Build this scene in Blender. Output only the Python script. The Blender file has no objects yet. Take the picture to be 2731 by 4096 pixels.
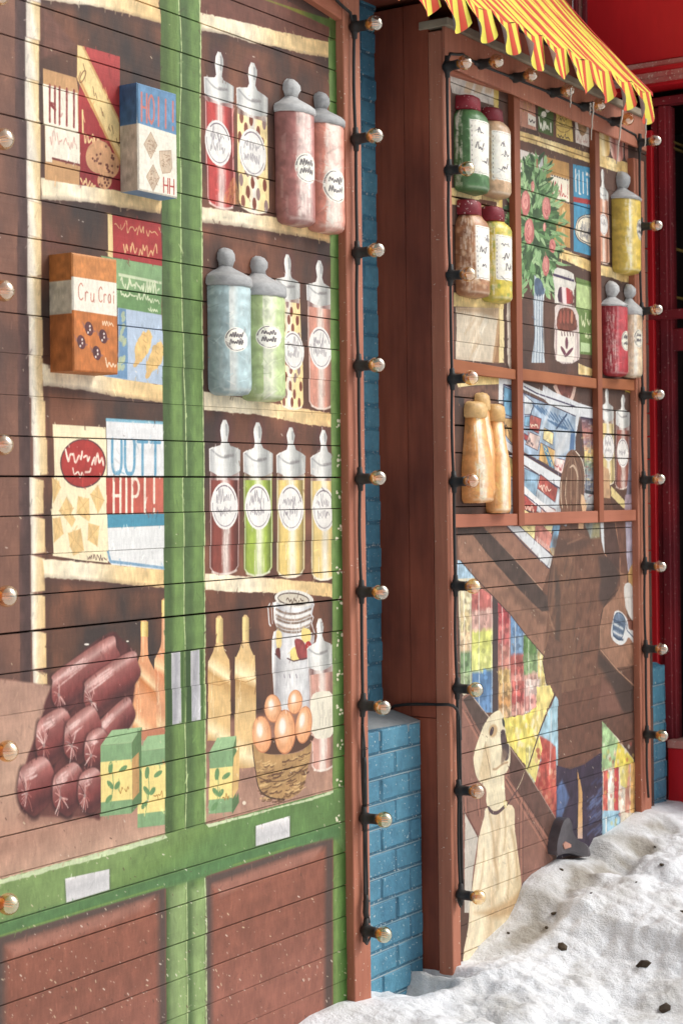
import bpy, bmesh, math, random
import numpy as np
from mathutils import Matrix, Vector, noise as mnoise

RNG = np.random.RandomState(7)
random.seed(7)
scene = bpy.context.scene
C = scene.collection

# ------------------------------------------------------------------ camera
FOC = 7000.0; CX, CY = 1365.5, 1985.0          # focal length and axis, in photograph pixels (2731 x 4096)
TH = math.atan(4600 / 7000); RO = 0.012
CAMZ = 1.90
_f = Vector((math.cos(TH), math.sin(TH), 0)); _r = Vector((math.sin(TH), -math.cos(TH), 0)); _u = Vector((0, 0, 1))
RV = _r * math.cos(RO) - _u * math.sin(RO)
UV_ = _r * math.sin(RO) + _u * math.cos(RO)
cam = bpy.data.cameras.new('camera'); camo = bpy.data.objects.new('camera', cam); C.objects.link(camo)
M = Matrix.Identity(4)
for i in range(3):
    M[i][0] = RV[i]; M[i][1] = UV_[i]; M[i][2] = -_f[i]
M[2][3] = CAMZ
camo.matrix_world = M
cam.sensor_fit = 'VERTICAL'; cam.sensor_height = 36; cam.sensor_width = 24
cam.lens = FOC / 4096 * 36; cam.shift_y = (CY - 2048) / 4096
cam.clip_start = 0.1; cam.clip_end = 500
cam.dof.use_dof = True; cam.dof.focus_distance = 6.0; cam.dof.aperture_fstop = 5.0
scene.camera = camo

# ------------------------------------------------------------------ light: a bright overcast winter day
w = bpy.data.worlds.new('World'); scene.world = w; w.use_nodes = True
nt = w.node_tree; nt.nodes.clear()
sky = nt.nodes.new('ShaderNodeTexSky'); sky.sky_type = 'NISHITA'; sky.sun_disc = False
sky.sun_elevation = math.radians(44); sky.sun_rotation = math.radians(136)
sky.air_density = 1.0; sky.dust_density = 4.0; sky.ozone_density = 1.0
hs = nt.nodes.new('ShaderNodeHueSaturation'); hs.inputs['Saturation'].default_value = 0.12
bg = nt.nodes.new('ShaderNodeBackground'); bg.inputs[1].default_value = 0.15
wo = nt.nodes.new('ShaderNodeOutputWorld')
nt.links.new(sky.outputs[0], hs.inputs['Color']); nt.links.new(hs.outputs[0], bg.inputs[0]); nt.links.new(bg.outputs[0], wo.inputs[0])
sun = bpy.data.lights.new('sun', 'SUN'); sun.energy = 1.35; sun.angle = math.radians(25); sun.color = (1.0, 0.965, 0.92)
suno = bpy.data.objects.new('sun', sun); C.objects.link(suno)
_sd = Vector((math.sin(math.radians(136)) * math.cos(math.radians(44)), math.cos(math.radians(136)) * math.cos(math.radians(44)), math.sin(math.radians(44))))
suno.rotation_euler = _sd.to_track_quat('Z', 'Y').to_euler()
suno.location = _sd * 20
scene.view_settings.view_transform = 'Standard'; scene.view_settings.look = 'None'
scene.view_settings.exposure = 0.15; scene.view_settings.gamma = 1.0; scene.view_settings.use_curve_mapping = False
scene.render.film_transparent = False

# ------------------------------------------------------------------ measuring helpers
def ray(x, y):
    return _f + RV * ((x - CX) / FOC) + UV_ * ((CY - y) / FOC)
def PY(x, y, Y):                    # point of the plane Y = const seen at photograph pixel (x, y)
    d = ray(x, y); t = Y / d.y
    return Vector((d.x * t, Y, d.z * t + CAMZ))
def PX(x, y, X):
    d = ray(x, y); t = X / d.x
    return Vector((X, d.y * t, d.z * t + CAMZ))
def PZ(x, y, Z):
    d = ray(x, y); t = (Z - CAMZ) / d.z
    return Vector((d.x * t, d.y * t, Z))
YF, YP = 3.300, 3.332               # front of the frame boards, face of the painted planks

# ------------------------------------------------------------------ painter: a canvas lying on a wall plane
def srgb(c):
    return tuple(v / 255.0 for v in c)
class Tile:
    def __init__(s, ox, oy, k): s.o = (ox, oy, k)
    def __call__(s, pts): return [(s.o[0] + x * s.o[2], s.o[1] + y * s.o[2]) for x, y in pts]
def smooth(pts, n=6, closed=True):
    out = []; m = len(pts)
    rng = range(m) if closed else range(m - 1)
    for i in rng:
        if closed: p0, p1, p2, p3 = pts[i - 1], pts[i], pts[(i + 1) % m], pts[(i + 2) % m]
        else: p0, p1, p2, p3 = pts[max(i - 1, 0)], pts[i], pts[i + 1], pts[min(i + 2, m - 1)]
        for k in range(n):
            t = k / n
            out.append(tuple(0.5 * (2 * p1[j] + (p2[j] - p0[j]) * t + (2 * p0[j] - 5 * p1[j] + 4 * p2[j] - p3[j]) * t * t
                                    + (3 * p1[j] - p0[j] - 3 * p2[j] + p3[j]) * t ** 3) for j in (0, 1)))
    if not closed: out.append(tuple(pts[-1]))
    return out
def lownoise(h, w, cell, rng=RNG, sx=1.0, sy=1.0):
    gy, gx = max(2, int(h / (cell * sy)) + 3), max(2, int(w / (cell * sx)) + 3)
    g = rng.rand(gy, gx).astype(np.float32)
    y = np.linspace(0, gy - 1.001, h); x = np.linspace(0, gx - 1.001, w)
    yi = y.astype(int); xi = x.astype(int); fy = (y - yi)[:, None]; fx = (x - xi)[None, :]
    fy = fy * fy * (3 - 2 * fy); fx = fx * fx * (3 - 2 * fx)
    a = g[yi][:, xi]; b = g[yi][:, xi + 1]; c = g[yi + 1][:, xi]; d = g[yi + 1][:, xi + 1]
    return ((a * (1 - fx) + b * fx) * (1 - fy) + (c * (1 - fx) + d * fx) * fy).astype(np.float32)
class Canvas:
    def __init__(s, x0, x1, z0, z1, res, Y=None, base=(120, 80, 60)):
        s.x0, s.x1, s.z0, s.z1, s.res, s.Y = x0, x1, z0, z1, res, Y
        s.w, s.h = int((x1 - x0) * res), int((z1 - z0) * res)
        s.a = np.empty((s.h, s.w, 3), np.float32); s.a[:] = srgb(base)
    def T(s, pts):                       # photograph pixels -> canvas pixels
        out = []
        for x, y in pts:
            p = PY(x, y, s.Y); out.append(((p.x - s.x0) * s.res, (p.z - s.z0) * s.res))
        return np.array(out, np.float32)
    def _box(s, q, pad):
        x0 = max(0, int(math.floor(q[:, 0].min() - pad))); x1 = min(s.w, int(math.ceil(q[:, 0].max() + pad)) + 1)
        y0 = max(0, int(math.floor(q[:, 1].min() - pad))); y1 = min(s.h, int(math.ceil(q[:, 1].max() + pad)) + 1)
        if x1 <= x0 or y1 <= y0: return None
        X, Y = np.meshgrid(np.arange(x0, x1, dtype=np.float32) + .5, np.arange(y0, y1, dtype=np.float32) + .5)
        return x0, x1, y0, y1, X, Y
    def _dist(s, q, X, Y, closed):
        d2 = np.full(X.shape, 1e9, np.float32); inside = np.zeros(X.shape, bool); n = len(q)
        for i in range(n if closed else n - 1):
            ax, ay = q[i]; bx, by = q[(i + 1) % n]; vx, vy = bx - ax, by - ay
            L = vx * vx + vy * vy + 1e-9
            t = np.clip(((X - ax) * vx + (Y - ay) * vy) / L, 0, 1)
            dx = X - ax - t * vx; dy = Y - ay - t * vy
            np.minimum(d2, dx * dx + dy * dy, out=d2)
            if closed and ay != by:
                inside ^= ((ay > Y) != (by > Y)) & (X < (bx - ax) * (Y - ay) / (by - ay) + ax)
        d = np.sqrt(d2)
        return np.where(inside, -d, d) if closed else d
    def _blend(s, b, cov, col, alpha, rough):
        x0, x1, y0, y1, X, Y = b
        if rough: cov = cov * (1 - rough * (lownoise(y1 - y0, x1 - x0, 3, sy=2.5) > .55))
        cov = (cov * alpha)[..., None]
        s.a[y0:y1, x0:x1] = s.a[y0:y1, x0:x1] * (1 - cov) + col * cov
    def _col(s, col, X, Y, q):
        if isinstance(col, dict):        # {'p': (p0, p1) photograph px or canvas, 'c': [(t, rgb), ...]}
            g = col['q'] if 'q' in col else s.T(col['p'])
            (ax, ay), (bx, by) = g[0], g[1]; vx, vy = bx - ax, by - ay
            t = ((X - ax) * vx + (Y - ay) * vy) / (vx * vx + vy * vy + 1e-9)
            ts = [c[0] for c in col['c']]; out = np.empty(X.shape + (3,), np.float32)
            for k in range(3): out[..., k] = np.interp(t, ts, [c[1][k] / 255. for c in col['c']])
            return out
        return np.array(srgb(col), np.float32)
    def polyq(s, q, col, alpha=1., soft=.7, mott=0., rough=0., wob=0.):
        q = np.array(q, np.float32); b = s._box(q, soft + 2)
        if b is None: return
        X, Y = b[4], b[5]
        d = s._dist(q, X, Y, True)
        if wob: d = d + (lownoise(d.shape[0], d.shape[1], 9) - .5) * 2 * wob
        cov = np.clip(.5 - d / (2 * soft), 0, 1)
        c = s._col(col, X, Y, q)
        if mott:
            m = 1 + (lownoise(d.shape[0], d.shape[1], 22) - .5) * mott + (lownoise(d.shape[0], d.shape[1], 5, sy=3) - .5) * mott * .5
            c = c * m[..., None]
        s._blend(b, cov, c, alpha, rough)
    def poly(s, pts, col, **k): s.polyq(s.T(pts), col, **k)
    def lineq(s, q, wd, col, alpha=1., soft=.7, rough=0., wob=0.):
        q = np.array(q, np.float32); b = s._box(q, wd / 2 + soft + 1)
        if b is None: return
        d = s._dist(q, b[4], b[5], False)
        if wob: d = d + (lownoise(d.shape[0], d.shape[1], 7) - .5) * 2 * wob
        cov = np.clip(.5 - (d - wd / 2) / (2 * soft), 0, 1)
        s._blend(b, cov, s._col(col, b[4], b[5], q), alpha, rough)
    def line(s, pts, wd, col, **k):      # width in photograph pixels
        q = s.T(pts); s.lineq(q, wd * s.kpx(pts[0]), col, **k)
    def kpx(s, p):
        a = s.T([p, (p[0], p[1] + 50)]); return float(abs(a[1][1] - a[0][1]) / 50)
    def ell(s, c, rx, ry, col, ring=0, ang=0, **k):
        pts = []
        for i in range(28):
            t = i / 28 * 2 * math.pi; x, y = rx * math.cos(t), ry * math.sin(t)
            pts.append((c[0] + x * math.cos(ang) - y * math.sin(ang), c[1] + x * math.sin(ang) + y * math.cos(ang)))
        if ring: s.line(pts + [pts[0]], ring, col, **k)
        else: s.poly(pts, col, **k)
    def scrib(s, p, dx, h, n, col, wd=4, slope=0., **k):      # a word of brushed handwriting
        x, y = p; pts = []; up = 1
        for i in range(n):
            f = random.choice([1.0, .75, .4, .45, .5, .35]); xi = x + dx * i / n + random.uniform(-1, 1) * dx / n * .5
            if up or random.random() < .25: yy = h * f
            else: yy = random.uniform(-.15, .2) * h
            pts.append((xi, y + slope * dx * i / n - yy)); up = not up
            if len(pts) > 3 and random.random() < .22: s.line(smooth(pts, 4, False), wd * random.uniform(.8, 1.15), col, **k); pts = []
        if len(pts) > 1: s.line(smooth(pts, 4, False), wd, col, **k)
    def text(s, txt, p0, vx, vy, wd, col, **k):               # stroke lettering in the parallelogram p0 + vx, vy
        n = len(txt); x = 0
        for i, ch in enumerate(txt):
            for st in FONT.get(ch, []):
                pts = []
                for u, v in st:
                    uu = (i + .12 + .72 * u) / n
                    pts.append((p0[0] + vx[0] * uu + vy[0] * v, p0[1] + vx[1] * uu + vy[1] * v))
                s.line(pts if len(pts) < 5 else smooth(pts, 4, False), wd, col, **k)
    def image(s, name):
        im = bpy.data.images.new(name, s.w, s.h, alpha=False)
        lum = (s.a * np.array([.3, .59, .11], np.float32)).sum(-1, keepdims=True); v = (lum + (s.a - lum) * .84) * .95 + .022; v = v * np.array([1.02, 1.0, .955], np.float32)
        buf = np.ones((s.h, s.w, 4), np.float32); buf[..., :3] = np.clip(v, 0, 1)
        im.pixels.foreach_set(buf.ravel()); im.update(); im.pack()
        return im
FONT = {
 'H': [[(0, 0), (0, 1)], [(1, 0), (1, 1)], [(0, .5), (1, .5)]], 'O': [[(.5, 0), (.05, .2), (0, .5), (.05, .8), (.5, 1), (.95, .8), (1, .5), (.95, .2), (.5, 0)]],
 'I': [[(.5, 0), (.5, 1)]], '!': [[(.5, .3), (.5, 1)], [(.5, 0), (.5, .1)]], 'U': [[(0, 1), (0, .3), (.2, .03), (.5, 0), (.8, .03), (1, .3), (1, 1)]],
 'T': [[(.5, 0), (.5, 1)], [(0, 1), (1, 1)]], 'L': [[(0, 1), (0, 0), (1, 0)]], 'P': [[(0, 0), (0, 1)], [(0, 1), (.7, .98), (1, .75), (.7, .5), (0, .48)]],
 'C': [[(1, .85), (.6, 1), (.1, .8), (0, .5), (.1, .15), (.6, 0), (1, .12)]], 'r': [[(.2, 0), (.2, .5)], [(.2, .4), (.5, .55), (.8, .5)]],
 'u': [[(.1, .5), (.1, .1), (.4, 0), (.7, .15), (.8, .5), (.8, 0)]], 'a': [[(.8, .5), (.4, .55), (.1, .3), (.3, 0), (.7, .1), (.8, .5), (.85, 0)]],
 'i': [[(.4, .5), (.4, 0)], [(.4, .7), (.4, .75)]], 'n': [[(.1, 0), (.1, .5)], [(.1, .35), (.5, .55), (.8, .4), (.8, 0)]],
 'l': [[(.4, 1), (.4, 0)]], 'M': [[(0, 0), (0, 1), (.5, .4), (1, 1), (1, 0)]], 'e': [[(.1, .3), (.8, .35), (.6, .55), (.2, .5), (.1, .2), (.4, 0), (.8, .08)]],
 's': [[(.8, .5), (.3, .5), (.3, .3), (.8, .2), (.6, 0), (.1, .03)]], 'N': [[(0, 0), (0, 1), (1, 0), (1, 1)]], 'W': [[(0, 1), (.25, 0), (.5, .6), (.75, 0), (1, 1)]],
 'A': [[(0, 0), (.5, 1), (1, 0)], [(.2, .4), (.8, .4)]], 'K': [[(0, 0), (0, 1)], [(1, 1), (0, .5), (1, 0)]], 'h': [[(.1, 0), (.1, 1)], [(.1, .35), (.5, .55), (.8, .4), (.8, 0)]],
 'R': [[(0, 0), (0, 1)], [(0, 1), (.7, .98), (1, .75), (.7, .5), (0, .48)], [(.4, .5), (1, 0)]], 'E': [[(1, 0), (0, 0), (0, 1), (1, 1)], [(0, .5), (.8, .5)]],
}
def brushy(cv, n, seed=3, lo=6, hi=20, alpha=.55, skip=None):
    """short loaded-brush strokes that pick up the paint they lie on"""
    r = random.Random(seed)
    for k in range(n):
        x, y = r.uniform(12, cv.w - 12), r.uniform(12, cv.h - 12)
        c = cv.a[int(y), int(x)] * r.choice([.86, .92, .97, 1.04, 1.1, 1.16]); an = r.gauss(math.pi / 2, .5); L = r.uniform(lo, hi) / 2
        x += r.uniform(-3, 3); y += r.uniform(-3, 3)
        cv.lineq([(x - L * math.cos(an), y - L * math.sin(an)), (x + L * math.cos(an), y + L * math.sin(an))], r.uniform(1.2, 4), tuple(float(min(255, v * 255)) for v in c), alpha=alpha, soft=.9)
DARKB = (74, 48, 38); CREAM = (228, 200, 145); CREAML = (238, 226, 200)
def mottle(cv, pts, base, dark, light, amt=1.0):
    """brown interior paint: broad brushed patches of two tones"""
    q = cv.T(pts); b = cv._box(q, 3)
    if b is None: return
    x0, x1, y0, y1, X, Y = b
    cov = np.clip(.5 - cv._dist(q, X, Y, True) / 1.4, 0, 1)[..., None]
    h, w_ = X.shape
    n1 = lownoise(h, w_, 110, sx=.9); n2 = lownoise(h, w_, 34, sy=1.4); n3 = lownoise(h, w_, 7, sy=3)
    m = np.clip((n1 * .55 + n2 * .35 + n3 * .1 - .5) * 3.0 * amt, -1, 1)[..., None]
    B, Dk, Lt = (np.array(srgb(c), np.float32) for c in (base, dark, light))
    col = B + np.where(m < 0, (Dk - B) * -m, (Lt - B) * m)
    cv.a[y0:y1, x0:x1] = cv.a[y0:y1, x0:x1] * (1 - cov) + col * cov
# ------------------------------------------------------------------ the mural of the first bay (grocer's cabinet)
K5 = 800 / 1568
t1, t2, t3, t4 = Tile(0, 0, K5), Tile(700, 0, K5), Tile(0, 800, K5), Tile(700, 800, K5)
t5, t6, t7, t8 = Tile(0, 1600, K5), Tile(700, 1600, K5), Tile(0, 2400, K5), Tile(700, 2400, K5)
t9, t10 = Tile(0, 3200, K5), Tile(700, 3200, K5)
A = Canvas(3.20, 5.12, -0.12, 3.92, 640, YP, base=(118, 76, 62))
def dish(cv, ax, hw, yk, yn, ys, yl, yb, body, stripe=None, lab=None, spots=None, lidc=(176, 180, 184), glow=1):
    """a painted sweet jar: axis ax=(x top, x bottom), half width hw, then knob top, neck, shoulder, lid foot, base (photograph px)"""
    k = cv.T([(ax[0], yk), (ax[1], yb), (ax[0] - hw, ys), (ax[0] + hw, ys), (ax[0], yn), (ax[0], ys), (ax[0], yl)])
    zt, zb = k[0][1], k[1][1]; W = abs(k[3][0] - k[2][0]) / 2
    zn, zs, zl = k[4][1], k[5][1], k[6][1]; xt, xb = k[0][0], k[1][0]
    X = lambda z: xt + (xb - xt) * (z - zt) / (zb - zt)
    P = lambda u, z: (X(z) + u * W, z)
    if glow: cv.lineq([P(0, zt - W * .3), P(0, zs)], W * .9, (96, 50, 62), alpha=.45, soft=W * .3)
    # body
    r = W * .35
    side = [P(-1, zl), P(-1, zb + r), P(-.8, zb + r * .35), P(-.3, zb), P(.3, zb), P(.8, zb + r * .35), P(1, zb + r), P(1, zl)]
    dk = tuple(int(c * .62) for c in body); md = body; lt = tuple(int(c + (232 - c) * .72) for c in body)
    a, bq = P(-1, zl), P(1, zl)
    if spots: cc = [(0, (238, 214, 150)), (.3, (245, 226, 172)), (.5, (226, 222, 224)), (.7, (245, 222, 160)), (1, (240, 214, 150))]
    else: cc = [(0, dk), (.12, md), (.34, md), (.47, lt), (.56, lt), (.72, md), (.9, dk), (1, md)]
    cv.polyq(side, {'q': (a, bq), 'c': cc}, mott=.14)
    if spots:
        nz = int(abs(zl - zb) / (W * .42))
        for i in range(nz):
            for j in range(3):
                u = -.78 + j * .75 + (.32 if i % 2 else 0) + random.uniform(-.1, .1)
                if abs(u) > .95: continue
                z = zl + (zb - zl) * (i + .7) / (nz + .6)
                cx, cz = P(u, z); rr = W * .17
                cv.polyq([(cx + rr * .8 * math.cos(q), cz + rr * 1.5 * math.sin(q)) for q in np.linspace(0, 6.0, 12)], random.choice([(128, 62, 44), (140, 78, 60), (150, 120, 118)]))
    else:
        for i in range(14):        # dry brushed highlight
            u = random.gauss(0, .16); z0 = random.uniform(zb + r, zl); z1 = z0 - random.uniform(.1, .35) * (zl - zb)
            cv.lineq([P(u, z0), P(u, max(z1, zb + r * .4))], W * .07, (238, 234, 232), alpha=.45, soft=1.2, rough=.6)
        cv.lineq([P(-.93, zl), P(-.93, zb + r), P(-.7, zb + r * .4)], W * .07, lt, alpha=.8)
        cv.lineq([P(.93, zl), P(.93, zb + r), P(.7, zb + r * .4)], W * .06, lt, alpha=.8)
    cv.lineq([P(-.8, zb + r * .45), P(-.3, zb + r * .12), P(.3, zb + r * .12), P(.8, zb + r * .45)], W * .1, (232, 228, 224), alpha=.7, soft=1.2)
    # glass gap under the lid and the lid itself
    gap = (zs - zl) * .35
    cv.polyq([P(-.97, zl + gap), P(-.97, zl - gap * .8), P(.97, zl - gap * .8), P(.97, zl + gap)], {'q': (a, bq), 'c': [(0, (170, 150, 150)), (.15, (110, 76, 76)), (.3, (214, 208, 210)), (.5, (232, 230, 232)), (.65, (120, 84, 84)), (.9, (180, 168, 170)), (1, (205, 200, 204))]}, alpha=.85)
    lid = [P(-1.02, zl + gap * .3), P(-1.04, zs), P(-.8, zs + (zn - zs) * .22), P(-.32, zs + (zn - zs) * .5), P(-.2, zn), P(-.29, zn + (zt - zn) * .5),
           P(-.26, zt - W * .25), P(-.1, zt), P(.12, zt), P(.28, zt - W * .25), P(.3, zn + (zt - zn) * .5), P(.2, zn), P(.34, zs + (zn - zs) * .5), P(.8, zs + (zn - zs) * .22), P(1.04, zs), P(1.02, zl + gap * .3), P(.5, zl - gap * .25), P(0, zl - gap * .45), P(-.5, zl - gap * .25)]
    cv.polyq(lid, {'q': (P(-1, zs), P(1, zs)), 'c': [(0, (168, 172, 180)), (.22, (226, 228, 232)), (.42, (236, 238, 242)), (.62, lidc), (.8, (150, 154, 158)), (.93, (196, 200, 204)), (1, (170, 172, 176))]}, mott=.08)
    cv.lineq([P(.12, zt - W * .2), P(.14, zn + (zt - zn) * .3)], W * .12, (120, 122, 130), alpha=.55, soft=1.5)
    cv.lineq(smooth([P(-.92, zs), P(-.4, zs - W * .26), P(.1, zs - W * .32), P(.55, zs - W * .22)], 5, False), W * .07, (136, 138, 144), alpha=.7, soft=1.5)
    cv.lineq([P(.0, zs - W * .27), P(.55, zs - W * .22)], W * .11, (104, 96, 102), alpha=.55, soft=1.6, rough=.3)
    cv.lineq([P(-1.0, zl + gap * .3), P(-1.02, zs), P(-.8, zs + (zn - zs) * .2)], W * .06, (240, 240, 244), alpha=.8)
    if lab:
        cu, fr, rx = lab; zc = zl + (zb - zl) * fr; cx = X(zc) + cu * W; R = W * rx
        circ = lambda q_, a0=0, a1=6.283, n=26: [(cx + R * q_ * math.cos(t), zc + R * 1.06 * q_ * math.sin(t)) for t in np.linspace(a0, a1, n)]
        cv.polyq(circ(1.0), (228, 228, 232), mott=.05)
        cv.lineq(circ(.86, .3, 2.3), W * .05, (92, 76, 92), alpha=.85, rough=.2); cv.lineq(circ(.86, 3.0, 5.9), W * .04, (120, 108, 122), alpha=.8, rough=.3)
        for dz in ((-.02,) if rx < .9 else (.25, -.3)):
            pts = []; n = 16
            for i in range(n):
                pts.append((cx + R * (-.6 + 1.15 * i / n + random.uniform(-.04, .04)), zc + R * dz + R * (random.choice([.12, .18, .25, .5]) if i % 2 else random.uniform(-.16, .05))))
                if len(pts) > 2 and random.random() < .25: cv.lineq(smooth(pts, 3, False), W * .05, (136, 130, 142), alpha=.85, rough=.3); pts = []
            if len(pts) > 1: cv.lineq(smooth(pts, 3, False), W * .05, (136, 130, 142), alpha=.85, rough=.3)

def stile(cv, xs, rows, cols):
    pass

def paint_A():
    cv = A
    # brown wall at the left
    cv.poly([(-300, -400), (110, -400), (130, 4300), (-300, 4300)], {'p': ((0, 2000), (112, 2000)), 'c': [(0, (122, 80, 66)), (.55, (110, 72, 62)), (.8, (84, 58, 56)), (1, (72, 50, 48))]}, mott=.25)
    mottle(cv, [(-400, -400), (60, -400), (80, 2720), (-400, 2690)], (116, 76, 63), (84, 60, 56), (140, 92, 74), .8)
    # cabinet interiors
    mottle(cv, [(150, -300), (660, -300), (665, 3350), (0, 3520), (175, 2742)], (88, 56, 44), (58, 46, 44), (128, 76, 54), 1.1)
    mottle(cv, [(800, -300), (1330, -300), (1335, 3170), (820, 3310)], (94, 56, 42), (62, 45, 42), (132, 78, 56), 1.1)
    # warm brown area at the very top right
    cv.poly(t2([(200, -60), (760, -60), (1205, 190), (1205, 330), (800, 260), (200, 100)]), (112, 64, 52), mott=.16)
    cv.poly(t1([(320, 0), (350, 60), (600, 360), (540, 400), (330, 460)]), (116, 72, 60), mott=.16, soft=4)
    cv.poly(t3([(320, 110), (480, 330), (560, 380), (330, 400)]), (100, 60, 50), mott=.2, soft=5)
    # cream upright, broken at every board
    ups = [(107, -300, 0), (107, 0, 150), (104, 150, 310), (104, 310, 480), (106, 480, 640), (107, 640, 800), (108, 800, 940), (109, 940, 1100), (110, 1100, 1265), (113, 1265, 1420), (118, 1420, 1590),
           (126, 1590, 1745), (131, 1745, 1907), (119, 1907, 2062), (122, 2062, 2218), (125, 2218, 2370), (124, 2370, 2520), (128, 2520, 2680), (134, 2680, 2745)]
    for x, ya, yb in ups:
        cv.poly([(x, ya), (x + 56, ya + 16), (x + 57, yb + (16 if yb < 1900 else -8)), (x + 1, yb)],
                {'p': ((x, ya), (x + 57, ya)), 'c': [(0, (222, 214, 205)), (.25, (238, 230, 212)), (.5, (230, 206, 160)), (1, (222, 184, 128))]}, mott=.1, soft=1.5)
        cv.line([(x - 12, ya), (x - 12, yb)], 22, (78, 56, 58), alpha=.5, soft=9)
        cv.line([(x + 68, ya + 14), (x + 68, yb + 8)], 16, (70, 44, 36), alpha=.45, soft=6)
    # shelves
    sh = lambda pts: cv.poly(pts, {'p': ((pts[0][0], pts[0][1] + 30), (pts[0][0] + 480, pts[0][1] + 90)), 'c': [(0, (236, 222, 192)), (.35, (238, 226, 202)), (.6, (232, 202, 150)), (1, (228, 190, 128))]}, mott=.2, wob=1.2, soft=1.2)
    sh([(160, -90), (650, -40), (638, 15), (645, 97), (500, 56), (357, 23), (286, 18), (165, 0)])
    sh([(165, 712), (320, 742), (480, 765), (655, 795), (642, 856), (515, 838), (423, 820), (306, 808), (168, 800)])
    sh([(171, 1455), (357, 1494), (510, 1519), (653, 1542), (655, 1613), (560, 1600), (459, 1588), (357, 1565), (270, 1555), (176, 1545)])
    sh([(173, 2235), (306, 2245), (449, 2258), (658, 2278), (655, 2352), (530, 2340), (439, 2329), (286, 2317), (181, 2309)])
    sh(t2([(200, 100), (560, 180), (820, 250), (1210, 335), (1208, 458), (1000, 425), (800, 370), (600, 345), (400, 275), (205, 245)]))
    sh(t4([(205, 55), (480, 95), (800, 140), (1215, 240), (1215, 342), (1070, 305), (790, 260), (530, 215), (210, 180)]))
    sh([(815, 1567), (960, 1590), (1180, 1630), (1328, 1655), (1328, 1710), (1215, 1697), (1100, 1672), (1020, 1657), (960, 1655), (817, 1640)])
    sh(t6([(235, 1358), (440, 1372), (760, 1398), (1000, 1420), (1230, 1440), (1228, 1548), (1000, 1520), (760, 1512), (480, 1505), (238, 1488)]))
    for pts, dn in (([(168, 805), (306, 814), (515, 846), (642, 864)], 0), ([(178, 1552), (357, 1572), (560, 1608), (652, 1620)], 0), ([(183, 2317), (439, 2337), (652, 2360)], 0), ([(168, 8), (286, 24), (500, 64), (642, 104)], 0),
                    (t2([(205, 258), (400, 290), (600, 360), (1000, 440), (1205, 472)]), 0), (t4([(210, 192), (530, 228), (790, 272), (1212, 356)]), 0)):
        cv.line(pts, 22, (62, 42, 42), alpha=.55, soft=7)
    # counter top
    cv.poly([(-400, 2690), (0, 2718), (134, 2733), (192, 2742), (400, 2760), (665, 2700), (665, 3345), (0, 3525), (-400, 3640)],
            {'p': ((300, 2740), (330, 3420)), 'c': [(0, (168, 128, 112)), (.45, (188, 148, 128)), (.8, (170, 124, 106)), (1, (186, 146, 126))]}, mott=.13, soft=2)
    cv.poly([(818, 2890), (1335, 2820), (1335, 3180), (818, 3300)], {'p': ((1000, 2880), (1010, 3230)), 'c': [(0, (136, 92, 78)), (.5, (160, 116, 100)), (1, (172, 130, 112))]}, mott=.15, soft=6)
    # ---- left side packets
    cv.poly(t1([(345, 535), (605, 610), (625, 730), (625, 1455), (355, 1412)]), (196, 146, 96), mott=.08)
    cv.poly(t1([(345, 655), (615, 730), (625, 1290), (410, 1240), (408, 1278), (358, 1270)]), (234, 228, 214), mott=.06)
    cv.text('HIII', t1([(392, 955)])[0], (115, 26), (0, -148), 11, (140, 48, 48), rough=.2)
    cv.line(t1([(405, 820), (440, 860)]), 14, (140, 48, 48))
    cv.scrib(t1([(380, 1120)])[0], 118, 45, 26, (206, 150, 140), wd=5, slope=.25, rough=.3)
    cv.line(t1([(412, 1246), (620, 1298)]), 9, (120, 50, 50))
    cv.poly(t1([(655, 365), (945, 450), (950, 1500), (630, 1452), (622, 740), (640, 620)]), {'p': ((360, 180), (420, 760)), 'c': [(0, (196, 66, 66)), (.35, (176, 48, 50)), (1, (142, 34, 42))]}, mott=.12)
    cv.poly(t1([(612, 358), (660, 370), (945, 945), (945, 1290), (612, 620)]), (222, 176, 106), mott=.06)
    cv.poly(t1([(615, 362), (645, 368), (940, 970), (940, 1240), (612, 610)]), (236, 206, 140), mott=.08)
    cv.line(t1([(640, 640), (945, 1290)]), 12, (206, 150, 84)); cv.line(t1([(660, 378), (945, 955)]), 9, (204, 152, 90))
    cv.ell(t1([(656, 600)])[0], 8, 26, (120, 76, 44), ring=4, ang=.4)
    for x, y, l in ((660, 500, 50), (735, 680, 70), (755, 730, 40), (800, 850, 60), (812, 880, 40), (860, 1000, 30), (885, 990, 60), (920, 1090, 50)):
        cv.line(t1([(x, y), (x + 12, y + l)]), 4, (120, 76, 44), rough=.2)
    cv.line(t1([(655, 870), (658, 1040)]), 9, (232, 206, 140))
    cv.scrib(t1([(660, 1110)])[0], 82, 40, 12, (232, 200, 140), wd=9, slope=.35, rough=.25)
    for (x, y), r in (((775, 1235), 56), ((850, 1300), 46), ((822, 1420), 30)):
        c = t1([(x, y)])[0]; cv.ell(c, r * .95, r * 1.18, (206, 150, 106), mott=.15)
        for i in range(16):
            q = random.uniform(0, 6.28); rr = random.uniform(.1, .85) * r
            cv.ell((c[0] + rr * math.cos(q), c[1] + rr * 1.1 * math.sin(q)), 4, 5, (110, 58, 48))
    cv.scrib(t1([(640, 1440)])[0], 60, 24, 11, (232, 200, 140), wd=9, slope=.35, rough=.2)
    # row two: red card, green and blue packets
    cv.poly(t3([(840, 105), (878, 112), (885, 460), (845, 445)]), (232, 202, 140), mott=.06)
    cv.poly(t3([(876, 118), (1255, 185), (1270, 525), (885, 452)]), (174, 44, 46), mott=.1)
    cv.scrib(t3([(890, 225)])[0], 190, 40, 30, (222, 176, 120), wd=5, slope=.2, rough=.2)
    cv.scrib(t3([(960, 400)])[0], 150, 55, 22, (222, 176, 120), wd=6, slope=.22, rough=.25)
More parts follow.
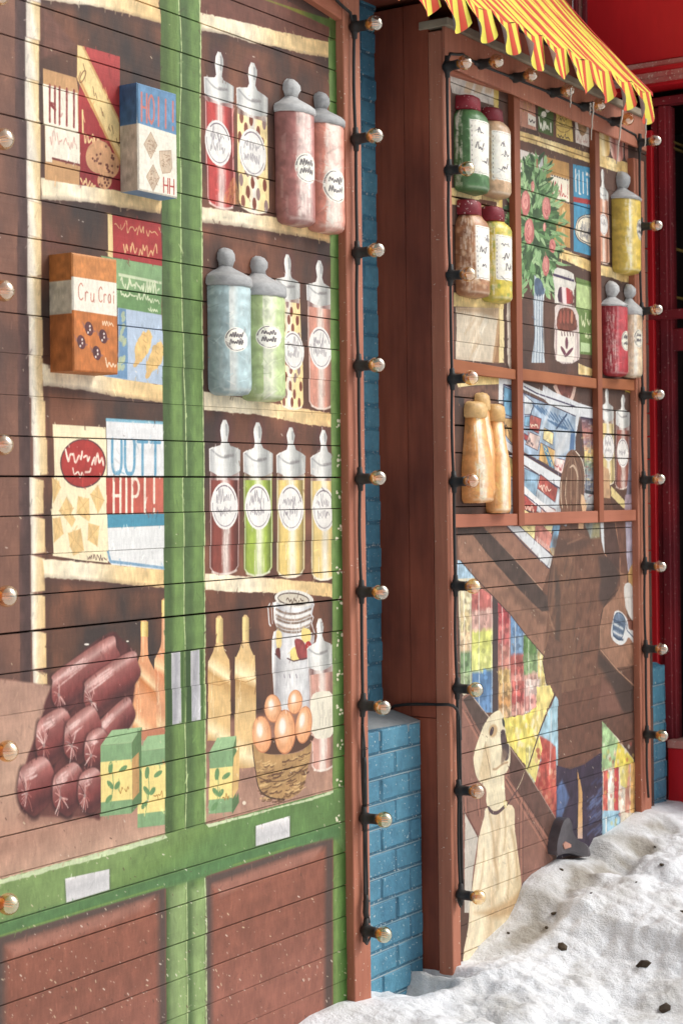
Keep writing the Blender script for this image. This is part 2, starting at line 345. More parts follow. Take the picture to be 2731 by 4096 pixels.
    cv.poly(t3([(790, 440), (1270, 522), (1268, 900), (930, 860)]), (122, 164, 112), mott=.08)
    cv.poly(t3([(930, 575), (1265, 645), (1265, 665), (930, 600)]), (206, 218, 186), alpha=.85)
    cv.poly(t3([(930, 700), (1268, 745), (1268, 905), (930, 850)]), (98, 144, 86), mott=.08)
    for r in ((945, 690, 40, 14), (950, 760, 26, 18)):
        cv.scrib(t3([(r[0], r[1])])[0], 158, r[2], 30, (214, 224, 192), wd=8 if r[2] > 30 else 6, slope=.17, rough=.2)
    cv.scrib(t3([(1165, 870)])[0], 42, 16, 10, (206, 220, 186), wd=6, slope=.1)
    cv.poly(t3([(925, 848), (1270, 905), (1283, 1455), (840, 1390), (770, 1362), (925, 1355)]), (168, 190, 222), mott=.06)
    cv.poly(t3([(932, 850), (990, 860), (1003, 1410), (840, 1385), (928, 1355)]), (98, 142, 190), mott=.1)
    for i in range(14): cv.ell(t3([(random.uniform(935, 975), random.uniform(900, 1330))])[0], 7, 14, (176, 190, 150), alpha=.8, ang=.3)
    for c, an in ((t3([(1120, 1150)])[0], .35), (t3([(1215, 1240)])[0], .35)):
        cv.ell(c, 28, 66, (222, 182, 112), ang=an, mott=.2, wob=3)
        cv.ell((c[0] - 24, c[1] + 62), 10, 24, (214, 172, 108), ang=.4)
        for k in range(5): cv.line([(c[0] - 6 + k * 5, c[1] - 50 + k * 24), (c[0] + 12, c[1] - 40 + k * 26)], 4, (196, 148, 84), alpha=.8)
    # row three: cracker box and the white blue red box
    cv.poly(t5([(415, 190), (830, 215), (838, 900), (850, 1275), (640, 1255), (418, 1220), (405, 900), (425, 600)]), (236, 222, 186), mott=.06)
    cv.ell(t5([(648, 500)])[0], 92, 98, (88, 48, 54)); cv.ell(t5([(648, 500)])[0], 87, 93, (176, 46, 42), mott=.12)
    cv.scrib(t5([(515, 470)])[0], 160, 52, 20, (238, 226, 214), wd=10, slope=.12, rough=.25)
    cv.scrib(t5([(570, 600)])[0], 80, 42, 9, (238, 226, 214), wd=9, slope=.02, rough=.2)
    for pts in ([(410, 610), (465, 640), (480, 690), (420, 810)], [(525, 760), (580, 850), (560, 890), (590, 940), (560, 1000), (465, 870)], [(615, 755), (700, 775), (705, 920), (695, 955), (600, 890)],
                [(770, 670), (820, 790), (770, 895), (710, 740)], [(410, 930), (470, 920), (495, 1050), (420, 1120)], [(690, 965), (775, 990), (760, 1150), (685, 1100)], [(530, 1045), (630, 1010), (655, 1180), (580, 1220), (545, 1150)]):
        cv.poly(t5(pts), (222, 184, 120), mott=.18, soft=1.2); q = t5(pts); cv.line([q[0], q[2]], 3, (196, 150, 86), alpha=.7); cv.line([q[1], q[-1]], 3, (196, 150, 86), alpha=.7)
    cv.scrib(t5([(690, 1245)])[0], 80, 20, 22, (90, 60, 56), wd=4, slope=.08)
    cv.poly(t5([(833, 145), (1292, 178), (1305, 600), (840, 600)]), (218, 222, 232), mott=.05)
    cv.line(t5([(838, 155), (1285, 180)]), 13, (96, 170, 208), alpha=.85, rough=.15)
    cv.text('UUTT', t5([(865, 575)])[0], (205, 8), (0, -130), 15, (66, 142, 190), alpha=.85, rough=.15)
    cv.poly(t5([(833, 612), (1288, 612), (1288, 892), (838, 895)]), {'p': ((425, 1900), (660, 1900)), 'c': [(0, (182, 62, 52)), (1, (206, 100, 82))]}, mott=.1)
    cv.text('HIPI!', t5([(885, 885)])[0], (185, 0), (0, -135), 13, (236, 226, 214), rough=.12)
    cv.poly(t5([(838, 900), (1288, 893), (1288, 985), (840, 1005)]), (62, 142, 178), mott=.05)
    cv.poly(t5([(840, 1005), (1288, 985), (1292, 1330), (1190, 1322), (880, 1290), (850, 1260)]), (216, 220, 228), mott=.04)
    cv.line(t5([(850, 1190), (870, 1265), (1050, 1285), (1280, 1315)]), 12, (82, 138, 186), alpha=.8, rough=.2)
    # ---- left: sausages, bottles, tea boxes
    def bottle(tl, cx, w, ytop, yneck, ysh, yb, c0, c1, c2, cap=None, sp=0):
        q = tl([(cx - w * .28, ytop), (cx + w * .28, ytop + 6), (cx + w * .28, yneck), (cx + w * .32, ysh - 60), (cx + w * .5, ysh), (cx + w * .8, ysh + 55), (cx + w * .97, ysh + 130), (cx + w, yb - 60), (cx + w * .9, yb), (cx - w * .9, yb + 10), (cx - w, yb - 40), (cx - w * .98, ysh + 140), (cx - w * .84, ysh + 70), (cx - w * .52, ysh + 8), (cx - w * .34, ysh - 55), (cx - w * .3, yneck)])
        cv.poly(smooth(q, 3), {'p': (q[9], q[6]), 'c': [(0, c0), (.14, c2), (.3, c1), (.6, c1), (.78, c0), (.86, c2), (1, c1)]}, mott=.1)
        for i in range(10):
            u = random.gauss(-.55, .12); y0 = random.uniform(ysh + 80, yb - 120)
            cv.line(tl([(cx + u * w, y0), (cx + u * w, y0 + random.uniform(60, 160))]), 3, (244, 226, 190), alpha=.6, rough=.5)
        cv.line(tl([(cx - w * .1, yneck), (cx - w * .1, ysh)]), 5, (240, 220, 180), alpha=.6, soft=2)
        if cap: cv.poly(tl([(cx - w * .32, ytop), (cx + w * .32, ytop + 4), (cx + w * .32, yneck - 8), (cx - w * .3, yneck - 10)]), {'p': tuple(tl([(cx - w * .3, ytop), (cx + w * .3, ytop)])), 'c': [(0, cap), (.3, (240, 216, 140)), (1, tuple(int(v * .8) for v in cap))]})
    bottle(t7, 1290, 80, 0, 140, 380, 1050, (214, 128, 84), (222, 150, 106), (236, 200, 150), (222, 176, 76))
    bottle(t7, 1130, 92, 170, 300, 480, 1010, (206, 120, 62), (226, 152, 104), (240, 206, 160), (226, 184, 84))
    cv.poly(t7([(1105, 1030), (1295, 990), (1295, 1080), (1110, 1100)]), (190, 116, 84))
    def sausage(tl, hx, hy, tx, ty, r0, r1, col=(122, 52, 52)):
        SX = 1.75; h = tl([(hx, hy)])[0]; t_ = tl([(tx, ty)])[0]; h = (h[0] * SX, h[1]); t_ = (t_[0] * SX, t_[1]); dx, dy = t_[0] - h[0], t_[1] - h[1]; L = math.hypot(dx, dy); ux, uy = dx / L, dy / L; nx, ny = -uy, ux
        k = K5; a0 = r0 * k; a1 = r1 * k
        q = smooth([(h[0] + nx * a0, h[1] + ny * a0), (h[0] - ux * a0 * .5 + nx * a0 * .7, h[1] - uy * a0 * .5 + ny * a0 * .7), (h[0] - ux * a0 * .85, h[1] - uy * a0 * .85), (h[0] - ux * a0 * .5 - nx * a0 * .7, h[1] - uy * a0 * .5 - ny * a0 * .7),
                    (h[0] - nx * a0, h[1] - ny * a0), (t_[0] - nx * a1, t_[1] - ny * a1), (t_[0] + ux * a1 * .5, t_[1] + uy * a1 * .5), (t_[0] + nx * a1, t_[1] + ny * a1)], 5)
        p0 = (h[0] + nx * a0, h[1] + ny * a0); p1 = (h[0] - nx * a0, h[1] - ny * a0)
        if p0[1] > p1[1]: p0, p1 = p1, p0
        U_ = lambda ps: [(a_ / SX, b_) for a_, b_ in ps]
        cv.poly(U_([(h[0] + (x_ - h[0]) * 1.13, h[1] + (y_ - h[1]) * 1.13 + 4) for x_, y_ in q[:20]] + list(q[20:])), (52, 26, 28), alpha=.75, soft=4)
        cv.poly(U_(q), {'p': tuple(U_((p0, p1))), 'c': [(0, (150, 88, 84)), (.18, (196, 148, 146)), (.32, (150, 82, 80)), (.6, col), (.85, (78, 36, 38)), (1, (96, 46, 44))]}, mott=.18, soft=1.5)
        e = (h[0] - ux * a0 * .28, h[1] - uy * a0 * .28 + 4)
        for i in range(24):
            an = math.atan2(-uy, -ux) + random.uniform(-2.6, 2.6); rr = a0 * random.uniform(.3, .58) * (1.35 if abs(math.sin(an)) > .6 else .9)
            m = (e[0] + math.cos(an) * rr * .55 + 3, e[1] + math.sin(an) * rr * .55 - 2)
            cv.line(smooth(U_([e, m, (e[0] + math.cos(an) * rr, e[1] + math.sin(an) * rr)]), 3, False), random.uniform(2, 6), random.choice([(214, 164, 160), (180, 100, 92), (226, 200, 200), (90, 40, 42)]), alpha=.75, rough=.2)
        up = 1 if ny < 0 else -1
        for i in range(16):
            v = random.uniform(.3, .8) * up; s0 = random.uniform(-.1, .25)
            cv.line(U_([(h[0] + ux * L * s0 + nx * a0 * v, h[1] + uy * L * s0 + ny * a0 * v), (h[0] + ux * L * (s0 + .3) + nx * a0 * v * .9, h[1] + uy * L * (s0 + .3) + ny * a0 * v * .9)]), random.uniform(3, 7), (226, 190, 190), alpha=.6, soft=1.5, rough=.45)
        cv.ell(U_([e])[0], 5, 8, (150, 120, 120))
    cv.poly(smooth(t7([(400, 700), (620, 430), (860, 260), (940, 300), (1060, 450), (1040, 800), (900, 1000), (800, 1100), (800, 1680), (700, 1700), (400, 1700), (160, 1650), (200, 1300), (300, 1000)]), 4), (88, 42, 42), mott=.3, soft=3)
    cv.poly(t9([(150, 140), (360, 60), (800, 40), (800, 110), (640, 150), (200, 165)]), (110, 66, 58), alpha=.6, soft=10)
    sausage(t7, 490, 720, 880, 400, 175, 120); sausage(t7, 740, 770, 1050, 520, 170, 125); sausage(t7, 790, 1100, 1010, 860, 140, 110, (104, 44, 46))
    sausage(t7, 370, 1110, 520, 980, 200, 150); sausage(t7, 590, 1110, 740, 960, 190, 150); sausage(t7, 740, 1190, 820, 1120, 165, 130)
    sausage(t7, 240, 1490, 380, 1380, 215, 170); sausage(t7, 500, 1520, 620, 1400, 190, 150); sausage(t7, 690, 1510, 780, 1440, 175, 140)
    def tea(tl, x0, x1, yt, ym, yb, xs, s, leafs=1):
        f = lambda x, y: (x, y - s * (x - x0))
        cv.poly(tl([f(x0, yt + 110), f(x1, yt + 110), f(x1, yb), f(x0, yb)]), (118, 160, 112), mott=.08)
        cv.poly(tl([f(x0, yt + 110), f(x0 + (x1 - x0) * .35, yt), f(xs, yt), f(x1, yt + 110)]), (142, 184, 134), mott=.06)
        cv.poly(tl([f(x1, yt + 110), f(xs, yt), f(xs, yb - 80), f(x1, yb)]), (86, 122, 76), mott=.1)
        cv.poly(tl([f(x1, yt + 240), f(xs - 20, yt + 190), f(xs - 20, yb - 160), f(x1, yb - 100)]), (186, 140, 84), mott=.1)
        cv.poly(tl([f(x0, yt + 240), f(x1, yt + 240), f(x1, yb - 110), f(x0, yb - 110)]), (234, 212, 128), mott=.06)
        for lx, ly, an, ln in ((.32, 290, .1, 55), (.72, 310, .9, 45), (.3, 430, -.6, 45), (.52, 440, .5, 40), (.25, 540, .6, 45)):
            c = tl([f(x0 + (x1 - x0) * lx, yt + ly)])[0]; cv.ell(c, 9, ln * .45, (96, 142, 88), ang=an)
        cv.line(tl([f(x0 + (x1 - x0) * .35, yt + 260), f(x0 + (x1 - x0) * .4, yt + 430), f(x0 + (x1 - x0) * .3, yt + 600)]), 4, (96, 142, 88))
        cv.scrib(tl([f(x0 + (x1 - x0) * .58, yt + 500)])[0], (x1 - x0) * K5 * .36, 26, 8, (168, 110, 40), wd=4, slope=-.15)
    tea(t7, 1083, 1297, 1075, 0, 1790, 1297, .12)
    tea(t7, 790, 1035, 1030, 0, 1700, 1110, .1)
    cv.poly(t7([(1300, 1000), (1340, 1000), (1340, 1900), (1300, 1900)]), (70, 104, 52))
    # ---- right cabinet
    bottle(t8, 345, 88, 145, 350, 400, 1090, (190, 146, 84), (220, 180, 118), (242, 222, 178), (226, 190, 122))
    bottle(t8, 550, 82, 138, 330, 380, 1310, (190, 146, 84), (220, 182, 122), (242, 222, 178), (226, 190, 122))
    for r in ((260, 425, 655), (470, 632, 630)): cv.line(t8([(r[0], r[2]), ((r[0] + r[1]) / 2, r[2] + 15), (r[1], r[2] - 15)]), 4, (180, 132, 72))
    # clip top glass jar
    J = smooth(t8([(770, 60), (790, 10), (1060, 0), (1080, 60), (1050, 240), (1085, 300), (1090, 700), (1060, 860), (820, 860), (770, 720), (760, 300), (795, 235), (772, 160)]), 3)
    cv.poly(J, {'p': tuple(t8([(765, 500), (1085, 500)])), 'c': [(0, (232, 232, 238)), (.1, (150, 150, 160)), (.25, (196, 198, 208)), (.5, (222, 224, 232)), (.8, (196, 200, 210)), (1, (150, 140, 150))]}, mott=.14)
    for i, y in enumerate(range(85, 235, 24)):
        cv.line(smooth(t8([(790, y - 10), (860, y + 22), (960, y + 26), (1060, y - 12)]), 4, False), 9, ((112, 84, 66), (226, 222, 224), (140, 110, 90))[i % 3], alpha=.85, rough=.3)
    cv.poly(smooth(t8([(790, 250), (830, 260), (835, 360), (800, 380)]), 3), (226, 200, 130)); cv.poly(smooth(t8([(990, 230), (1055, 240), (1060, 320), (1000, 330)]), 3), (230, 206, 120))
    cv.poly(smooth(t8([(905, 400), (950, 370), (975, 470), (910, 475)]), 3), (232, 210, 120)); cv.poly(smooth(t8([(940, 310), (1000, 320), (1040, 400), (1045, 455), (975, 470), (945, 380)]), 3), (150, 60, 62), mott=.3)
    cv.ell(t8([(1045, 360)])[0], 12, 18, (176, 40, 40)); cv.poly(smooth(t8([(790, 390), (820, 380), (825, 460), (795, 440)]), 3), (100, 40, 40))
    cv.line(t8([(880, 460), (930, 482), (1045, 455)]), 5, (90, 60, 66)); cv.line(t8([(785, 425), (825, 465)]), 5, (90, 60, 66))
    for x in (850, 893, 945): cv.line(t8([(x, 585), (x + 5, 610)]), 5, (120, 110, 130))
    for i in range(40): x = random.uniform(785, 1070); y = random.uniform(500, 820); cv.line(t8([(x, y), (x, y + 50)]), 3, random.choice([(170, 172, 184), (232, 234, 240)]), alpha=.4)
    cv.ell(t6([(930, 1560)])[0], 78, 36, (216, 214, 212), mott=.1, ang=.1); cv.ell(t6([(925, 1562)])[0], 62, 24, (198, 190, 176), ang=.1); cv.ell(t6([(925, 1562)])[0], 62, 24, (96, 80, 74), ring=5, ang=.1)
    cv.scrib(t6([(870, 1590)])[0], 70, 26, 14, (86, 60, 50), wd=5, slope=.05)
    cv.line(t8([(740, 30), (725, 60), (735, 190), (745, 205)]), 8, (206, 206, 214)); cv.line(t8([(765, 20), (752, 60), (760, 190)]), 4, (206, 206, 214)); cv.line(t8([(1060, 20), (1085, 40), (1060, 110), (1080, 140), (1065, 190), (1090, 260), (1085, 330)]), 6, (200, 202, 214))
    # blue white jar with pale label in front
    dish(cv, (1276, 1298), 50, 2476, 2545, 2590, 2672, 3085, (206, 150, 138), glow=0)
    cv.poly(smooth(t8([(1060, 780), (1130, 720), (1235, 750), (1240, 1040), (1140, 1090), (1075, 1050)]), 3), (220, 216, 202), mott=.1)
    for i in range(9): x = 1120 + i * 12; cv.line(t8([(x, 800 + (i % 3) * 60), (x + 3, 900 + (i % 2) * 80)]), 3, (170, 160, 150), alpha=.7)
    # basket of eggs
    cv.poly(smooth(t8([(603, 1130), (618, 1270), (640, 1400), (672, 1500), (750, 1552), (860, 1566), (950, 1535), (1008, 1468), (1040, 1330), (1060, 1200), (1068, 1080), (1000, 1180), (850, 1215), (700, 1205)]), 4), (172, 132, 82), mott=.2)
    cv.poly(smooth(t8([(620, 1120), (740, 1080), (1060, 1060), (1055, 1130), (960, 1190), (850, 1210), (700, 1205)]), 3), (84, 54, 42))
    for i in range(120):
        v = random.random(); u = random.uniform(-.98, .98); w_ = 205 - 52 * v * v; cx = 838 + u * w_; y = 1225 + v * 320 + 30 * (1 - u * u) - 30 * u
        L = random.uniform(18, 70); c = random.choice([(96, 62, 40), (112, 76, 48), (204, 166, 108), (86, 52, 36), (214, 178, 120)])
        cv.line(t8([(cx - L / 2, y + 4 + L * .1), (cx, y + 8), (cx + L / 2, y - L * .16)]), random.uniform(3, 8), c, alpha=.85, rough=.25)
    cv.line(smooth(t8([(603, 1130), (618, 1270), (640, 1400), (672, 1500), (750, 1552), (860, 1566)]), 4, False), 6, (70, 46, 34)); cv.line(smooth(t8([(650, 1390), (760, 1425), (900, 1400), (1040, 1290)]), 4, False), 5, (90, 58, 38), alpha=.8)
    for (x, y), rx, ry, an in (((765, 850), 66, 110, -.1), ((938, 800), 58, 95, .05), ((1008, 980), 64, 150, .12), ((680, 1055), 76, 148, -.05), ((860, 1035), 84, 178, .03)):
        c = t8([(x, y)])[0]; rx *= K5; ry *= K5
        cv.ell(c, rx, ry, (196, 118, 76), ang=an); cv.ell((c[0] - 1, c[1] - 1), rx * .93, ry * .94, (226, 156, 106), ang=an, mott=.1)
        cv.ell((c[0] - rx * .12, c[1] - ry * .12), rx * .6, ry * .66, (238, 186, 146), ang=an, soft=5, alpha=.8); cv.ell((c[0] - rx * .22, c[1] - ry * .25), rx * .3, ry * .36, (240, 232, 232), ang=an, soft=4, alpha=.9)
    tea(t8, 268, 450, 1085, 0, 1680, 480, .1)
    cv.poly(t10([(450, 60), (500, -60), (505, 20), (450, 115)]), (80, 112, 70))
    cv.poly(t8([(455, 1240), (500, 1150), (500, 1480), (455, 1560)]), (212, 172, 104), mott=.1)
    # painted jars
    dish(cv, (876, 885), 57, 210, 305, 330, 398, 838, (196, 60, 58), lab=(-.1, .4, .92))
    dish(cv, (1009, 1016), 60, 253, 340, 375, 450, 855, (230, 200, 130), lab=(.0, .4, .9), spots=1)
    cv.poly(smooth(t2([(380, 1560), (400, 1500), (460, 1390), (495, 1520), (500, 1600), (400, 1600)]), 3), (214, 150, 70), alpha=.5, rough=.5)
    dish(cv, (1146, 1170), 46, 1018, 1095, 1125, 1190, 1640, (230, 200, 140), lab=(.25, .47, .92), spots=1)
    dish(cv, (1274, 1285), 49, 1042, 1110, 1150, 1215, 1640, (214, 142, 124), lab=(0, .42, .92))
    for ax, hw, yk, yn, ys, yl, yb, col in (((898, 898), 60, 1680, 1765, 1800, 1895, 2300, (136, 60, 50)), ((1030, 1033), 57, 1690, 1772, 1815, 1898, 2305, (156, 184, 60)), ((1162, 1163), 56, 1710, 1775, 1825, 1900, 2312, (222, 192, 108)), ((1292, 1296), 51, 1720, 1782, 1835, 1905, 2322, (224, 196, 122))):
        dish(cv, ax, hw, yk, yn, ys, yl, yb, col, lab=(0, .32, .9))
    # repaint the right edge over overshooting jars: green outer stile
    # green stiles
    g = lambda x0, x1, y0, y1, lo, hi, sh=0: cv.poly([(x0[0], y0), (x1[0], y0), (x1[1], y1), (x0[1], y1)], {'p': (((x0[0] + x0[1]) / 2, 2000), ((x1[0] + x1[1]) / 2, 2000)), 'c': [(0, lo), (.3, lo), (.55, hi), (.9, hi), (1, lo)]}, mott=.14, soft=1.0)
    g((640, 668), (723, 750), -400, 4300, (66, 94, 46), (102, 138, 68)); g((723, 750), (800, 830), -400, 4300, (74, 104, 54), (98, 134, 66))
    cv.poly([(641, -400), (705, -400), (712, 700), (645, 700)], (84, 110, 40), alpha=.35)
    cv.line([(800, -400), (806, 1000), (815, 1900), (823, 3290)], 7, (182, 200, 140), wob=1)
    xs = [(716, -60), (720, 60), (726, 200), (727, 344), (722, 500), (722, 640), (724, 780), (722, 905), (722, 1050), (728, 1188), (731, 1330), (735, 1470), (742, 1600), (744, 1760), (746, 1906), (731, 1912), (733, 2050), (735, 2190), (736, 2334), (735, 2466), (741, 2610), (744, 2755), (740, 2900), (744, 3040), (747, 3184), (743, 3325), (752, 3330), (745, 3470), (746, 3620), (748, 3780), (751, 3930), (752, 4100), (755, 4300)]
    cv.line(xs, 5, (188, 208, 148), wob=.6)
    for x, a, b in ((686, 2607, 2900), (763, 2601, 2887)):
        cv.poly([(x - 22, a), (x, a), (x + 2, b), (x - 20, b)], (48, 76, 36), soft=3)
        cv.poly([(x, a + 5), (x + 36, a - 2), (x + 38, b - 7), (x + 2, b)], {'p': ((x, a), (x + 37, a)), 'c': [(0, (206, 206, 214)), (.25, (170, 170, 182)), (.6, (154, 156, 170)), (1, (186, 188, 200))]}, mott=.1)
        cv.poly([(x + 38, a), (x + 48, a - 2), (x + 48, b - 9), (x + 40, b - 7)], (60, 92, 40), soft=2)
    # right outer green
    cv.poly([(1314, 60), (1440, -40), (1440, 4300), (1333, 4300), (1331, 3170)], {'p': ((1318, 2000), (1405, 2000)), 'c': [(0, (92, 126, 56)), (.15, (108, 142, 72)), (.4, (72, 116, 44)), (.75, (56, 108, 36)), (1, (40, 76, 28))]}, mott=.16)
    cv.poly(t2([(700, -10), (900, 55), (1270, 170), (1290, 190), (1290, 330), (1215, 320), (1205, 215), (1100, 165), (850, 55), (640, -20)]), {'p': tuple(t2([(1000, 150), (1040, 70)])), 'c': [(0, (124, 122, 36)), (1, (72, 96, 34))]}, mott=.15, soft=1.2)
    cv.poly([(1190, -40), (1500, -40), (1500, 70), (1360, 84)], (74, 96, 34))
    # lower rails and panels
    cv.poly([(-400, 3640), (0, 3521), (663, 3338), (830, 3300), (1333, 3163), (1440, 3140), (1440, 3500), (1330, 3345), (820, 3505), (0, 3751), (-400, 3870)], {'p': ((600, 3345), (640, 3540)), 'c': [(0, (112, 144, 80)), (.6, (100, 136, 66)), (1, (88, 128, 66))]}, mott=.12)
    cv.poly([(-400, 3820), (0, 3692), (800, 3462), (1000, 3400), (1360, 3295), (1360, 3350), (1150, 3395), (975, 3445), (810, 3510), (658, 3552), (434, 3618), (0, 3751), (-400, 3880)], (70, 116, 66), mott=.16, alpha=.85, soft=5)
    cv.line([(0, 3745), (434, 3612), (652, 3546)], 5, (128, 158, 60), alpha=.7, soft=2); cv.line([(930, 3462), (1180, 3385)], 4, (128, 158, 60), alpha=.7, soft=2)
    cv.poly([(-400, 3640), (0, 3521), (663, 3340), (673, 3353), (612, 3373), (434, 3424), (0, 3539), (-400, 3660)], (186, 204, 164), mott=.1, wob=1.5)
    cv.poly([(827, 3299), (1027, 3251), (1230, 3198), (1333, 3163), (1333, 3174), (1240, 3205), (1100, 3237), (1020, 3262), (930, 3285), (835, 3312)], (190, 206, 168), mott=.1, wob=1)
    def panel(top, x0, x1, yb):
        pts = top + [(x1, yb), (x0, yb)]
        cv.poly(pts, (84, 66, 62), soft=3)
        n = len(top)
        inn = [(x + (26 if i == 0 else (-26 if i == n - 1 else 0)), y + 34) for i, (x, y) in enumerate(top)] + [(x1 - 30, yb), (x0 + 26, yb)]
        cv.poly(inn, {'p': ((600, 3600), (600, 4096)), 'c': [(0, (142, 80, 62)), (.5, (134, 76, 60)), (1, (146, 86, 72))]}, mott=.12, soft=9)
        bev = [(x + (30 if i == 0 else (-40 if i == n - 1 else 0)), y + 30) for i, (x, y) in enumerate(top)]
        bv2 = [(x + (62 if i == 0 else (-66 if i == n - 1 else 0)), y + 76) for i, (x, y) in enumerate(top)]
        cv.poly(bev + bv2[::-1], (160, 104, 90), mott=.12, soft=6, alpha=.85)
    panel([(-6, 3753), (434, 3622), (658, 3554)], -6, 668, 4300)
    panel([(820, 3510), (975, 3464), (1180, 3392), (1327, 3358)], 824, 1328, 4300)
    cv.line([(819, 3515), (825, 3700), (826, 4000), (829, 4200)], 6, (190, 208, 162), wob=1)
    # pale green wear low on the middle stile
    cv.poly([(676, 3560), (745, 3540), (755, 4300), (680, 4300)], (150, 176, 118), alpha=.6, soft=8, mott=.15); cv.poly([(765, 3560), (822, 3530), (826, 4300), (778, 4300)], (150, 178, 116), alpha=.6, soft=8, mott=.15)
    for a_, b_, c_, d_ in (((263, 3516), (439, 3478), (440, 3560), (268, 3612)), ((1024, 3305), (1159, 3265), (1159, 3348), (1024, 3386))):
        cv.poly([(a_[0] - 5, a_[1] + 4), (b_[0] + 5, b_[1]), (c_[0] + 5, c_[1] + 3), (d_[0] - 5, d_[1] + 4)], (70, 84, 62), soft=3, alpha=.6)
        cv.poly([a_, b_, c_, d_], {'p': (a_, d_), 'c': [(0, (226, 226, 234)), (.2, (204, 204, 214)), (.6, (186, 188, 198)), (1, (204, 206, 216))]}, mott=.05)
    brushy(cv, 5200)
    # chips of lost paint, thicker low down
    for i in range(620):
        x = random.uniform(0, 1400); y = 4096 - abs(random.gauss(0, 420)) if i > 160 else random.uniform(0, 4096)
        s_ = random.choice([1.6, 2, 2.4, 3, 4.5])
        c = random.choice([(226, 220, 212), (214, 200, 170), (206, 190, 180), (90, 60, 50)])
        an = random.uniform(.2, 1.4); cv.line([(x, y), (x + s_ * 1.6 * math.cos(an), y + s_ * 2 * math.sin(an))], s_, c, alpha=.85)
    for y in list(range(1700, 3300, 142)): 
        for i in range(6): cv.ell((1352 + random.uniform(-7, 16), y + random.uniform(-22, 30)), random.uniform(2, 6), random.uniform(2, 7), (222, 218, 196), wob=1.5)
    cv.ell(t7([(678, 352)])[0], 10, 4, (236, 230, 226)); cv.ell(t7([(998, 328)])[0], 5, 3, (236, 230, 226)); cv.ell(t10([(545, 25)])[0], 7, 8, (220, 206, 190))
    # overall brushed variation
    h, w_ = cv.h, cv.w
    cv.a *= (1 + (lownoise(h, w_, 3, sy=4) - .5) * .07 + (lownoise(h, w_, 60) - .5) * .06)[..., None]
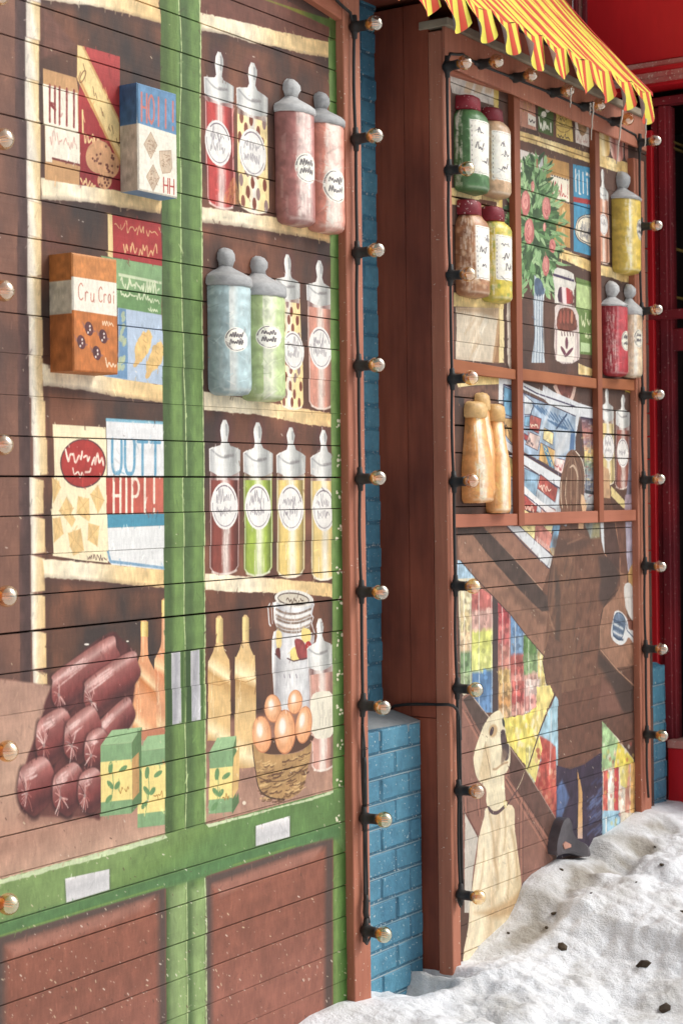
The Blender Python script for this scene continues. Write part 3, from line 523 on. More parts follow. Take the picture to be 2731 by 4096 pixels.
# ------------------------------------------------------------------ the mural of the second bay (shop window, shopper and dog)
t11, t12, t13, t14 = Tile(1300, 0, K5), Tile(2000, 0, .46620), Tile(1700, 700, .38265), Tile(2200, 600, .34017)
t15, t16, t17, t18 = Tile(1750, 1350, .35077), Tile(2200, 1350, .34017), Tile(1750, 2050, .35077), Tile(2200, 2050, .34017)
t20 = Tile(1800, 2750, .38265)
B = Canvas(5.80, 7.70, 0.0, 3.95, 640, YP, base=(84, 54, 44))
def paint_B():
    cv = B; P = cv.poly; Ln = cv.line
    mottle(cv, [(1780, 100), (2640, 400), (2640, 4000), (1780, 4000)], (86, 58, 48), (66, 46, 42), (112, 72, 56), .8)
    G3 = lambda a, b, c: {'p': tuple(c), 'c': [(0, a), (1, b)]}
    # --- left light of the window: pale tray front, cream frame, shelves
    P(t11([(960, 540), (1320, 660), (1325, 830), (1000, 730)]), (206, 200, 196), mott=.2)
    for x in (1120, 1200, 1280): P(t11([(x, 600), (x + 60, 620), (x + 20, 740), (x - 30, 730)]), (206, 172, 132), alpha=.7, soft=3)
    P(t11([(1322, 670), (1362, 685), (1365, 1560), (1325, 1560)]), {'p': tuple(t11([(1322, 900), (1362, 900)])), 'c': [(0, (170, 130, 70)), (.4, (216, 190, 120)), (1, (206, 178, 76))]})
    P(t11([(960, 1470), (1200, 1480), (1380, 1530), (1380, 1640), (960, 1600)]), (222, 192, 126), mott=.2)
    P(t13([(300, 130), (640, 160), (790, 200), (795, 330), (740, 300), (540, 270), (320, 235)]), (222, 198, 136), mott=.2)
    Ln(t13([(320, 228), (500, 258), (740, 300)]), 6, (82, 56, 44)); P(t13([(560, 250), (740, 280), (740, 340), (560, 300)]), (120, 72, 52), mott=.2)
    P(t13([(742, 200), (800, 205), (822, 1960), (770, 1960)]), {'p': tuple(t13([(742, 900), (815, 900)])), 'c': [(0, (226, 206, 150)), (.5, (236, 216, 160)), (1, (206, 172, 80))]})
    P(t13([(300, 1225), (600, 1250), (820, 1310), (820, 1400), (300, 1370)]), (224, 196, 126), mott=.22)
    P(t13([(320, 1380), (770, 1390), (770, 1520), (740, 1860), (715, 1960), (320, 1925)]), (206, 192, 172), mott=.12)
    P(t13([(320, 1375), (770, 1385), (770, 1510), (600, 1440), (330, 1430)]), (176, 140, 104), alpha=.7, soft=5)
    for i in range(16):
        x = random.uniform(380, 700); y = random.uniform(1400, 1800)
        Ln(t13([(x, y), (x - 60, y + random.uniform(80, 200))]), random.uniform(5, 14), random.choice([(232, 228, 220), (190, 160, 126), (222, 214, 200)]), alpha=.5, soft=3, rough=.25)
    P(t13([(750, 1520), (770, 1500), (770, 1960), (700, 1960)]), (176, 130, 84), alpha=.8, soft=3)
    Ln(t13([(770, 1385), (770, 1960)]), 4, (182, 150, 90))
    P(t13([(860, 230), (905, 240), (925, 1960), (862, 1960)]), (60, 44, 42))
    # jar glimpsed at the mullion
    P(smooth(t13([(905, 1010), (930, 1200), (940, 1960), (862, 1960), (855, 1330), (880, 1200)]), 3), (222, 208, 196), mott=.2)
    P(t13([(890, 1010), (925, 1010), (925, 1200), (885, 1190)]), (150, 40, 54))
    for y in range(1290, 1950, 45): P(t13([(895, y), (925, y + 6), (925, y + 26), (890, y + 18)]), (128, 88, 74), alpha=.6, wob=1)
    # cream strip above the dark gap, left lower light
    P(t15([(200, 430), (715, 455), (705, 535), (420, 548), (235, 572)]), {'p': tuple(t15([(300, 430), (300, 560)])), 'c': [(0, (216, 184, 106)), (1, (230, 208, 150))]}, mott=.15)
    P(t15([(235, 575), (710, 535), (705, 700), (600, 780), (235, 780)]), (112, 76, 62), mott=.35)
    P(t15([(235, 660), (300, 700), (300, 800), (260, 790), (235, 740)]), (58, 46, 48))
    # --- middle light: upper shelf cards
    P(t12([(100, 820), (300, 885), (312, 1125), (100, 1060)]), (196, 134, 112), mott=.1)
    P(t12([(240, 970), (308, 1010), (308, 1095), (242, 1070)]), (232, 226, 218)); Ln(t12([(252, 1025), (262, 1050), (278, 1032), (290, 1060), (300, 1045)]), 5, (80, 60, 60))
    for i in range(16): x = random.uniform(190, 270); y = random.uniform(860, 960); Ln(t12([(x, y), (x + 6, y + 12)]), 4, random.choice([(198, 160, 76), (150, 110, 60)]))
    P(t12([(325, 900), (460, 945), (455, 1175), (330, 1130)]), (74, 100, 48), mott=.2)
    for c, r in (((365, 905), 18), ((408, 940), 22), ((375, 985), 24)): cv.ell(t12([c])[0], r * .42, r * .6, (226, 226, 216))
    cv.scrib(t12([(335, 1100)])[0], 54, 42, 12, (228, 230, 220), wd=9, slope=.3)
    P(t12([(480, 955), (615, 1005), (628, 1222), (484, 1178)]), (214, 182, 88), mott=.12); Ln(t12([(475, 1070), (620, 1110)]), 5, (150, 120, 60))
    for y in (990, 1030, 1070): cv.scrib(t12([(508, y)])[0], 34, 14, 12, (90, 72, 56), wd=4, slope=.28)
    cv.scrib(t12([(500, 1170)])[0], 52, 16, 8, (90, 72, 56), wd=5, slope=.3); cv.ell(t12([(548, 1065)])[0], 32, 34, (160, 120, 60), ring=4)
    P(t12([(640, 1010), (775, 1060), (775, 1270), (650, 1225)]), (224, 214, 208), mott=.08); P(smooth(t12([(670, 1040), (730, 1060), (740, 1130), (705, 1170), (675, 1120)]), 4), (166, 126, 84), mott=.3)
    cv.scrib(t12([(660, 1215)])[0], 46, 26, 16, (190, 140, 128), wd=4, slope=.25, rough=.4)
    # shelf
    shf = lambda q, a=.3: P(q, {'p': (q[0], q[len(q) // 2]), 'c': [(0, (232, 210, 154)), (.25, (216, 182, 112)), (.5, (234, 214, 160)), (.75, (214, 176, 100)), (1, (226, 196, 130))]}, mott=.25, wob=1)
    shf(t12([(60, 1090), (300, 1165), (560, 1250), (780, 1325), (780, 1402), (560, 1330), (330, 1250), (60, 1170)])); Ln(t12([(60, 1135), (330, 1215), (780, 1365)]), 4, (120, 82, 50), alpha=.8)
    shf(t12([(820, 1320), (1100, 1400), (1100, 1490), (990, 1475), (820, 1415)]))
    # row below: packets behind roses
    P(t12([(150, 1275), (362, 1345), (372, 1716), (150, 1716)]), (224, 214, 212)); P(t12([(335, 1330), (362, 1345), (362, 1470), (335, 1460)]), (180, 184, 190))
    P(t14([(-50, 80), (215, 155), (235, 1155), (60, 1100), (-60, 1000)]), (188, 138, 72), mott=.1)
    P(t14([(0, 280), (215, 345), (220, 635), (0, 560)]), (234, 228, 212)); 
    for a, b in (((10, 292), (205, 352)), ((10, 556), (210, 624))):
        for i in range(7): Ln(t14([(a[0] + (b[0] - a[0]) * i / 6.5, a[1] + (b[1] - a[1]) * i / 6.5), (a[0] + (b[0] - a[0]) * (i + .5) / 6.5, a[1] + (b[1] - a[1]) * (i + .5) / 6.5)]), 5, (70, 50, 50))
    Ln(smooth(t14([(0, 400), (12, 370), (20, 520), (50, 390), (60, 380), (52, 520), (70, 460), (90, 530), (100, 470), (112, 535), (126, 400), (132, 540), (150, 510), (165, 545), (180, 535)]), 3, False), 5, (196, 44, 48)); Ln(t14([(200, 405), (200, 520)]), 4, (196, 44, 48)); Ln(t14([(196, 545), (198, 560)]), 5, (196, 44, 48))
    for x, y in ((90, 700), (150, 770), (150, 1010), (70, 690)):
        cv.ell(t14([(x, y)])[0], 8, 34, (216, 176, 122), alpha=.8, mott=.3)
    P(t14([(262, 165), (500, 215), (500, 590), (268, 545)]), (58, 146, 196), mott=.07); P(t14([(266, 545), (500, 592), (500, 645), (268, 605)]), (176, 50, 52)); P(t14([(270, 605), (500, 648), (500, 1250), (276, 1190)]), (58, 142, 190), mott=.12)
    for x, y0, y1 in ((292, 230, 480), (332, 245, 510), (378, 268, 500), (428, 345, 520), (470, 360, 560)): Ln(t14([(x, y0), (x + 6, y1)]), 9, (226, 230, 232))
    cv.ell(t14([(428, 285)])[0], 5, 7, (226, 230, 232)); cv.ell(t14([(470, 300)])[0], 6, 10, (226, 230, 232)); Ln(t14([(332, 500), (352, 515)]), 7, (226, 230, 232))
    oval = smooth(t14([(290, 960), (310, 820), (400, 760), (520, 790), (520, 1140), (420, 1110), (330, 1060)]), 5); P(oval, (60, 60, 70)); P(smooth(t14([(297, 955), (316, 828), (402, 770), (520, 800), (520, 1128), (420, 1100), (338, 1052)]), 5), (226, 218, 198))
    Ln(smooth(t14([(308, 950), (326, 838), (402, 785), (510, 812)]), 5, False), 4, (50, 50, 64)); Ln(smooth(t14([(308, 960), (345, 1040), (420, 1085), (510, 1112)]), 5, False), 4, (50, 50, 64))
    for y in (960, 1030): cv.scrib(t14([(350, y)])[0], 44, 44, 22, (120, 120, 130), wd=5, slope=.28, rough=.2)
    # second shelf
    shf(t14([(70, 1140), (240, 1200), (505, 1320), (505, 1445), (330, 1370), (120, 1275), (60, 1260)]))
    # right light: jars and shelf
    P(smooth(t12([(842, 1100), (940, 1140), (940, 1310), (915, 1345), (870, 1335), (842, 1310)]), 3), {'p': tuple(t12([(842, 1200), (940, 1200)])), 'c': [(0, (224, 188, 110)), (.4, (238, 222, 180)), (.8, (206, 156, 70)), (1, (232, 210, 160))]}, mott=.1)
    P(smooth(t12([(948, 1150), (1058, 1190), (1060, 1340), (1030, 1390), (980, 1370), (948, 1300)]), 3), {'p': tuple(t12([(948, 1250), (1060, 1250)])), 'c': [(0, (230, 200, 190)), (.3, (180, 96, 84)), (.5, (228, 190, 184)), (.8, (170, 88, 78)), (1, (226, 200, 190))]}, mott=.12)
    P(t12([(1068, 1200), (1096, 1210), (1100, 1410), (1070, 1350)]), (190, 120, 106), mott=.2); P(t12([(1058, 1185), (1068, 1190), (1070, 1380), (1058, 1380)]), (40, 30, 34))
    # right light: painted bottle with pink body
    dish(cv, (2407, 2418), 20, 677, 726, 766, 790, 1056, (214, 142, 112), lab=(-.1, .4, .85), glow=0)
    shf(t14([(570, 1350), (700, 1370), (930, 1480), (940, 1560), (850, 1550), (720, 1500), (570, 1465)]))
    # --- roses and leaves
    random.seed(21)
    ctr = t13([(1110, 400)])[0]
    def leaf(x, y, an, ln, wd, c):
        dx, dy = math.cos(an), math.sin(an); nx, ny = -dy, dx
        P(smooth([(x, y), (x + dx * ln * .4 + nx * wd, y + dy * ln * .4 + ny * wd), (x + dx * ln, y + dy * ln), (x + dx * ln * .4 - nx * wd, y + dy * ln * .4 - ny * wd)], 3), c, soft=1)
        Ln([(x + dx * ln * .15, y + dy * ln * .15), (x + dx * ln * .85, y + dy * ln * .85)], 2, tuple(int(v * .75) for v in c), alpha=.8)
    core = smooth(t13([(870, 420), (1000, -60), (1060, -180), (1180, -80), (1290, 80), (1300, 250), (1400, 420), (1350, 640), (1400, 830), (1330, 1040), (1250, 1180), (1150, 1160), (1060, 1060), (950, 960), (890, 700)]), 4)
    P(core, (56, 90, 50), mott=.5, wob=6)
    q = cv.T(core); cx0, cx1, cy0, cy1 = 2040, 2236, 640, 1170
    for i in range(380):
        x = random.uniform(cx0, cx1); y = random.uniform(cy0, cy1)
        wv = 1 - abs((x - 2130) / 112) ** 2
        if wv < random.random() * .45 or (y < 760 and abs(x - 2110) > 75) or (y > 1060 and abs(x - 2140) > 70): continue
        an = math.atan2(y - 900, (x - 2130) * 2.2) + random.uniform(-.8, .8)
        c = random.choice([(70, 112, 58), (96, 146, 86), (126, 172, 112), (142, 186, 128), (48, 80, 46), (110, 160, 98), (160, 198, 142)])
        leaf(x, y, an, random.uniform(28, 60), random.uniform(4, 8), c)
    for x, y in ((1090, 1080), (1130, 1150), (1180, 1080), (1210, 1130), (1260, 1160), (1300, 1040)): x_, y_ = t13([(x, y)])[0]; leaf(x_, y_, 1.45, 46, 7, (128, 176, 116))
    def rose(c, rx, ry):
        cv.ell(c, rx, ry, (198, 106, 104), mott=.2, wob=1.5); cv.ell((c[0] - rx * .1, c[1] - ry * .2), rx * .7, ry * .65, (222, 146, 140), alpha=.7, soft=2)
        for k in range(6):
            s_ = .3 + .6 * k / 5; a0 = random.uniform(0, 6)
            Ln(smooth([(c[0] + rx * s_ * .8 * math.cos(a0 + j * .5), c[1] + ry * s_ * .85 * math.sin(a0 + j * .5)) for j in range(6)], 3, False), 3, random.choice([(160, 62, 66), (170, 74, 74), (234, 176, 166)]), alpha=.8)
    for x, y, rx, ry in ((1045, 290, 18, 52), (1120, 120, 7, 24), (1262, 345, 17, 46), (1088, 590, 20, 52), (1248, 545, 6, 18), (1330, 740, 13, 28), (1258, 945, 14, 42), (895, 370, 6, 16)): rose(t13([(x, y)])[0], rx, ry)
    Ln(t12([(312, 1370), (312, 1430)]), 8, (196, 60, 70))
    # fluted glass vase
    vq = t13([(1135, 1040), (1250, 1190), (1230, 1300), (1222, 1700), (1250, 1960), (1110, 1960), (1140, 1650), (1130, 1300)])
    P(vq, (176, 192, 210))
    P(smooth(t13([(1140, 1090), (1200, 1090), (1240, 1230), (1150, 1260)]), 3), (76, 98, 130), mott=.3)
    for i, x in enumerate(range(1140, 1235, 13)): Ln(t13([(x, 1250), (x - 2, 1600), (x - 8 + i * 2, 1960)]), 3.5, ((66, 84, 118), (222, 228, 236))[i % 2], alpha=.9)
    # preserving jar with paper label
    P(smooth(t13([(1350, 985), (1420, 975), (1530, 1020), (1552, 1070), (1552, 1200), (1345, 1180)]), 2), (206, 204, 202), mott=.12)
    P(t13([(1350, 1045), (1550, 1090), (1550, 1118), (1350, 1075)]), (62, 50, 84))
    P(t14([(45, 1480), (270, 1545), (275, 1640), (270, 1790), (45, 1800)]), (212, 210, 206), mott=.1); Ln(t14([(40, 1465), (270, 1535)]), 10, (62, 48, 84))
    P(smooth(t14([(90, 1640), (130, 1605), (250, 1650), (260, 1800), (90, 1780)]), 2), {'p': tuple(t14([(90, 1700), (260, 1700)])), 'c': [(0, (70, 44, 66)), (.2, (90, 44, 60)), (.28, (236, 216, 222)), (.5, (230, 206, 212)), (.58, (186, 44, 48)), (.8, (176, 50, 52)), (1, (120, 60, 60))]})
    jb = smooth(t14([(60, 1830), (150, 1800), (270, 1830), (335, 1920), (345, 2060), (340, 2460), (60, 2460), (55, 1950)]), 3)
    P(jb, (206, 192, 192), mott=.1); P(smooth(t14([(95, 1900), (170, 1850), (260, 1880), (300, 1980), (305, 2110), (90, 2120)]), 3), (116, 58, 44), mott=.4)
    for x in (120, 160, 205, 250): P(smooth(t14([(x, 1880), (x + 16, 1930), (x + 8, 2040), (x - 14, 2000)]), 3), random.choice([(188, 112, 84), (226, 170, 130), (160, 76, 60)]))
    P(t14([(80, 2120), (285, 2160), (275, 2500), (75, 2480)]), (226, 220, 214)); 
    for i in range(5): Ln(t14([(125 + i * 33, 2145), (130 + i * 33, 2180)]), 8, (112, 62, 74))
    for (x, y), an in (((185, 2270), 0), ((150, 2370), -.5), ((215, 2380), .7)): cv.ell(t14([(x, y)])[0], 6, 24, (112, 56, 76), ang=an)
    for y, n, h_ in ((300, 4, 14), (375, 5, 12)):
        for i in range(n): Ln(t16([(145 + i * 30, y), (148 + i * 30, y + h_ * 2)]), 5, (96, 66, 70))
    Ln(t14([(310, 2000), (318, 2460)]), 5, (150, 110, 110)); Ln(t14([(62, 2000), (60, 2460)]), 5, (130, 90, 96))
    P(smooth(t15([(1330, 540), (1560, 545), (1565, 640), (1540, 720), (1500, 750), (1420, 700), (1350, 620)]), 3), (206, 172, 160), mott=.15); P(smooth(t16([(90, 540), (260, 560), (255, 660), (225, 720), (150, 700), (100, 620)]), 3), (120, 62, 54), mott=.4)
    # green packet
    P(t14([(300, 1495), (510, 1560), (510, 2500), (340, 2500), (335, 1950), (295, 1850)]), (98, 130, 62), mott=.12); P(t14([(298, 1565), (510, 1620), (505, 1895), (300, 1850)]), (172, 200, 132), mott=.18)
    cv.scrib(t14([(365, 2060)])[0], 40, 50, 9, (206, 214, 170), wd=8, slope=.1); cv.scrib(t14([(400, 2200)])[0], 28, 34, 7, (206, 214, 170), wd=7, slope=.1); P(t14([(350, 2260), (460, 2280), (460, 2380), (350, 2370)]), (176, 206, 150))
    P(t16([(340, 195), (510, 210), (510, 360), (340, 300)]), (92, 62, 48), mott=.2); shf(t16([(330, 300), (420, 340), (515, 370), (515, 450), (330, 430)]))
    # --- lower middle light: leaning magazine rack
    P(t15([(700, 450), (870, 470), (1560, 775), (1590, 880), (870, 545), (750, 535), (745, 760), (695, 750)]), (206, 212, 222), mott=.06)
    P(t16([(-80, 560), (40, 640), (330, 770), (510, 830), (515, 960), (340, 935), (270, 1330), (290, 920), (-20, 780), (-100, 700)]), (204, 210, 222), mott=.06)
    Ln(t15([(985, 560), (1130, 640), (1568, 790)]), 6, (54, 44, 78)); Ln(t15([(760, 540), (880, 590), (985, 640), (1300, 790), (1568, 900)]), 6, (54, 44, 78)); Ln(t15([(752, 540), (745, 900), (760, 1160)]), 6, (54, 44, 78))
    body = t15([(755, 545), (985, 645), (1568, 905), (1568, 1280), (1420, 1560), (1250, 1450), (985, 1310), (770, 1170)])
    P(body, (150, 174, 204), mott=.3)
    random.seed(5)
    def card(qz, c, tl=t15, sc=None): P(tl(qz), c, mott=.35, wob=1.2); Ln(tl(qz + [qz[0]]), 3.5, (58, 48, 70), alpha=.8); sc and cv.scrib(tl([(qz[3][0] + 12, qz[3][1] - 14)])[0], abs(qz[1][0] - qz[0][0]) * .26, 26, 9, sc, wd=5, slope=.45)
    card([(760, 560), (870, 610), (870, 920), (745, 870)], (96, 150, 190)); card([(985, 650), (1110, 760), (1050, 880), (985, 880)], (200, 208, 220)); card([(990, 900), (1050, 900), (1040, 1020), (985, 1010)], (110, 160, 196))
    card([(1050, 880), (1180, 930), (1150, 1100), (1045, 1040)], (176, 84, 78), sc=(236, 222, 200)); card([(760, 920), (870, 930), (870, 1240), (745, 1080)], (190, 150, 96), sc=(60, 50, 50)); card([(985, 1090), (1040, 1130), (1040, 1210), (985, 1160)], (180, 60, 60))
    card([(1210, 1030), (1320, 1090), (1310, 1230), (1200, 1160)], (228, 210, 150)); card([(1170, 1200), (1340, 1290), (1330, 1500), (1150, 1400)], (206, 160, 92)); P(t15([(1190, 1220), (1250, 1250), (1330, 1500), (1270, 1470)]), (70, 130, 176))
    for k in range(4): Ln(t15([(1210 + k * 28, 1245 + k * 60), (1240 + k * 22, 1275 + k * 58), (1222 + k * 26, 1300 + k * 55)]), 4, (226, 210, 150))
    card([(1340, 1370), (1450, 1400), (1420, 1560), (1330, 1510)], (228, 200, 200), sc=(170, 60, 60)); card([(1050, 1080), (1170, 1130), (1140, 1290), (1000, 1220)], (206, 176, 170), sc=(80, 60, 70))
    for k in range(9): Ln(t15([(1080 + k * 50, 760 + k * 22), (1180 + k * 46, 860 + k * 26)]), 9, (56, 96, 146), alpha=.8, rough=.15)
    for k in range(7): Ln(t15([(1250 + k * 42, 940 + k * 18), (1350 + k * 35, 1010 + k * 12)]), 8, (56, 96, 146), alpha=.75, rough=.15)
    Ln(t15([(1090, 770), (1050, 900)]), 6, (50, 60, 90)); Ln(t15([(1470, 880), (1350, 1040)]), 8, (46, 70, 110)); Ln(t16([(190, 905), (80, 1060)]), 8, (46, 70, 110))
    for a, b in (((1300, 760), (1130, 1200)), ((1500, 1050), (1330, 1400))): Ln(t15([a, b]), 18, (226, 228, 236), alpha=.55, soft=7)
    P(t16([(70, 1090), (250, 1110), (220, 1330), (40, 1440)]), (206, 206, 212), alpha=.6, soft=5); P(t16([(240, 1130), (290, 1110), (280, 1320), (225, 1330)]), (72, 106, 156), soft=3)
    # white bars of the rack
    P(t15([(750, 1150), (870, 1250), (985, 1330), (985, 1440), (870, 1340), (770, 1260)]), (212, 216, 226)); P(t15([(780, 1330), (985, 1345), (1440, 1620), (1400, 1720), (985, 1450), (870, 1380)]), (210, 216, 228))
    Ln(t15([(985, 1330), (1200, 1450), (1440, 1600)]), 6, (52, 40, 76)); Ln(t15([(985, 1470), (1200, 1600), (1410, 1730)]), 6, (52, 40, 76))
    P(t15([(800, 1350), (985, 1470), (1400, 1730), (1400, 2010), (1180, 2010), (985, 1900), (985, 2010), (820, 2010)]), (176, 186, 200), mott=.4)
    card([(990, 1490), (1150, 1570), (1120, 1820), (985, 1690)], (128, 164, 196)); card([(1170, 1560), (1370, 1720), (1340, 1880), (1140, 1720)], (176, 76, 68), sc=(232, 206, 190)); card([(990, 1760), (1140, 1880), (1120, 2000), (985, 1960)], (172, 66, 60), sc=(232, 206, 190)); card([(800, 1350), (880, 1400), (880, 1600), (805, 1580)], (196, 176, 110))
    card([(1160, 1880), (1340, 1960), (1340, 2010), (1180, 2010)], (200, 160, 150)); P(t15([(990, 1690), (1160, 1850), (1380, 2010), (1260, 2010), (1100, 1900), (985, 1790)]), (220, 222, 230)); Ln(t15([(990, 1790), (1130, 1900), (1250, 2010)]), 5, (52, 40, 76))
    P(t15([(985, 1960), (1060, 2010), (985, 2010)]), (226, 216, 150))
    # glass tubes at its right
    P(t16([(360, 950), (515, 960), (515, 2040), (400, 2030), (400, 1350)]), {'p': tuple(t16([(430, 960), (430, 2030)])), 'c': [(0, (80, 64, 84)), (.1, (150, 96, 96)), (.2, (180, 120, 104)), (.26, (130, 110, 130)), (.34, (206, 170, 110)), (.42, (200, 184, 110)), (.5, (110, 130, 110)), (.62, (130, 140, 156)), (.75, (90, 96, 120)), (.85, (186, 190, 196)), (1, (90, 84, 88))]}, mott=.4)
    for k in range(70): x = random.uniform(372, 508); y = random.uniform(980, 1980); cv.line(t16([(x - 14, y), (x + 14, y + random.uniform(-6, 6))]), random.uniform(4, 9), random.choice([(206, 200, 206), (70, 56, 70), (170, 90, 86), (216, 190, 130), (96, 110, 140)]), alpha=.5, rough=.2)
    for k in range(14): x = random.uniform(380, 505); y = random.uniform(980, 1900); Ln(t16([(x, y), (x, y + 160)]), 5, (232, 232, 236), alpha=.4, soft=2)
    Ln(t16([(355, 940), (515, 965)]), 6, (50, 40, 70)); P(t16([(410, 1790), (515, 1810), (515, 1850), (410, 1830)]), (50, 54, 64)); Ln(t16([(355, 940), (360, 1330)]), 5, (50, 40, 70))
    # dark gap above the rack, right of it
    P(t16([(330, 570), (515, 580), (515, 830), (340, 740)]), (78, 52, 44))
    # shopper's hair
    hair = smooth(t16([(250, 1320), (300, 1340), (360, 1430), (395, 1560), (405, 1700), (395, 1900), (380, 2040), (130, 2040), (112, 1800), (125, 1640), (170, 1480), (190, 1380)]), 4)
    P(hair, (116, 78, 58), mott=.25); Ln(smooth(t16([(300, 1340), (370, 1440), (405, 1600), (405, 1720)]), 4, False), 5, (236, 222, 206))
    for k in range(34):
        u = random.uniform(-1, 1); x = 262 + u * 118
        Ln(smooth(t16([(262 + u * 30, 1370 + abs(u) * 60), (x, 1580), (262 + u * 124, 1840), (255 + u * 115, 2040)]), 4, False), random.choice([3, 4, 6]), random.choice([(86, 56, 44), (140, 100, 78), (98, 64, 48), (176, 140, 116)]), alpha=.6)
    for k in range(3): Ln(smooth(t16([(230, 1530), (270, 1500 + k * 10), (310, 1560 + k * 20), (325, 1640 + k * 30)]), 4, False), 4, (212, 186, 164), alpha=.8)
    Ln(smooth(t16([(130, 1700), (125, 1850), (140, 2000)]), 4, False), 5, (226, 206, 186)); Ln(smooth(t16([(190, 1650), (180, 1850), (200, 2000)]), 4, False), 5, (214, 190, 166), alpha=.8)
    P(t16([(365, 1840), (395, 1860), (425, 1980), (415, 2050), (375, 2050), (360, 1950)]), (222, 180, 138))
    # right light lower: two jars, table, sleeve
    dish(cv, (2426, 2434), 24, 1553, 1604, 1628, 1680, 1940, (222, 196, 130), lab=(.05, .42, .95), glow=0)
    dish(cv, (2491, 2486), 27, 1580, 1626, 1650, 1706, 1958, (156, 84, 72), lab=(.05, .42, .85), glow=0)
    P(smooth(t16([(610, 1540), (660, 1540), (690, 1580), (705, 1900), (640, 1940), (610, 1880)]), 3), (190, 148, 110), mott=.15); P(t16([(610, 1880), (700, 1890), (760, 2050), (610, 2050)]), (100, 64, 48), mott=.2)
    P(t16([(715, 1745), (875, 1920), (880, 2020), (850, 2000), (715, 1860)]), (222, 202, 134)); P(t16([(940, 900), (975, 940), (975, 2050), (870, 2050), (900, 1800), (925, 1500)]), (110, 106, 128), mott=.3)
    P(t16([(845, 605), (940, 640), (960, 670), (900, 640)]), (214, 190, 60)); P(t16([(880, 1850), (975, 1840), (975, 2050), (870, 2050)]), (170, 150, 170), mott=.3)
    # --- below the window: polished chair or counter in browns, shopper's coat
    P(t17([(225, 130), (1568, 130), (1568, 700), (225, 700)]), (126, 84, 68), mott=.15)
    P(t18([(0, 120), (990, 90), (990, 2352), (0, 2352)]), (104, 70, 56), mott=.22)
    P(t17([(225, 165), (520, 160), (870, 530), (1250, 960), (1260, 1130), (1210, 1200), (1000, 1000), (640, 600), (400, 260), (225, 270)]), (74, 56, 48), mott=.25, soft=3)
    P(t17([(225, 270), (400, 262), (560, 470), (770, 700), (1000, 1000), (1210, 1210), (1225, 1500), (1200, 1640), (900, 1290), (620, 950), (480, 790), (250, 560)]), (142, 100, 80), mott=.2)
    P(t17([(640, 640), (900, 900), (1180, 1150), (1200, 1240), (900, 1000)]), (100, 70, 56), alpha=.8, soft=7)
    P(t17([(510, 165), (790, 160), (1280, 640), (1240, 950), (870, 530), (650, 300)]), (140, 96, 78), mott=.15); Ln(t17([(515, 180), (880, 540), (1245, 945)]), 7, (186, 144, 118), alpha=.8)
    P(t17([(790, 150), (930, 150), (1310, 500), (1280, 648)]), (208, 214, 226), mott=.06); Ln(t17([(790, 160), (1000, 390), (1280, 650)]), 5, (60, 48, 76)); Ln(t17([(930, 150), (1310, 498)]), 6, (60, 44, 72))
    P(t17([(935, 150), (1110, 150), (1100, 310)]), (230, 216, 150), mott=.2); P(t17([(1110, 150), (1230, 150), (1300, 260), (1270, 450), (1110, 320)]), (196, 120, 110), mott=.4); P(t17([(1200, 150), (1470, 140), (1400, 420), (1310, 495), (1270, 400), (1320, 220)]), (118, 164, 204), mott=.4)
    P(t17([(1200, 150), (1310, 150), (1290, 240)]), (226, 214, 160)); Ln(t17([(1460, 150), (1320, 480)]), 12, (226, 230, 238), alpha=.7, soft=4)
    for k in range(8): Ln(t17([(1130 + k * 18, 280 + k * 14), (1140 + k * 18, 370 + k * 10)]), 4, (236, 222, 214), alpha=.8)
    P(smooth(t17([(1268, 420), (1310, 400), (1370, 440), (1340, 500), (1290, 480)]), 3), (206, 160, 96), alpha=.7)
    # coat
    coat = t18([(120, 130), (460, 300), (600, 300), (640, 480), (760, 150), (890, 150), (905, 640), (905, 740), (820, 900), (640, 1080), (590, 1220), (575, 1620), (770, 1840), (975, 2040), (985, 2352), (-30, 2352), (-260, 2400), (-160, 1100), (40, 520)])
    P(coat, (112, 74, 58), mott=.24)
    P(t17([(1315, 500), (1568, 380), (1568, 2281), (1390, 2281), (1320, 2060), (1230, 1950), (1190, 1700), (1210, 1600), (1225, 1350), (1260, 1100), (1265, 800)]), (118, 80, 62), mott=.18)
    P(t20([(1080, 80), (1568, -40), (1568, 700), (1300, 820), (1180, 840), (1120, 800)]), (104, 66, 52), mott=.18)
    P(t20([(1560, -100), (1960, -200), (1960, 560), (1568, 690)]), (98, 64, 52), mott=.2)
    P(t18([(570, 520), (720, 480), (820, 740), (770, 920), (620, 1100), (560, 1000), (590, 800)]), (66, 52, 50), alpha=.8, soft=10)
    P(t18([(560, 1640), (780, 1850), (980, 2050), (980, 2352), (840, 2352), (700, 2000), (560, 1800)]), (64, 50, 46), alpha=.8, soft=10)
    P(t18([(600, 1950), (720, 2050), (860, 2352), (560, 2352)]), (126, 82, 70), alpha=.8, soft=9)
    P(t17([(1330, 560), (1400, 900), (1390, 1500), (1360, 2100), (1320, 1900), (1340, 1100)]), (72, 56, 50), alpha=.7, soft=7)
    P(t17([(1280, 660), (1330, 560), (1310, 900), (1260, 1200)]), (90, 64, 54), alpha=.7, soft=4); Ln(t17([(1265, 800), (1245, 1100), (1225, 1400), (1205, 1640)]), 4, (156, 116, 94), alpha=.8)
    P(t17([(1250, 1120), (1330, 1340), (1300, 1330)]), (176, 130, 106), alpha=.7, soft=3)
    Ln(smooth(t17([(1318, 505), (1290, 640), (1268, 800), (1252, 1000), (1248, 1150), (1222, 1380), (1205, 1640)]), 4, False), 6, (52, 38, 36), alpha=.75, soft=2)
    Ln(smooth(t18([(905, 735), (830, 870), (700, 1000), (640, 1080), (592, 1220), (578, 1420), (572, 1640)]), 4, False), 7, (56, 42, 38), alpha=.75, soft=2)
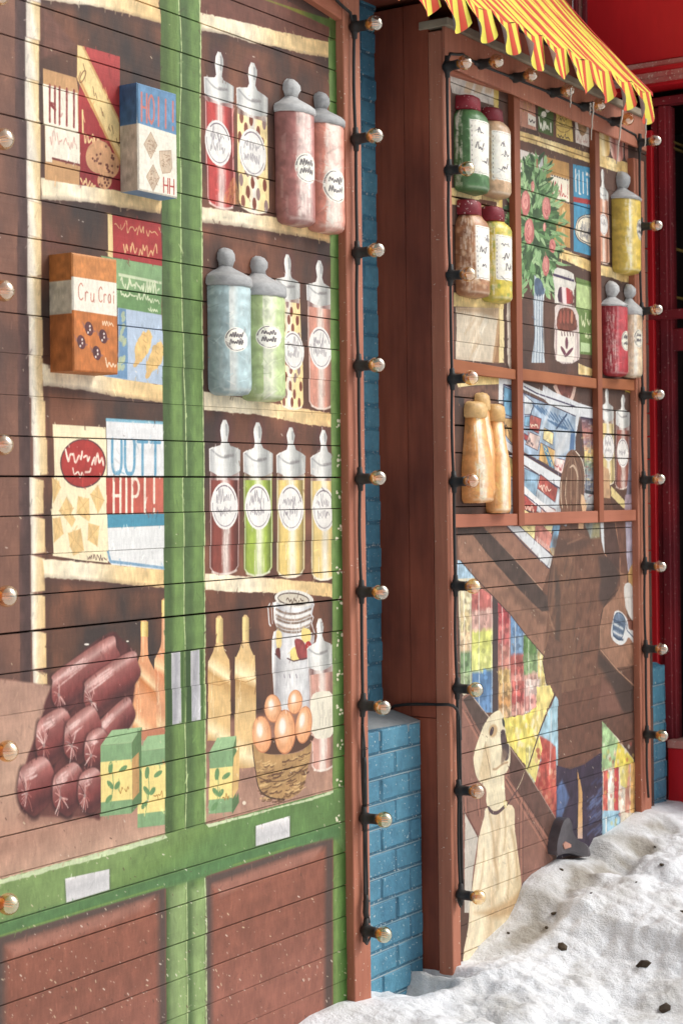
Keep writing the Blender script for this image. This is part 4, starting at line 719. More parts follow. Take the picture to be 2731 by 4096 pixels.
    Ln(smooth(t18([(60, 520), (30, 900), (-10, 1300), (-60, 1800), (-40, 2300)]), 4, False), 12, (150, 106, 82), alpha=.35, soft=6)
    for i in range(60):
        x = random.uniform(20, 560); y = random.uniform(350, 2250)
        L = random.uniform(60, 200); Ln(t18([(x, y), (x - L * .25, y + L)]), random.uniform(4, 14), random.choice([(66, 58, 56), (74, 60, 54), (140, 96, 76), (90, 60, 48)]), alpha=.35, soft=4)
    P(t18([(0, 280), (250, 330), (480, 300), (420, 420), (60, 520)]), (82, 58, 50), alpha=.7, soft=9); Ln(t18([(200, 370), (370, 300)]), 6, (166, 118, 94), alpha=.6, soft=3)
    P(t18([(585, 120), (625, 120), (635, 490), (600, 340)]), (204, 212, 224)); P(t18([(390, 120), (585, 110), (580, 290), (470, 310), (430, 200)]), (110, 116, 116), mott=.6, soft=3); P(t18([(500, 120), (580, 120), (575, 300), (480, 300)]), (190, 170, 90), alpha=.5, soft=5, mott=.5)
    P(t18([(330, 125), (390, 125), (388, 190), (328, 188)]), (216, 170, 128)); P(t18([(630, 480), (680, 480), (665, 525)]), (196, 140, 106))
    P(t18([(630, 120), (760, 120), (820, 480), (830, 700), (700, 560), (640, 480)]), (84, 58, 52), mott=.2); Ln(t18([(760, 120), (820, 480), (820, 700)]), 5, (190, 132, 100)); P(t18([(770, 130), (890, 120), (900, 730), (840, 690)]), (110, 72, 60), mott=.2)
    P(t18([(880, 110), (980, 105), (985, 620), (915, 700), (895, 500)]), (166, 158, 184), mott=.3); P(smooth(t18([(915, 740), (940, 650), (985, 610), (985, 860), (960, 870), (920, 830)]), 3), (206, 160, 96), mott=.15)
    P(t18([(820, 700), (905, 740), (870, 1000), (900, 1240), (985, 1300), (985, 1800), (770, 1830), (590, 1600), (585, 1320), (620, 1120), (760, 980), (820, 860)]), (150, 106, 84), mott=.2)
    Ln(t18([(585, 1320), (580, 1610), (770, 1840), (985, 2040)]), 6, (196, 148, 118), alpha=.8)
    P(smooth(t18([(865, 870), (925, 825), (975, 920), (990, 1270), (930, 1230), (880, 1100)]), 3), (214, 212, 214), mott=.1)
    gl = smooth(t18([(735, 1240), (760, 1160), (830, 1170), (900, 1260), (920, 1370), (975, 1400), (980, 1540), (920, 1470), (880, 1530), (820, 1560), (740, 1510), (710, 1420)]), 4)
    P(gl, (214, 218, 226)); gi = smooth(t18([(745, 1240), (780, 1180), (840, 1200), (880, 1290), (860, 1420), (820, 1500), (760, 1470), (730, 1400)]), 4); P(gi, (96, 116, 146), mott=.3)
    for k, c in enumerate(((62, 80, 112), (206, 214, 222), (70, 92, 126), (214, 218, 226), (60, 76, 106))): Ln(t18([(738, 1262 + k * 46), (800, 1290 + k * 50), (850, 1330 + k * 42)]), 9, c, alpha=.85, soft=1.5)
    Ln(gi + [gi[0]], 4, (40, 66, 104)); Ln(t18([(890, 1290), (900, 1390), (975, 1470)]), 5, (60, 84, 120)); P(t18([(900, 1240), (985, 1290), (985, 1390), (930, 1370)]), (120, 66, 50), soft=3)
    # sweets in tubes behind (left)
    P(t17([(225, 545), (260, 555), (520, 870), (620, 950), (1000, 1400), (1200, 1640), (1180, 1750), (1225, 1940), (1320, 2060), (1260, 2281), (520, 2281), (260, 2060)]), (206, 196, 170), mott=.2)
    P(t17([(225, 545), (255, 550), (430, 745), (225, 760)]), (150, 184, 214), mott=.3)
    def tube(tl, x0, x1, y0, y1, segs):
        q = tl([(x0, y0), (x1, y0), (x1, y1), (x0, y1)]); pp = tuple(tl([((x0 + x1) / 2, y0), ((x0 + x1) / 2, y1)]))
        cc = []; n = len(segs)
        for i, c in enumerate(segs): cc += [(i / n + .02, c), ((i + 1) / n - .02, c)]
        P(q, {'p': pp, 'c': cc}, mott=.3, wob=2)
        for k in range(60):
            x = random.uniform(x0 + 8, x1 - 8); y = random.uniform(y0, y1); c = segs[min(n - 1, int((y - y0) / (y1 - y0) * n))]; f = random.choice([.7, .85, 1.25, 1.4])
            cv.ell(tl([(x, y)])[0], random.uniform(3, 8), random.uniform(8, 16), tuple(min(240, int(v * f)) for v in c), alpha=.55, soft=1.5)
        Ln(tl([(x0 + (x1 - x0) * .35, y0), (x0 + (x1 - x0) * .35, y1)]), 7, (236, 236, 236), alpha=.7, soft=2, rough=.25); Ln(tl([(x1 - 10, y0), (x1 - 10, y1)]), 5, (228, 228, 232), alpha=.6)
        Ln(tl([(x0, y0), (x0, y1)]), 3, (90, 70, 74), alpha=.7)
    tube(t17, 255, 378, 890, 2060, [(206, 190, 150), (200, 176, 130), (206, 176, 140), (104, 136, 92), (130, 150, 110)])
    tube(t17, 385, 622, 870, 2281, [(184, 96, 92), (196, 150, 142), (212, 218, 110), (206, 212, 120), (78, 120, 172), (84, 124, 176)])
    P(t17([(622, 950), (684, 1020), (684, 2281), (622, 2281)]), (70, 56, 58))
    tube(t17, 684, 825, 1020, 2281, [(170, 64, 70), (180, 90, 90), (190, 120, 110), (186, 150, 90), (176, 130, 70)])
    tube(t17, 825, 985, 1180, 2281, [(96, 134, 184), (110, 144, 186), (170, 84, 78), (190, 120, 112), (196, 130, 120)])
    tube(t17, 975, 1140, 1400, 2281, [(90, 130, 70), (120, 150, 100), (190, 140, 130), (170, 70, 70)])
    tube(t17, 1135, 1230, 1600, 2281, [(226, 206, 130), (214, 186, 110), (206, 170, 90)])
    # cut the tubes along the brown slope
    P(t17([(260, 550), (640, 600), (1250, 1150), (1205, 1640), (1000, 1400), (820, 1160), (620, 945), (500, 865), (430, 750)]), (140, 98, 79), mott=.2)
    P(t17([(1210, 1610), (1270, 1400), (1420, 1500), (1400, 2281), (1310, 2281), (1322, 2060), (1228, 1945), (1188, 1700)]), (108, 74, 60), mott=.2)
    P(t17([(640, 640), (900, 900), (1225, 1180), (1215, 1280), (900, 1010)]), (102, 72, 58), alpha=.7, soft=9)
    P(t17([(430, 255), (520, 165), (870, 530), (1250, 960), (1260, 1120), (1180, 1130), (900, 850), (640, 560)]), (74, 56, 50), mott=.25, soft=2)
    Ln(t17([(260, 550), (430, 745), (620, 945), (820, 1160), (1010, 1410), (1208, 1640), (1188, 1700), (1228, 1945), (1322, 2060)]), 5, (58, 40, 40), alpha=.8)
    # lower sweets, dog side
    tube(t20, 500, 640, -40, 330, [(180, 140, 90), (170, 120, 70), (190, 150, 110)]); tube(t20, 640, 780, -60, 290, [(184, 90, 84), (176, 76, 74), (200, 130, 120)]); tube(t20, 780, 930, -80, 400, [(206, 176, 172), (196, 130, 126), (214, 196, 196)])
    P(t20([(560, 320), (800, 280), (1080, 60), (1080, 80), (1040, 180), (920, 500), (810, 845), (700, 700), (600, 580)]), (222, 206, 96), mott=.35, wob=2); P(t20([(900, 0), (1040, -20), (1080, 80), (930, 480), (830, 400), (900, 200)]), (220, 200, 120), mott=.35, wob=3)
    for i in range(60): x = random.uniform(600, 1000); y = random.uniform(300, 780); (y < 1400 - x) and cv.ell(t20([(x, y)])[0], 5, 12, random.choice([(226, 214, 150), (206, 180, 60), (236, 226, 190)]), alpha=.7, soft=2)
    tube(t20, 790, 900, 620, 1000, [(224, 212, 120), (216, 200, 110)])
    P(t20([(1100, 80), (1125, 130), (1125, 760), (1110, 1350), (1080, 1340), (880, 990), (800, 850), (920, 500)]), (150, 190, 214), mott=.3, wob=1)
    P(t20([(930, 500), (1040, 560), (1100, 620), (1115, 1100), (1110, 1360), (1060, 1330), (880, 1000), (950, 760)]), (180, 76, 66), mott=.45, soft=3)
    P(t20([(930, 500), (960, 640), (890, 990), (800, 850)]), (226, 212, 120), mott=.3)
    for i in range(40): x = random.uniform(900, 1100); y = random.uniform(640, 1250); cv.ell(t20([(x, y)])[0], 7, 11, random.choice([(196, 110, 80), (160, 50, 44), (214, 160, 130)]), alpha=.6, soft=2)
    Ln(t20([(1060, 250), (1040, 900)]), 9, (230, 230, 236), alpha=.6, soft=3, rough=.2); Ln(t20([(1090, 70), (1020, 230), (920, 500), (810, 845)]), 9, (74, 44, 46))
    # timber parts, floorboards, door brace
    P(t20([(130, 90), (200, 60), (400, 300), (330, 480), (1100, 1380), (1110, 1700), (1060, 1820), (740, 2050), (700, 2100), (120, 2000), (120, 100)]), (138, 92, 80), mott=.12)
    P(t20([(130, 130), (210, 70), (400, 300), (330, 480), (240, 340)]), (84, 64, 58), mott=.2); Ln(t20([(210, 70), (400, 310)]), 5, (176, 156, 146))
    P(t20([(600, 600), (640, 620), (1110, 1380), (1100, 1700), (620, 930)]), (96, 64, 56), mott=.2); Ln(t20([(600, 590), (800, 870), (1110, 1390)]), 5, (172, 150, 140), alpha=.8)
    for a, b in (((130, 240), (330, 600)), ((580, 930), (1090, 1700)), ((560, 960), (1060, 1790))): Ln(t20([a, b]), 9, (170, 112, 94), alpha=.9); Ln(t20([(a[0] + 26, a[1] - 4), (b[0] + 22, b[1] - 10)]), 5, (74, 46, 40), alpha=.8)
    for x, y0, y1 in ((735, 1170, 2090), (160, 1150, 1350), (295, 1150, 1340)): Ln(t20([(x, y0), (x + 8, y1)]), 11, (166, 108, 92), alpha=.85); Ln(t20([(x - 18, y0), (x - 10, y1)]), 4, (74, 46, 40), alpha=.8); Ln(t20([(x + 20, y0), (x + 26, y1)]), 4, (74, 46, 40), alpha=.8)
    P(t20([(150, 1310), (290, 1570), (240, 1900), (200, 2352), (150, 2352)]), (190, 184, 178), mott=.1); Ln(t20([(150, 1300), (290, 1560)]), 10, (110, 66, 58))
    # dog seen from behind
    neck = smooth(t20([(385, 1250), (640, 1230), (670, 1450), (700, 1700), (735, 1960), (740, 2100), (700, 2352), (640, 2900), (150, 3000), (190, 2500), (215, 2200), (270, 1800), (300, 1540), (350, 1350)]), 4)
    P(neck, {'p': tuple(t20([(250, 1800), (740, 1800)])), 'c': [(0, (222, 206, 178)), (.25, (232, 220, 192)), (.45, (206, 182, 148)), (.55, (226, 210, 178)), (.8, (222, 204, 170)), (1, (206, 184, 146))]}, mott=.12)
    head = smooth(t20([(505, 240), (545, 300), (560, 400), (582, 440), (580, 560), (620, 600), (625, 780), (590, 880), (565, 920), (580, 1180), (590, 1240), (430, 1280), (380, 1200), (375, 1060), (290, 960), (255, 850), (245, 720), (290, 560), (360, 380), (420, 290)]), 4)
    P(head, (224, 212, 182), mott=.12); P(smooth(t20([(530, 460), (575, 450), (582, 560), (615, 610), (610, 730), (570, 760), (540, 640)]), 3), (72, 56, 60), mott=.3, soft=2)
    P(smooth(t20([(360, 600), (410, 640), (420, 900), (400, 960), (330, 980), (300, 900), (330, 760)]), 3), (196, 166, 124), alpha=.6, soft=6)
    Ln(smooth(t20([(375, 560), (370, 650), (405, 800), (425, 940)]), 4, False), 4, (120, 90, 64), alpha=.8); Ln(smooth(t20([(445, 850), (480, 850), (545, 800), (600, 780)]), 4, False), 8, (166, 124, 84), alpha=.8, soft=2)
    cv.ell(t20([(450, 450)])[0], 17, 26, (190, 156, 112), soft=3, ang=.2); cv.ell(t20([(437, 455)])[0], 7, 19, (70, 52, 60), ang=.25)
    P(smooth(t20([(545, 320), (568, 340), (572, 400), (550, 385)]), 3), (58, 60, 62)); P(smooth(t20([(545, 640), (600, 690), (560, 780), (530, 790)]), 3), (120, 94, 80), alpha=.8, soft=4)
    for x, y, x2, y2 in ((400, 1290, 460, 1800), (460, 1800, 500, 2100), (560, 1290, 560, 1700), (600, 1750, 600, 2200), (350, 1700, 290, 2200), (640, 1500, 700, 2000)):
        Ln(smooth(t20([(x, y), ((x + x2) / 2 + 15, (y + y2) / 2), (x2, y2)]), 4, False), 12, (170, 132, 90), alpha=.5, soft=5); Ln(smooth(t20([(x - 40, y), ((x + x2) / 2 - 25, (y + y2) / 2), (x2 - 40, y2)]), 4, False), 14, (240, 232, 212), alpha=.5, soft=5)
    P(t20([(250, 2352), (420, 2320), (640, 2200), (735, 2120), (700, 2352), (500, 2420)]), (176, 130, 80), alpha=.55, soft=8)
    Ln(smooth(t20([(395, 1255), (430, 1300), (490, 1305), (560, 1245)]), 4, False), 15, (86, 62, 66)); cv.ell(t20([(572, 1215)])[0], 6, 14, (214, 190, 96), ring=3); P(t20([(555, 1200), (590, 1190), (592, 1240), (560, 1260)]), (226, 214, 150), alpha=.5)
    Ln(smooth(t20([(590, 1225), (680, 1100), (740, 980), (775, 880)]), 5, False), 7, (92, 64, 62)); Ln(smooth(t20([(700, 1060), (745, 970), (775, 880)]), 5, False), 4, (206, 190, 160))
    # trousers, belt lace, shoe shadow
    tr = t20([(1110, 810), (1260, 850), (1400, 800), (1568, 680), (1568, 1650), (1110, 1800), (1100, 1500)]); P(tr, (52, 40, 62), mott=.3)
    P(t20([(1568, 690), (1600, 680), (1640, 1500), (1568, 1600)]), (44, 38, 62), mott=.2); P(t20([(1108, 1050), (1170, 960), (1240, 1150), (1170, 1330), (1110, 1650)]), (84, 116, 176), alpha=.75, soft=5, mott=.4)
    for i in range(46): x = random.uniform(1420, 1600); y = random.uniform(980, 1560); Ln(t20([(x, y), (x + 60, y - 60)]), random.uniform(4, 10), random.choice([(84, 110, 176), (110, 136, 196), (60, 74, 130)]), alpha=.5, soft=3)
    P(t20([(1330, 850), (1350, 960), (1375, 1100), (1380, 1580), (1330, 1580), (1335, 1200)]), {'p': tuple(t20([(1340, 900), (1350, 1580)])), 'c': [(0, (190, 140, 80)), (.7, (206, 158, 100)), (1, (206, 172, 160))]}, mott=.15)
    P(t20([(1115, 1420), (1180, 1400), (1210, 1380), (1190, 1660), (1110, 1780)]), (170, 176, 190), mott=.3)
    # sweets at far right bottom: x 2400-2540 y 2880-3330
    t21 = Tile(2400, 2500, .74382)
    P(t21([(10, 520), (95, 610), (180, 722), (185, 1010), (10, 1140)]), (206, 196, 180), mott=.2)
    P(t21([(10, 515), (95, 620), (75, 760), (8, 780)]), (146, 182, 130), mott=.4, wob=2); P(t21([(95, 625), (178, 722), (180, 740), (75, 770)]), (222, 204, 74), mott=.3, wob=1)
    for x, c in ((14, (206, 90, 80)), (38, (230, 226, 220)), (72, (180, 60, 62)), (100, (228, 216, 206)), (132, (206, 140, 120)), (160, (222, 170, 96))): P(t21([(x, 790 - x * .3), (x + 24, 785 - x * .3), (x + 24, 1010), (x, 1010)]), c, mott=.4, wob=2)
    P(t21([(10, 1000), (105, 1000), (105, 1140), (10, 1160)]), (140, 184, 214), mott=.35); Ln(t21([(30, 1040), (30, 1110)]), 12, (226, 232, 236)); cv.ell(t21([(92, 1050)])[0], 10, 20, (70, 130, 176), ring=6); P(t21([(100, 740), (150, 745), (140, 880), (105, 860)]), (222, 210, 90), alpha=.7, mott=.3)
    for i in range(50): x = random.uniform(15, 178); y = random.uniform(620, 1080); cv.ell(t21([(x, y)])[0], 5, 9, random.choice([(230, 226, 214), (180, 70, 66), (214, 190, 90), (206, 150, 120)]), alpha=.5, soft=2)
    brushy(cv, 6500, 5, hi=24, alpha=.62)
    # left edge under post
    for i in range(260):
        x = random.uniform(1830, 2560); y = random.uniform(2100, 3900); s_ = random.choice([1.5, 2, 2.6, 3.5]); Ln([(x, y), (x + s_, y + s_ * 1.5)], s_, random.choice([(216, 208, 196), (206, 190, 170), (84, 60, 50)]), alpha=.7)
    h, w_ = cv.h, cv.w
    cv.a *= (1 + (lownoise(h, w_, 3, sy=4) - .5) * .07 + (lownoise(h, w_, 60) - .5) * .06)[..., None]
# ------------------------------------------------------------------ mesh helpers
def lin(c):
    return tuple(((v / 255.) / 12.92 if v / 255. <= .04045 else ((v / 255. + .055) / 1.055) ** 2.4) for v in c) + (1,)
def thing(name, label, cat, loc=(0, 0, 0), group=None, kind=None):
    o = bpy.data.objects.new(name, None); C.objects.link(o); o.location = loc; o.empty_display_size = .05
    o['label'] = label; o['category'] = cat
    if group: o['group'] = group
    if kind: o['kind'] = kind
    return o
def obj(name, verts, faces, mat, parent=None, uvs=None, smooth_=False, mats=None, fm=None, label=None):
    me = bpy.data.meshes.new(name); base = Vector(parent_loc(parent)) if parent else Vector((0, 0, 0))
    me.from_pydata([tuple(Vector(v) - base) for v in verts], [], faces)
    for m in (mats or [mat]): me.materials.append(m)
    if fm:
        for p, i in zip(me.polygons, fm): p.material_index = i
    if uvs:
        uv = me.uv_layers.new(name='UVMap')
        for l in me.loops: uv.data[l.index].uv = uvs(l.vertex_index, verts[l.vertex_index]) if callable(uvs) else uvs[l.vertex_index]
    if smooth_: me.polygons.foreach_set('use_smooth', [True] * len(me.polygons))
    me.update()
    o = bpy.data.objects.new(name, me); C.objects.link(o)
    if parent: o.parent = parent
    if label: o['label'] = label
    return o
def parent_loc(p):
    v = Vector(p.location)
    while p.parent: p = p.parent; v = v + Vector(p.location)
    return v
def bevel_mesh(o, wdt, seg=1):
    bm = bmesh.new(); bm.from_mesh(o.data)
    bmesh.ops.recalc_face_normals(bm, faces=bm.faces)
    bmesh.ops.bevel(bm, geom=list(bm.edges), offset=wdt, segments=seg, affect='EDGES', profile=.6)
    bm.to_mesh(o.data); bm.free(); return o
BOXF = [(0, 3, 2, 1), (4, 5, 6, 7), (0, 1, 5, 4), (1, 2, 6, 5), (2, 3, 7, 6), (3, 0, 4, 7)]
def box(name, x0, x1, y0, y1, z0, z1, mat, parent=None, bev=.0025, label=None, zr=None):
    """zr = (z0, z1) at the x1 end when the piece is not quite level"""
    a, b = zr or (z0, z1)
    v = [(x0, y0, z0), (x1, y0, a), (x1, y1, a), (x0, y1, z0), (x0, y0, z1), (x1, y0, b), (x1, y1, b), (x0, y1, z1)]
    o = obj(name, v, BOXF, mat, parent, label=label)
    return bevel_mesh(o, bev) if bev else o
def tube(name, pts, r, mat, parent=None, n=8, closed=False):
    pts = [Vector(p) for p in pts]; V = []; F = []; m = len(pts)
    for i, p in enumerate(pts):
        a = pts[(i - 1) % m] if closed or i else p; b = pts[(i + 1) % m] if closed or i < m - 1 else p
        t = (b - a).normalized(); s_ = t.cross(Vector((.3, 1, .2)))
        s_ = s_.normalized() if s_.length > 1e-4 else Vector((1, 0, 0)); u_ = t.cross(s_)
        rr = r[i] if isinstance(r, (list, tuple)) else r
        for k in range(n): V.append(p + (s_ * math.cos(2 * math.pi * k / n) + u_ * math.sin(2 * math.pi * k / n)) * rr)
    for i in range(m if closed else m - 1):
        for k in range(n):
            j = (i + 1) % m; F.append((i * n + k, i * n + (k + 1) % n, j * n + (k + 1) % n, j * n + k))
    if not closed: F.append(tuple(range(n - 1, -1, -1))); F.append(tuple((m - 1) * n + k for k in range(n)))
    return obj(name, V, F, mat, parent, smooth_=True)

# ------------------------------------------------------------------ materials
def newmat(name):
    m = bpy.data.materials.new(name); m.use_nodes = True; nt = m.node_tree; b = nt.nodes['Principled BSDF']; return m, nt, b
def N(nt, t, **kw):
    n = nt.nodes.new(t)
    for k, v in kw.items():
        if hasattr(n, k): setattr(n, k, v)
        else: n.inputs[k].default_value = v
    return n
def ramp(nt, src, stops):
    r = nt.nodes.new('ShaderNodeValToRGB'); e = r.color_ramp.elements
    while len(e) > 1: e.remove(e[-1])
    e[0].position, e[0].color = stops[0]
    for p, c in stops[1:]: q = e.new(p); q.color = c
    nt.links.new(src, r.inputs[0]); return r.outputs[0]
def coords(nt, scale=(1, 1, 1)):
    g = nt.nodes.new('ShaderNodeNewGeometry'); mp = nt.nodes.new('ShaderNodeMapping'); mp.inputs['Scale'].default_value = scale
    nt.links.new(g.outputs['Position'], mp.inputs[0]); return mp.outputs[0]
def mixc(nt, fac, a, b, mode='MIX'):
    m = nt.nodes.new('ShaderNodeMix'); m.data_type = 'RGBA'; m.blend_type = mode
    for s_, v in ((m.inputs[0], fac), (m.inputs[6], a), (m.inputs[7], b)):
        if isinstance(v, (float, int, tuple)): s_.default_value = v
        else: nt.links.new(v, s_)
    return m.outputs[2]
def paint_mat(name, col, col2=None, rough=.6, grain=(60, 60, 3), bump=.25, spec=.3, chips=0.0, chipcol=(215, 200, 180), dist=.0015, wear=.5):
    m, nt, b = newmat(name); L = nt.links.new
    n1 = N(nt, 'ShaderNodeTexNoise', Scale=1.0, Detail=6.0, Roughness=.65); L(coords(nt, grain), n1.inputs['Vector'])
    n2 = N(nt, 'ShaderNodeTexNoise', Scale=4.0, Detail=4.0); L(coords(nt, (1, 1, .5)), n2.inputs['Vector'])
    c2 = col2 or tuple(int(v * .8) for v in col)
    f = ramp(nt, n2.outputs[0], [(.35, (0, 0, 0, 1)), (.68, (1, 1, 1, 1))])
    base = mixc(nt, f, lin(col), lin(c2))
    g = ramp(nt, n1.outputs[0], [(.3, (.78, .78, .78, 1)), (.7, (1.12, 1.12, 1.12, 1))])
    base = mixc(nt, wear, base, g, 'MULTIPLY')
    if chips:
        v = N(nt, 'ShaderNodeTexNoise', Scale=95.0, Detail=2.0); L(coords(nt), v.inputs['Vector'])
        cf = ramp(nt, v.outputs[0], [(.72 - chips, (0, 0, 0, 1)), (.74 - chips, (1, 1, 1, 1))]); base = mixc(nt, cf, base, lin(chipcol))
    L(base, b.inputs['Base Color']); b.inputs['Roughness'].default_value = rough; b.inputs['Specular IOR Level'].default_value = spec
    bp = N(nt, 'ShaderNodeBump', Strength=bump, Distance=dist); L(n1.outputs[0], bp.inputs['Height']); L(bp.outputs[0], b.inputs['Normal'])
    return m
def mural_mat(name, im, grain=(3, 60, 60)):
    m, nt, b = newmat(name); L = nt.links.new
    t = N(nt, 'ShaderNodeTexImage'); t.image = im; t.interpolation = 'Linear'; t.extension = 'EXTEND'
    n1 = N(nt, 'ShaderNodeTexNoise', Scale=1.0, Detail=6.0, Roughness=.7); L(coords(nt, grain), n1.inputs['Vector'])
    n2 = N(nt, 'ShaderNodeTexNoise', Scale=260.0, Detail=3.0); L(coords(nt), n2.inputs['Vector'])
    g = ramp(nt, n1.outputs[0], [(.25, (.88, .88, .88, 1)), (.75, (1.08, 1.08, 1.08, 1))])
    g2 = ramp(nt, n2.outputs[0], [(.3, (.90, .90, .90, 1)), (.7, (1.08, 1.08, 1.08, 1))])
    c = mixc(nt, .6, t.outputs[0], g, 'MULTIPLY'); c = mixc(nt, .7, c, g2, 'MULTIPLY')
    L(c, b.inputs['Base Color']); b.inputs['Roughness'].default_value = .62; b.inputs['Specular IOR Level'].default_value = .3
    bp = N(nt, 'ShaderNodeBump', Strength=.45, Distance=.002); L(n1.outputs[0], bp.inputs['Height'])
    bp2 = N(nt, 'ShaderNodeBump', Strength=.25, Distance=.0006); L(n2.outputs[0], bp2.inputs['Height']); L(bp.outputs[0], bp2.inputs['Normal'])
    L(bp2.outputs[0], b.inputs['Normal']); return m

FRAME = paint_mat('frame_paint', (186, 122, 96), (166, 102, 80), chips=.003, bump=.8, wear=.8)
BOARD = paint_mat('side_board_paint', (160, 86, 62), (112, 58, 44), bump=.8, wear=.85, grain=(50, 50, 3))
MULL = paint_mat('mullion_paint', (156, 92, 66), (130, 72, 48), bump=.4)
TRANS = paint_mat('transom_paint', (166, 100, 62), (142, 80, 46), bump=.4, grain=(4, 50, 60))
RAIL = paint_mat('rail_paint', (180, 112, 86), (158, 94, 70), bump=.4, grain=(4, 50, 60))
BLACKM = paint_mat('dark_gap_shade', (26, 18, 16), (14, 10, 10), rough=.9, spec=.05)
DRIP = paint_mat('weathered_strip', (176, 164, 140), (120, 104, 88), rough=.85, grain=(8, 60, 60))
RUB = paint_mat('black_rubber', (34, 33, 32), (50, 48, 46), rough=.55, bump=.2, grain=(80, 80, 80), spec=.4)
BLUE = paint_mat('blue_brick_paint', (92, 146, 168), (66, 116, 142), rough=.55, grain=(34, 34, 34), bump=.9, dist=.004, chips=.035, chipcol=(176, 192, 196), wear=.95)
BLUED = paint_mat('blue_mortar_paint', (70, 122, 146), (58, 90, 110), rough=.7, grain=(60, 60, 60), bump=.8, dist=.003, chips=.1, chipcol=(170, 176, 176))
DUST = paint_mat('dusty_joint', (170, 182, 186), (96, 134, 150), rough=.9, grain=(25, 25, 60), bump=.6)
LEDGE = paint_mat('dusty_ledge', (156, 158, 158), (120, 128, 132), rough=.85, grain=(40, 40, 40), bump=.5)
RED = paint_mat('red_gloss_paint', (212, 32, 40), (196, 24, 34), rough=.4, grain=(30, 30, 6), bump=.12, spec=.45, wear=.3)
REDD = paint_mat('worn_red_paint', (150, 42, 48), (104, 34, 42), rough=.5, grain=(60, 60, 3), bump=.3, chips=.03, chipcol=(190, 150, 140))
REDW = paint_mat('flaking_moulding_paint', (188, 60, 56), (214, 180, 164), rough=.6, grain=(10, 10, 90), bump=.5, chips=.1, chipcol=(222, 200, 180))
GOLD = paint_mat('brass_edge', (190, 160, 84), (120, 96, 50), rough=.4, grain=(40, 40, 120))

# ------------------------------------------------------------------ planked panels
def seam_points(y_list, xa, D0, slope, x1, x2):
    out = []
    for y in y_list:
        s_ = slope(y); out.append((PY(x1, y + s_ * (x1 - xa), YP), PY(x2, y + s_ * (x2 - xa), YP)))
    return out
def planks(root, cv, mat, seams, X0, X1, gap=.0022):
    """seams: list (top to bottom) of (Pa, Pb) points; every board between two seams is its own plank"""
    lines = []
    for a, b in seams:
        k = (b.z - a.z) / (b.x - a.x); lines.append((a.z + k * (X0 - a.x), a.z + k * (X1 - a.x)))
    for (ta, tb), (ba, bb) in zip(lines[:-1], lines[1:]):
        g = gap * random.choice([.12, .2, .35, .6, 1.0, 1.3]); d = random.uniform(-.0010, .0010); ch = .0011
        y = YP + d; T = .02
        def end(x, zt, zb):
            return [(x, y + T, zb + g), (x, y + ch, zb + g), (x, y, zb + g + ch), (x, y, zt - g - ch * .6), (x, y + ch * .6, zt - g), (x, y + T, zt - g)]
        V = end(X0, ta, ba) + end(X1, tb, bb)
        F = [(i, i + 6, (i + 1) % 6 + 6, (i + 1) % 6) for i in range(6)] + [(5, 4, 3, 2, 1, 0), (6, 7, 8, 9, 10, 11)]
        jx, jz = random.uniform(-.0032, .0032), random.uniform(-.0012, .0012)
        obj('plank', V, F, mat, root, uvs=lambda i, v: ((v[0] + jx - cv.x0) / (cv.x1 - cv.x0), (v[2] + jz - cv.z0) / (cv.z1 - cv.z0)))

paint_A(); paint_B()
MA = mural_mat('grocer_mural_paint', A.image('grocer_mural')); MB_ = mural_mat('window_mural_paint', B.image('window_mural'))

# ---- first bay
bayA = thing('painted_panel', 'tall plank panel painted as a green grocer\'s cabinet with jars, packets, sausages and eggs', 'painted panel', (4.2, YP, 0))
sy = [-372, -230, -88, 57, 201, 344, 485, 625, 770, 905, 1050, 1188, 1328, 1469, 1618, 1762, 1908, 2051, 2190, 2334, 2466, 2610, 2755, 2900, 3040, 3184, 3325, 3486, 3629, 3779, 3924, 4072, 4216, 4360]
slA = lambda y: (1925 - y) / 5265
XA0, XA1 = PY(-130, 2000, YP).x, 5.16
planks(bayA, A, MA, seam_points(sy, 700, 0, slA, 100, 1300), XA0, XA1)
box('backing', XA0, XA1, YP + .021, YP + .04, -.1, 3.84, BLACKM, bayA, 0)
xl, xr = PY(1396, 2000, YF).x, PY(1462, 2000, YF).x
box('post', xl, xr, YF, YP + .05, -.1, 3.84, FRAME, bayA, .003)
xL = PY(-60, 2000, YF).x
box('post', xL - .085, xL, YF, YP + .05, -.1, 3.84, FRAME, bayA, .003)
pa, pb = PY(1250, -2, YF), PY(1375, 80, YF); kk = (pb.z - pa.z) / (pb.x - pa.x)
box('rail', xL + .002, xl - .002, YF + .002, YP + .05, pa.z + kk * (xL - pa.x), pa.z + kk * (xL - pa.x) + .12, RAIL, bayA, .003, zr=(pa.z + kk * (xl - pa.x), pa.z + kk * (xl - pa.x) + .12))

# ---- second bay
XR_ = PY(1789, 2000, YF).x                     # outer left corner of the bay
bayB = thing('painted_window_panel', 'plank panel painted as a shop window above a shopper and a pale dog', 'painted panel', (6.6, YP, 0))
syB = [334, 440, 546, 652, 757, 863, 974, 1083, 1190, 1297, 1402, 1507, 1610, 1717, 1821, 1921, 2022, 2128, 2236, 2339, 2439, 2543, 2650, 2755, 2855, 2953, 3077, 3182, 3284, 3389, 3496, 3602, 3706, 3810, 3915, 4020]
XB0, XB1 = XR_ + .06, PY(2600, 2000, YP).x
planks(bayB, B, MB_, seam_points(syB, 2097, 0, lambda y: (1956 - y) / 4040, 1850, 2520), XB0, XB1, gap=.0026)
box('backing', XB0, XB1, YP + .021, YP + .04, -.1, 3.60, BLACKM, bayB, 0)
pl = PY(1822, 2000, YF).x
box('post', XR_, pl, YF, YP + .03, -.1, 3.66, FRAME, bayB, .003)
pr0, pr1 = PY(2550, 2000, YF).x, PY(2590, 2000, YF).x
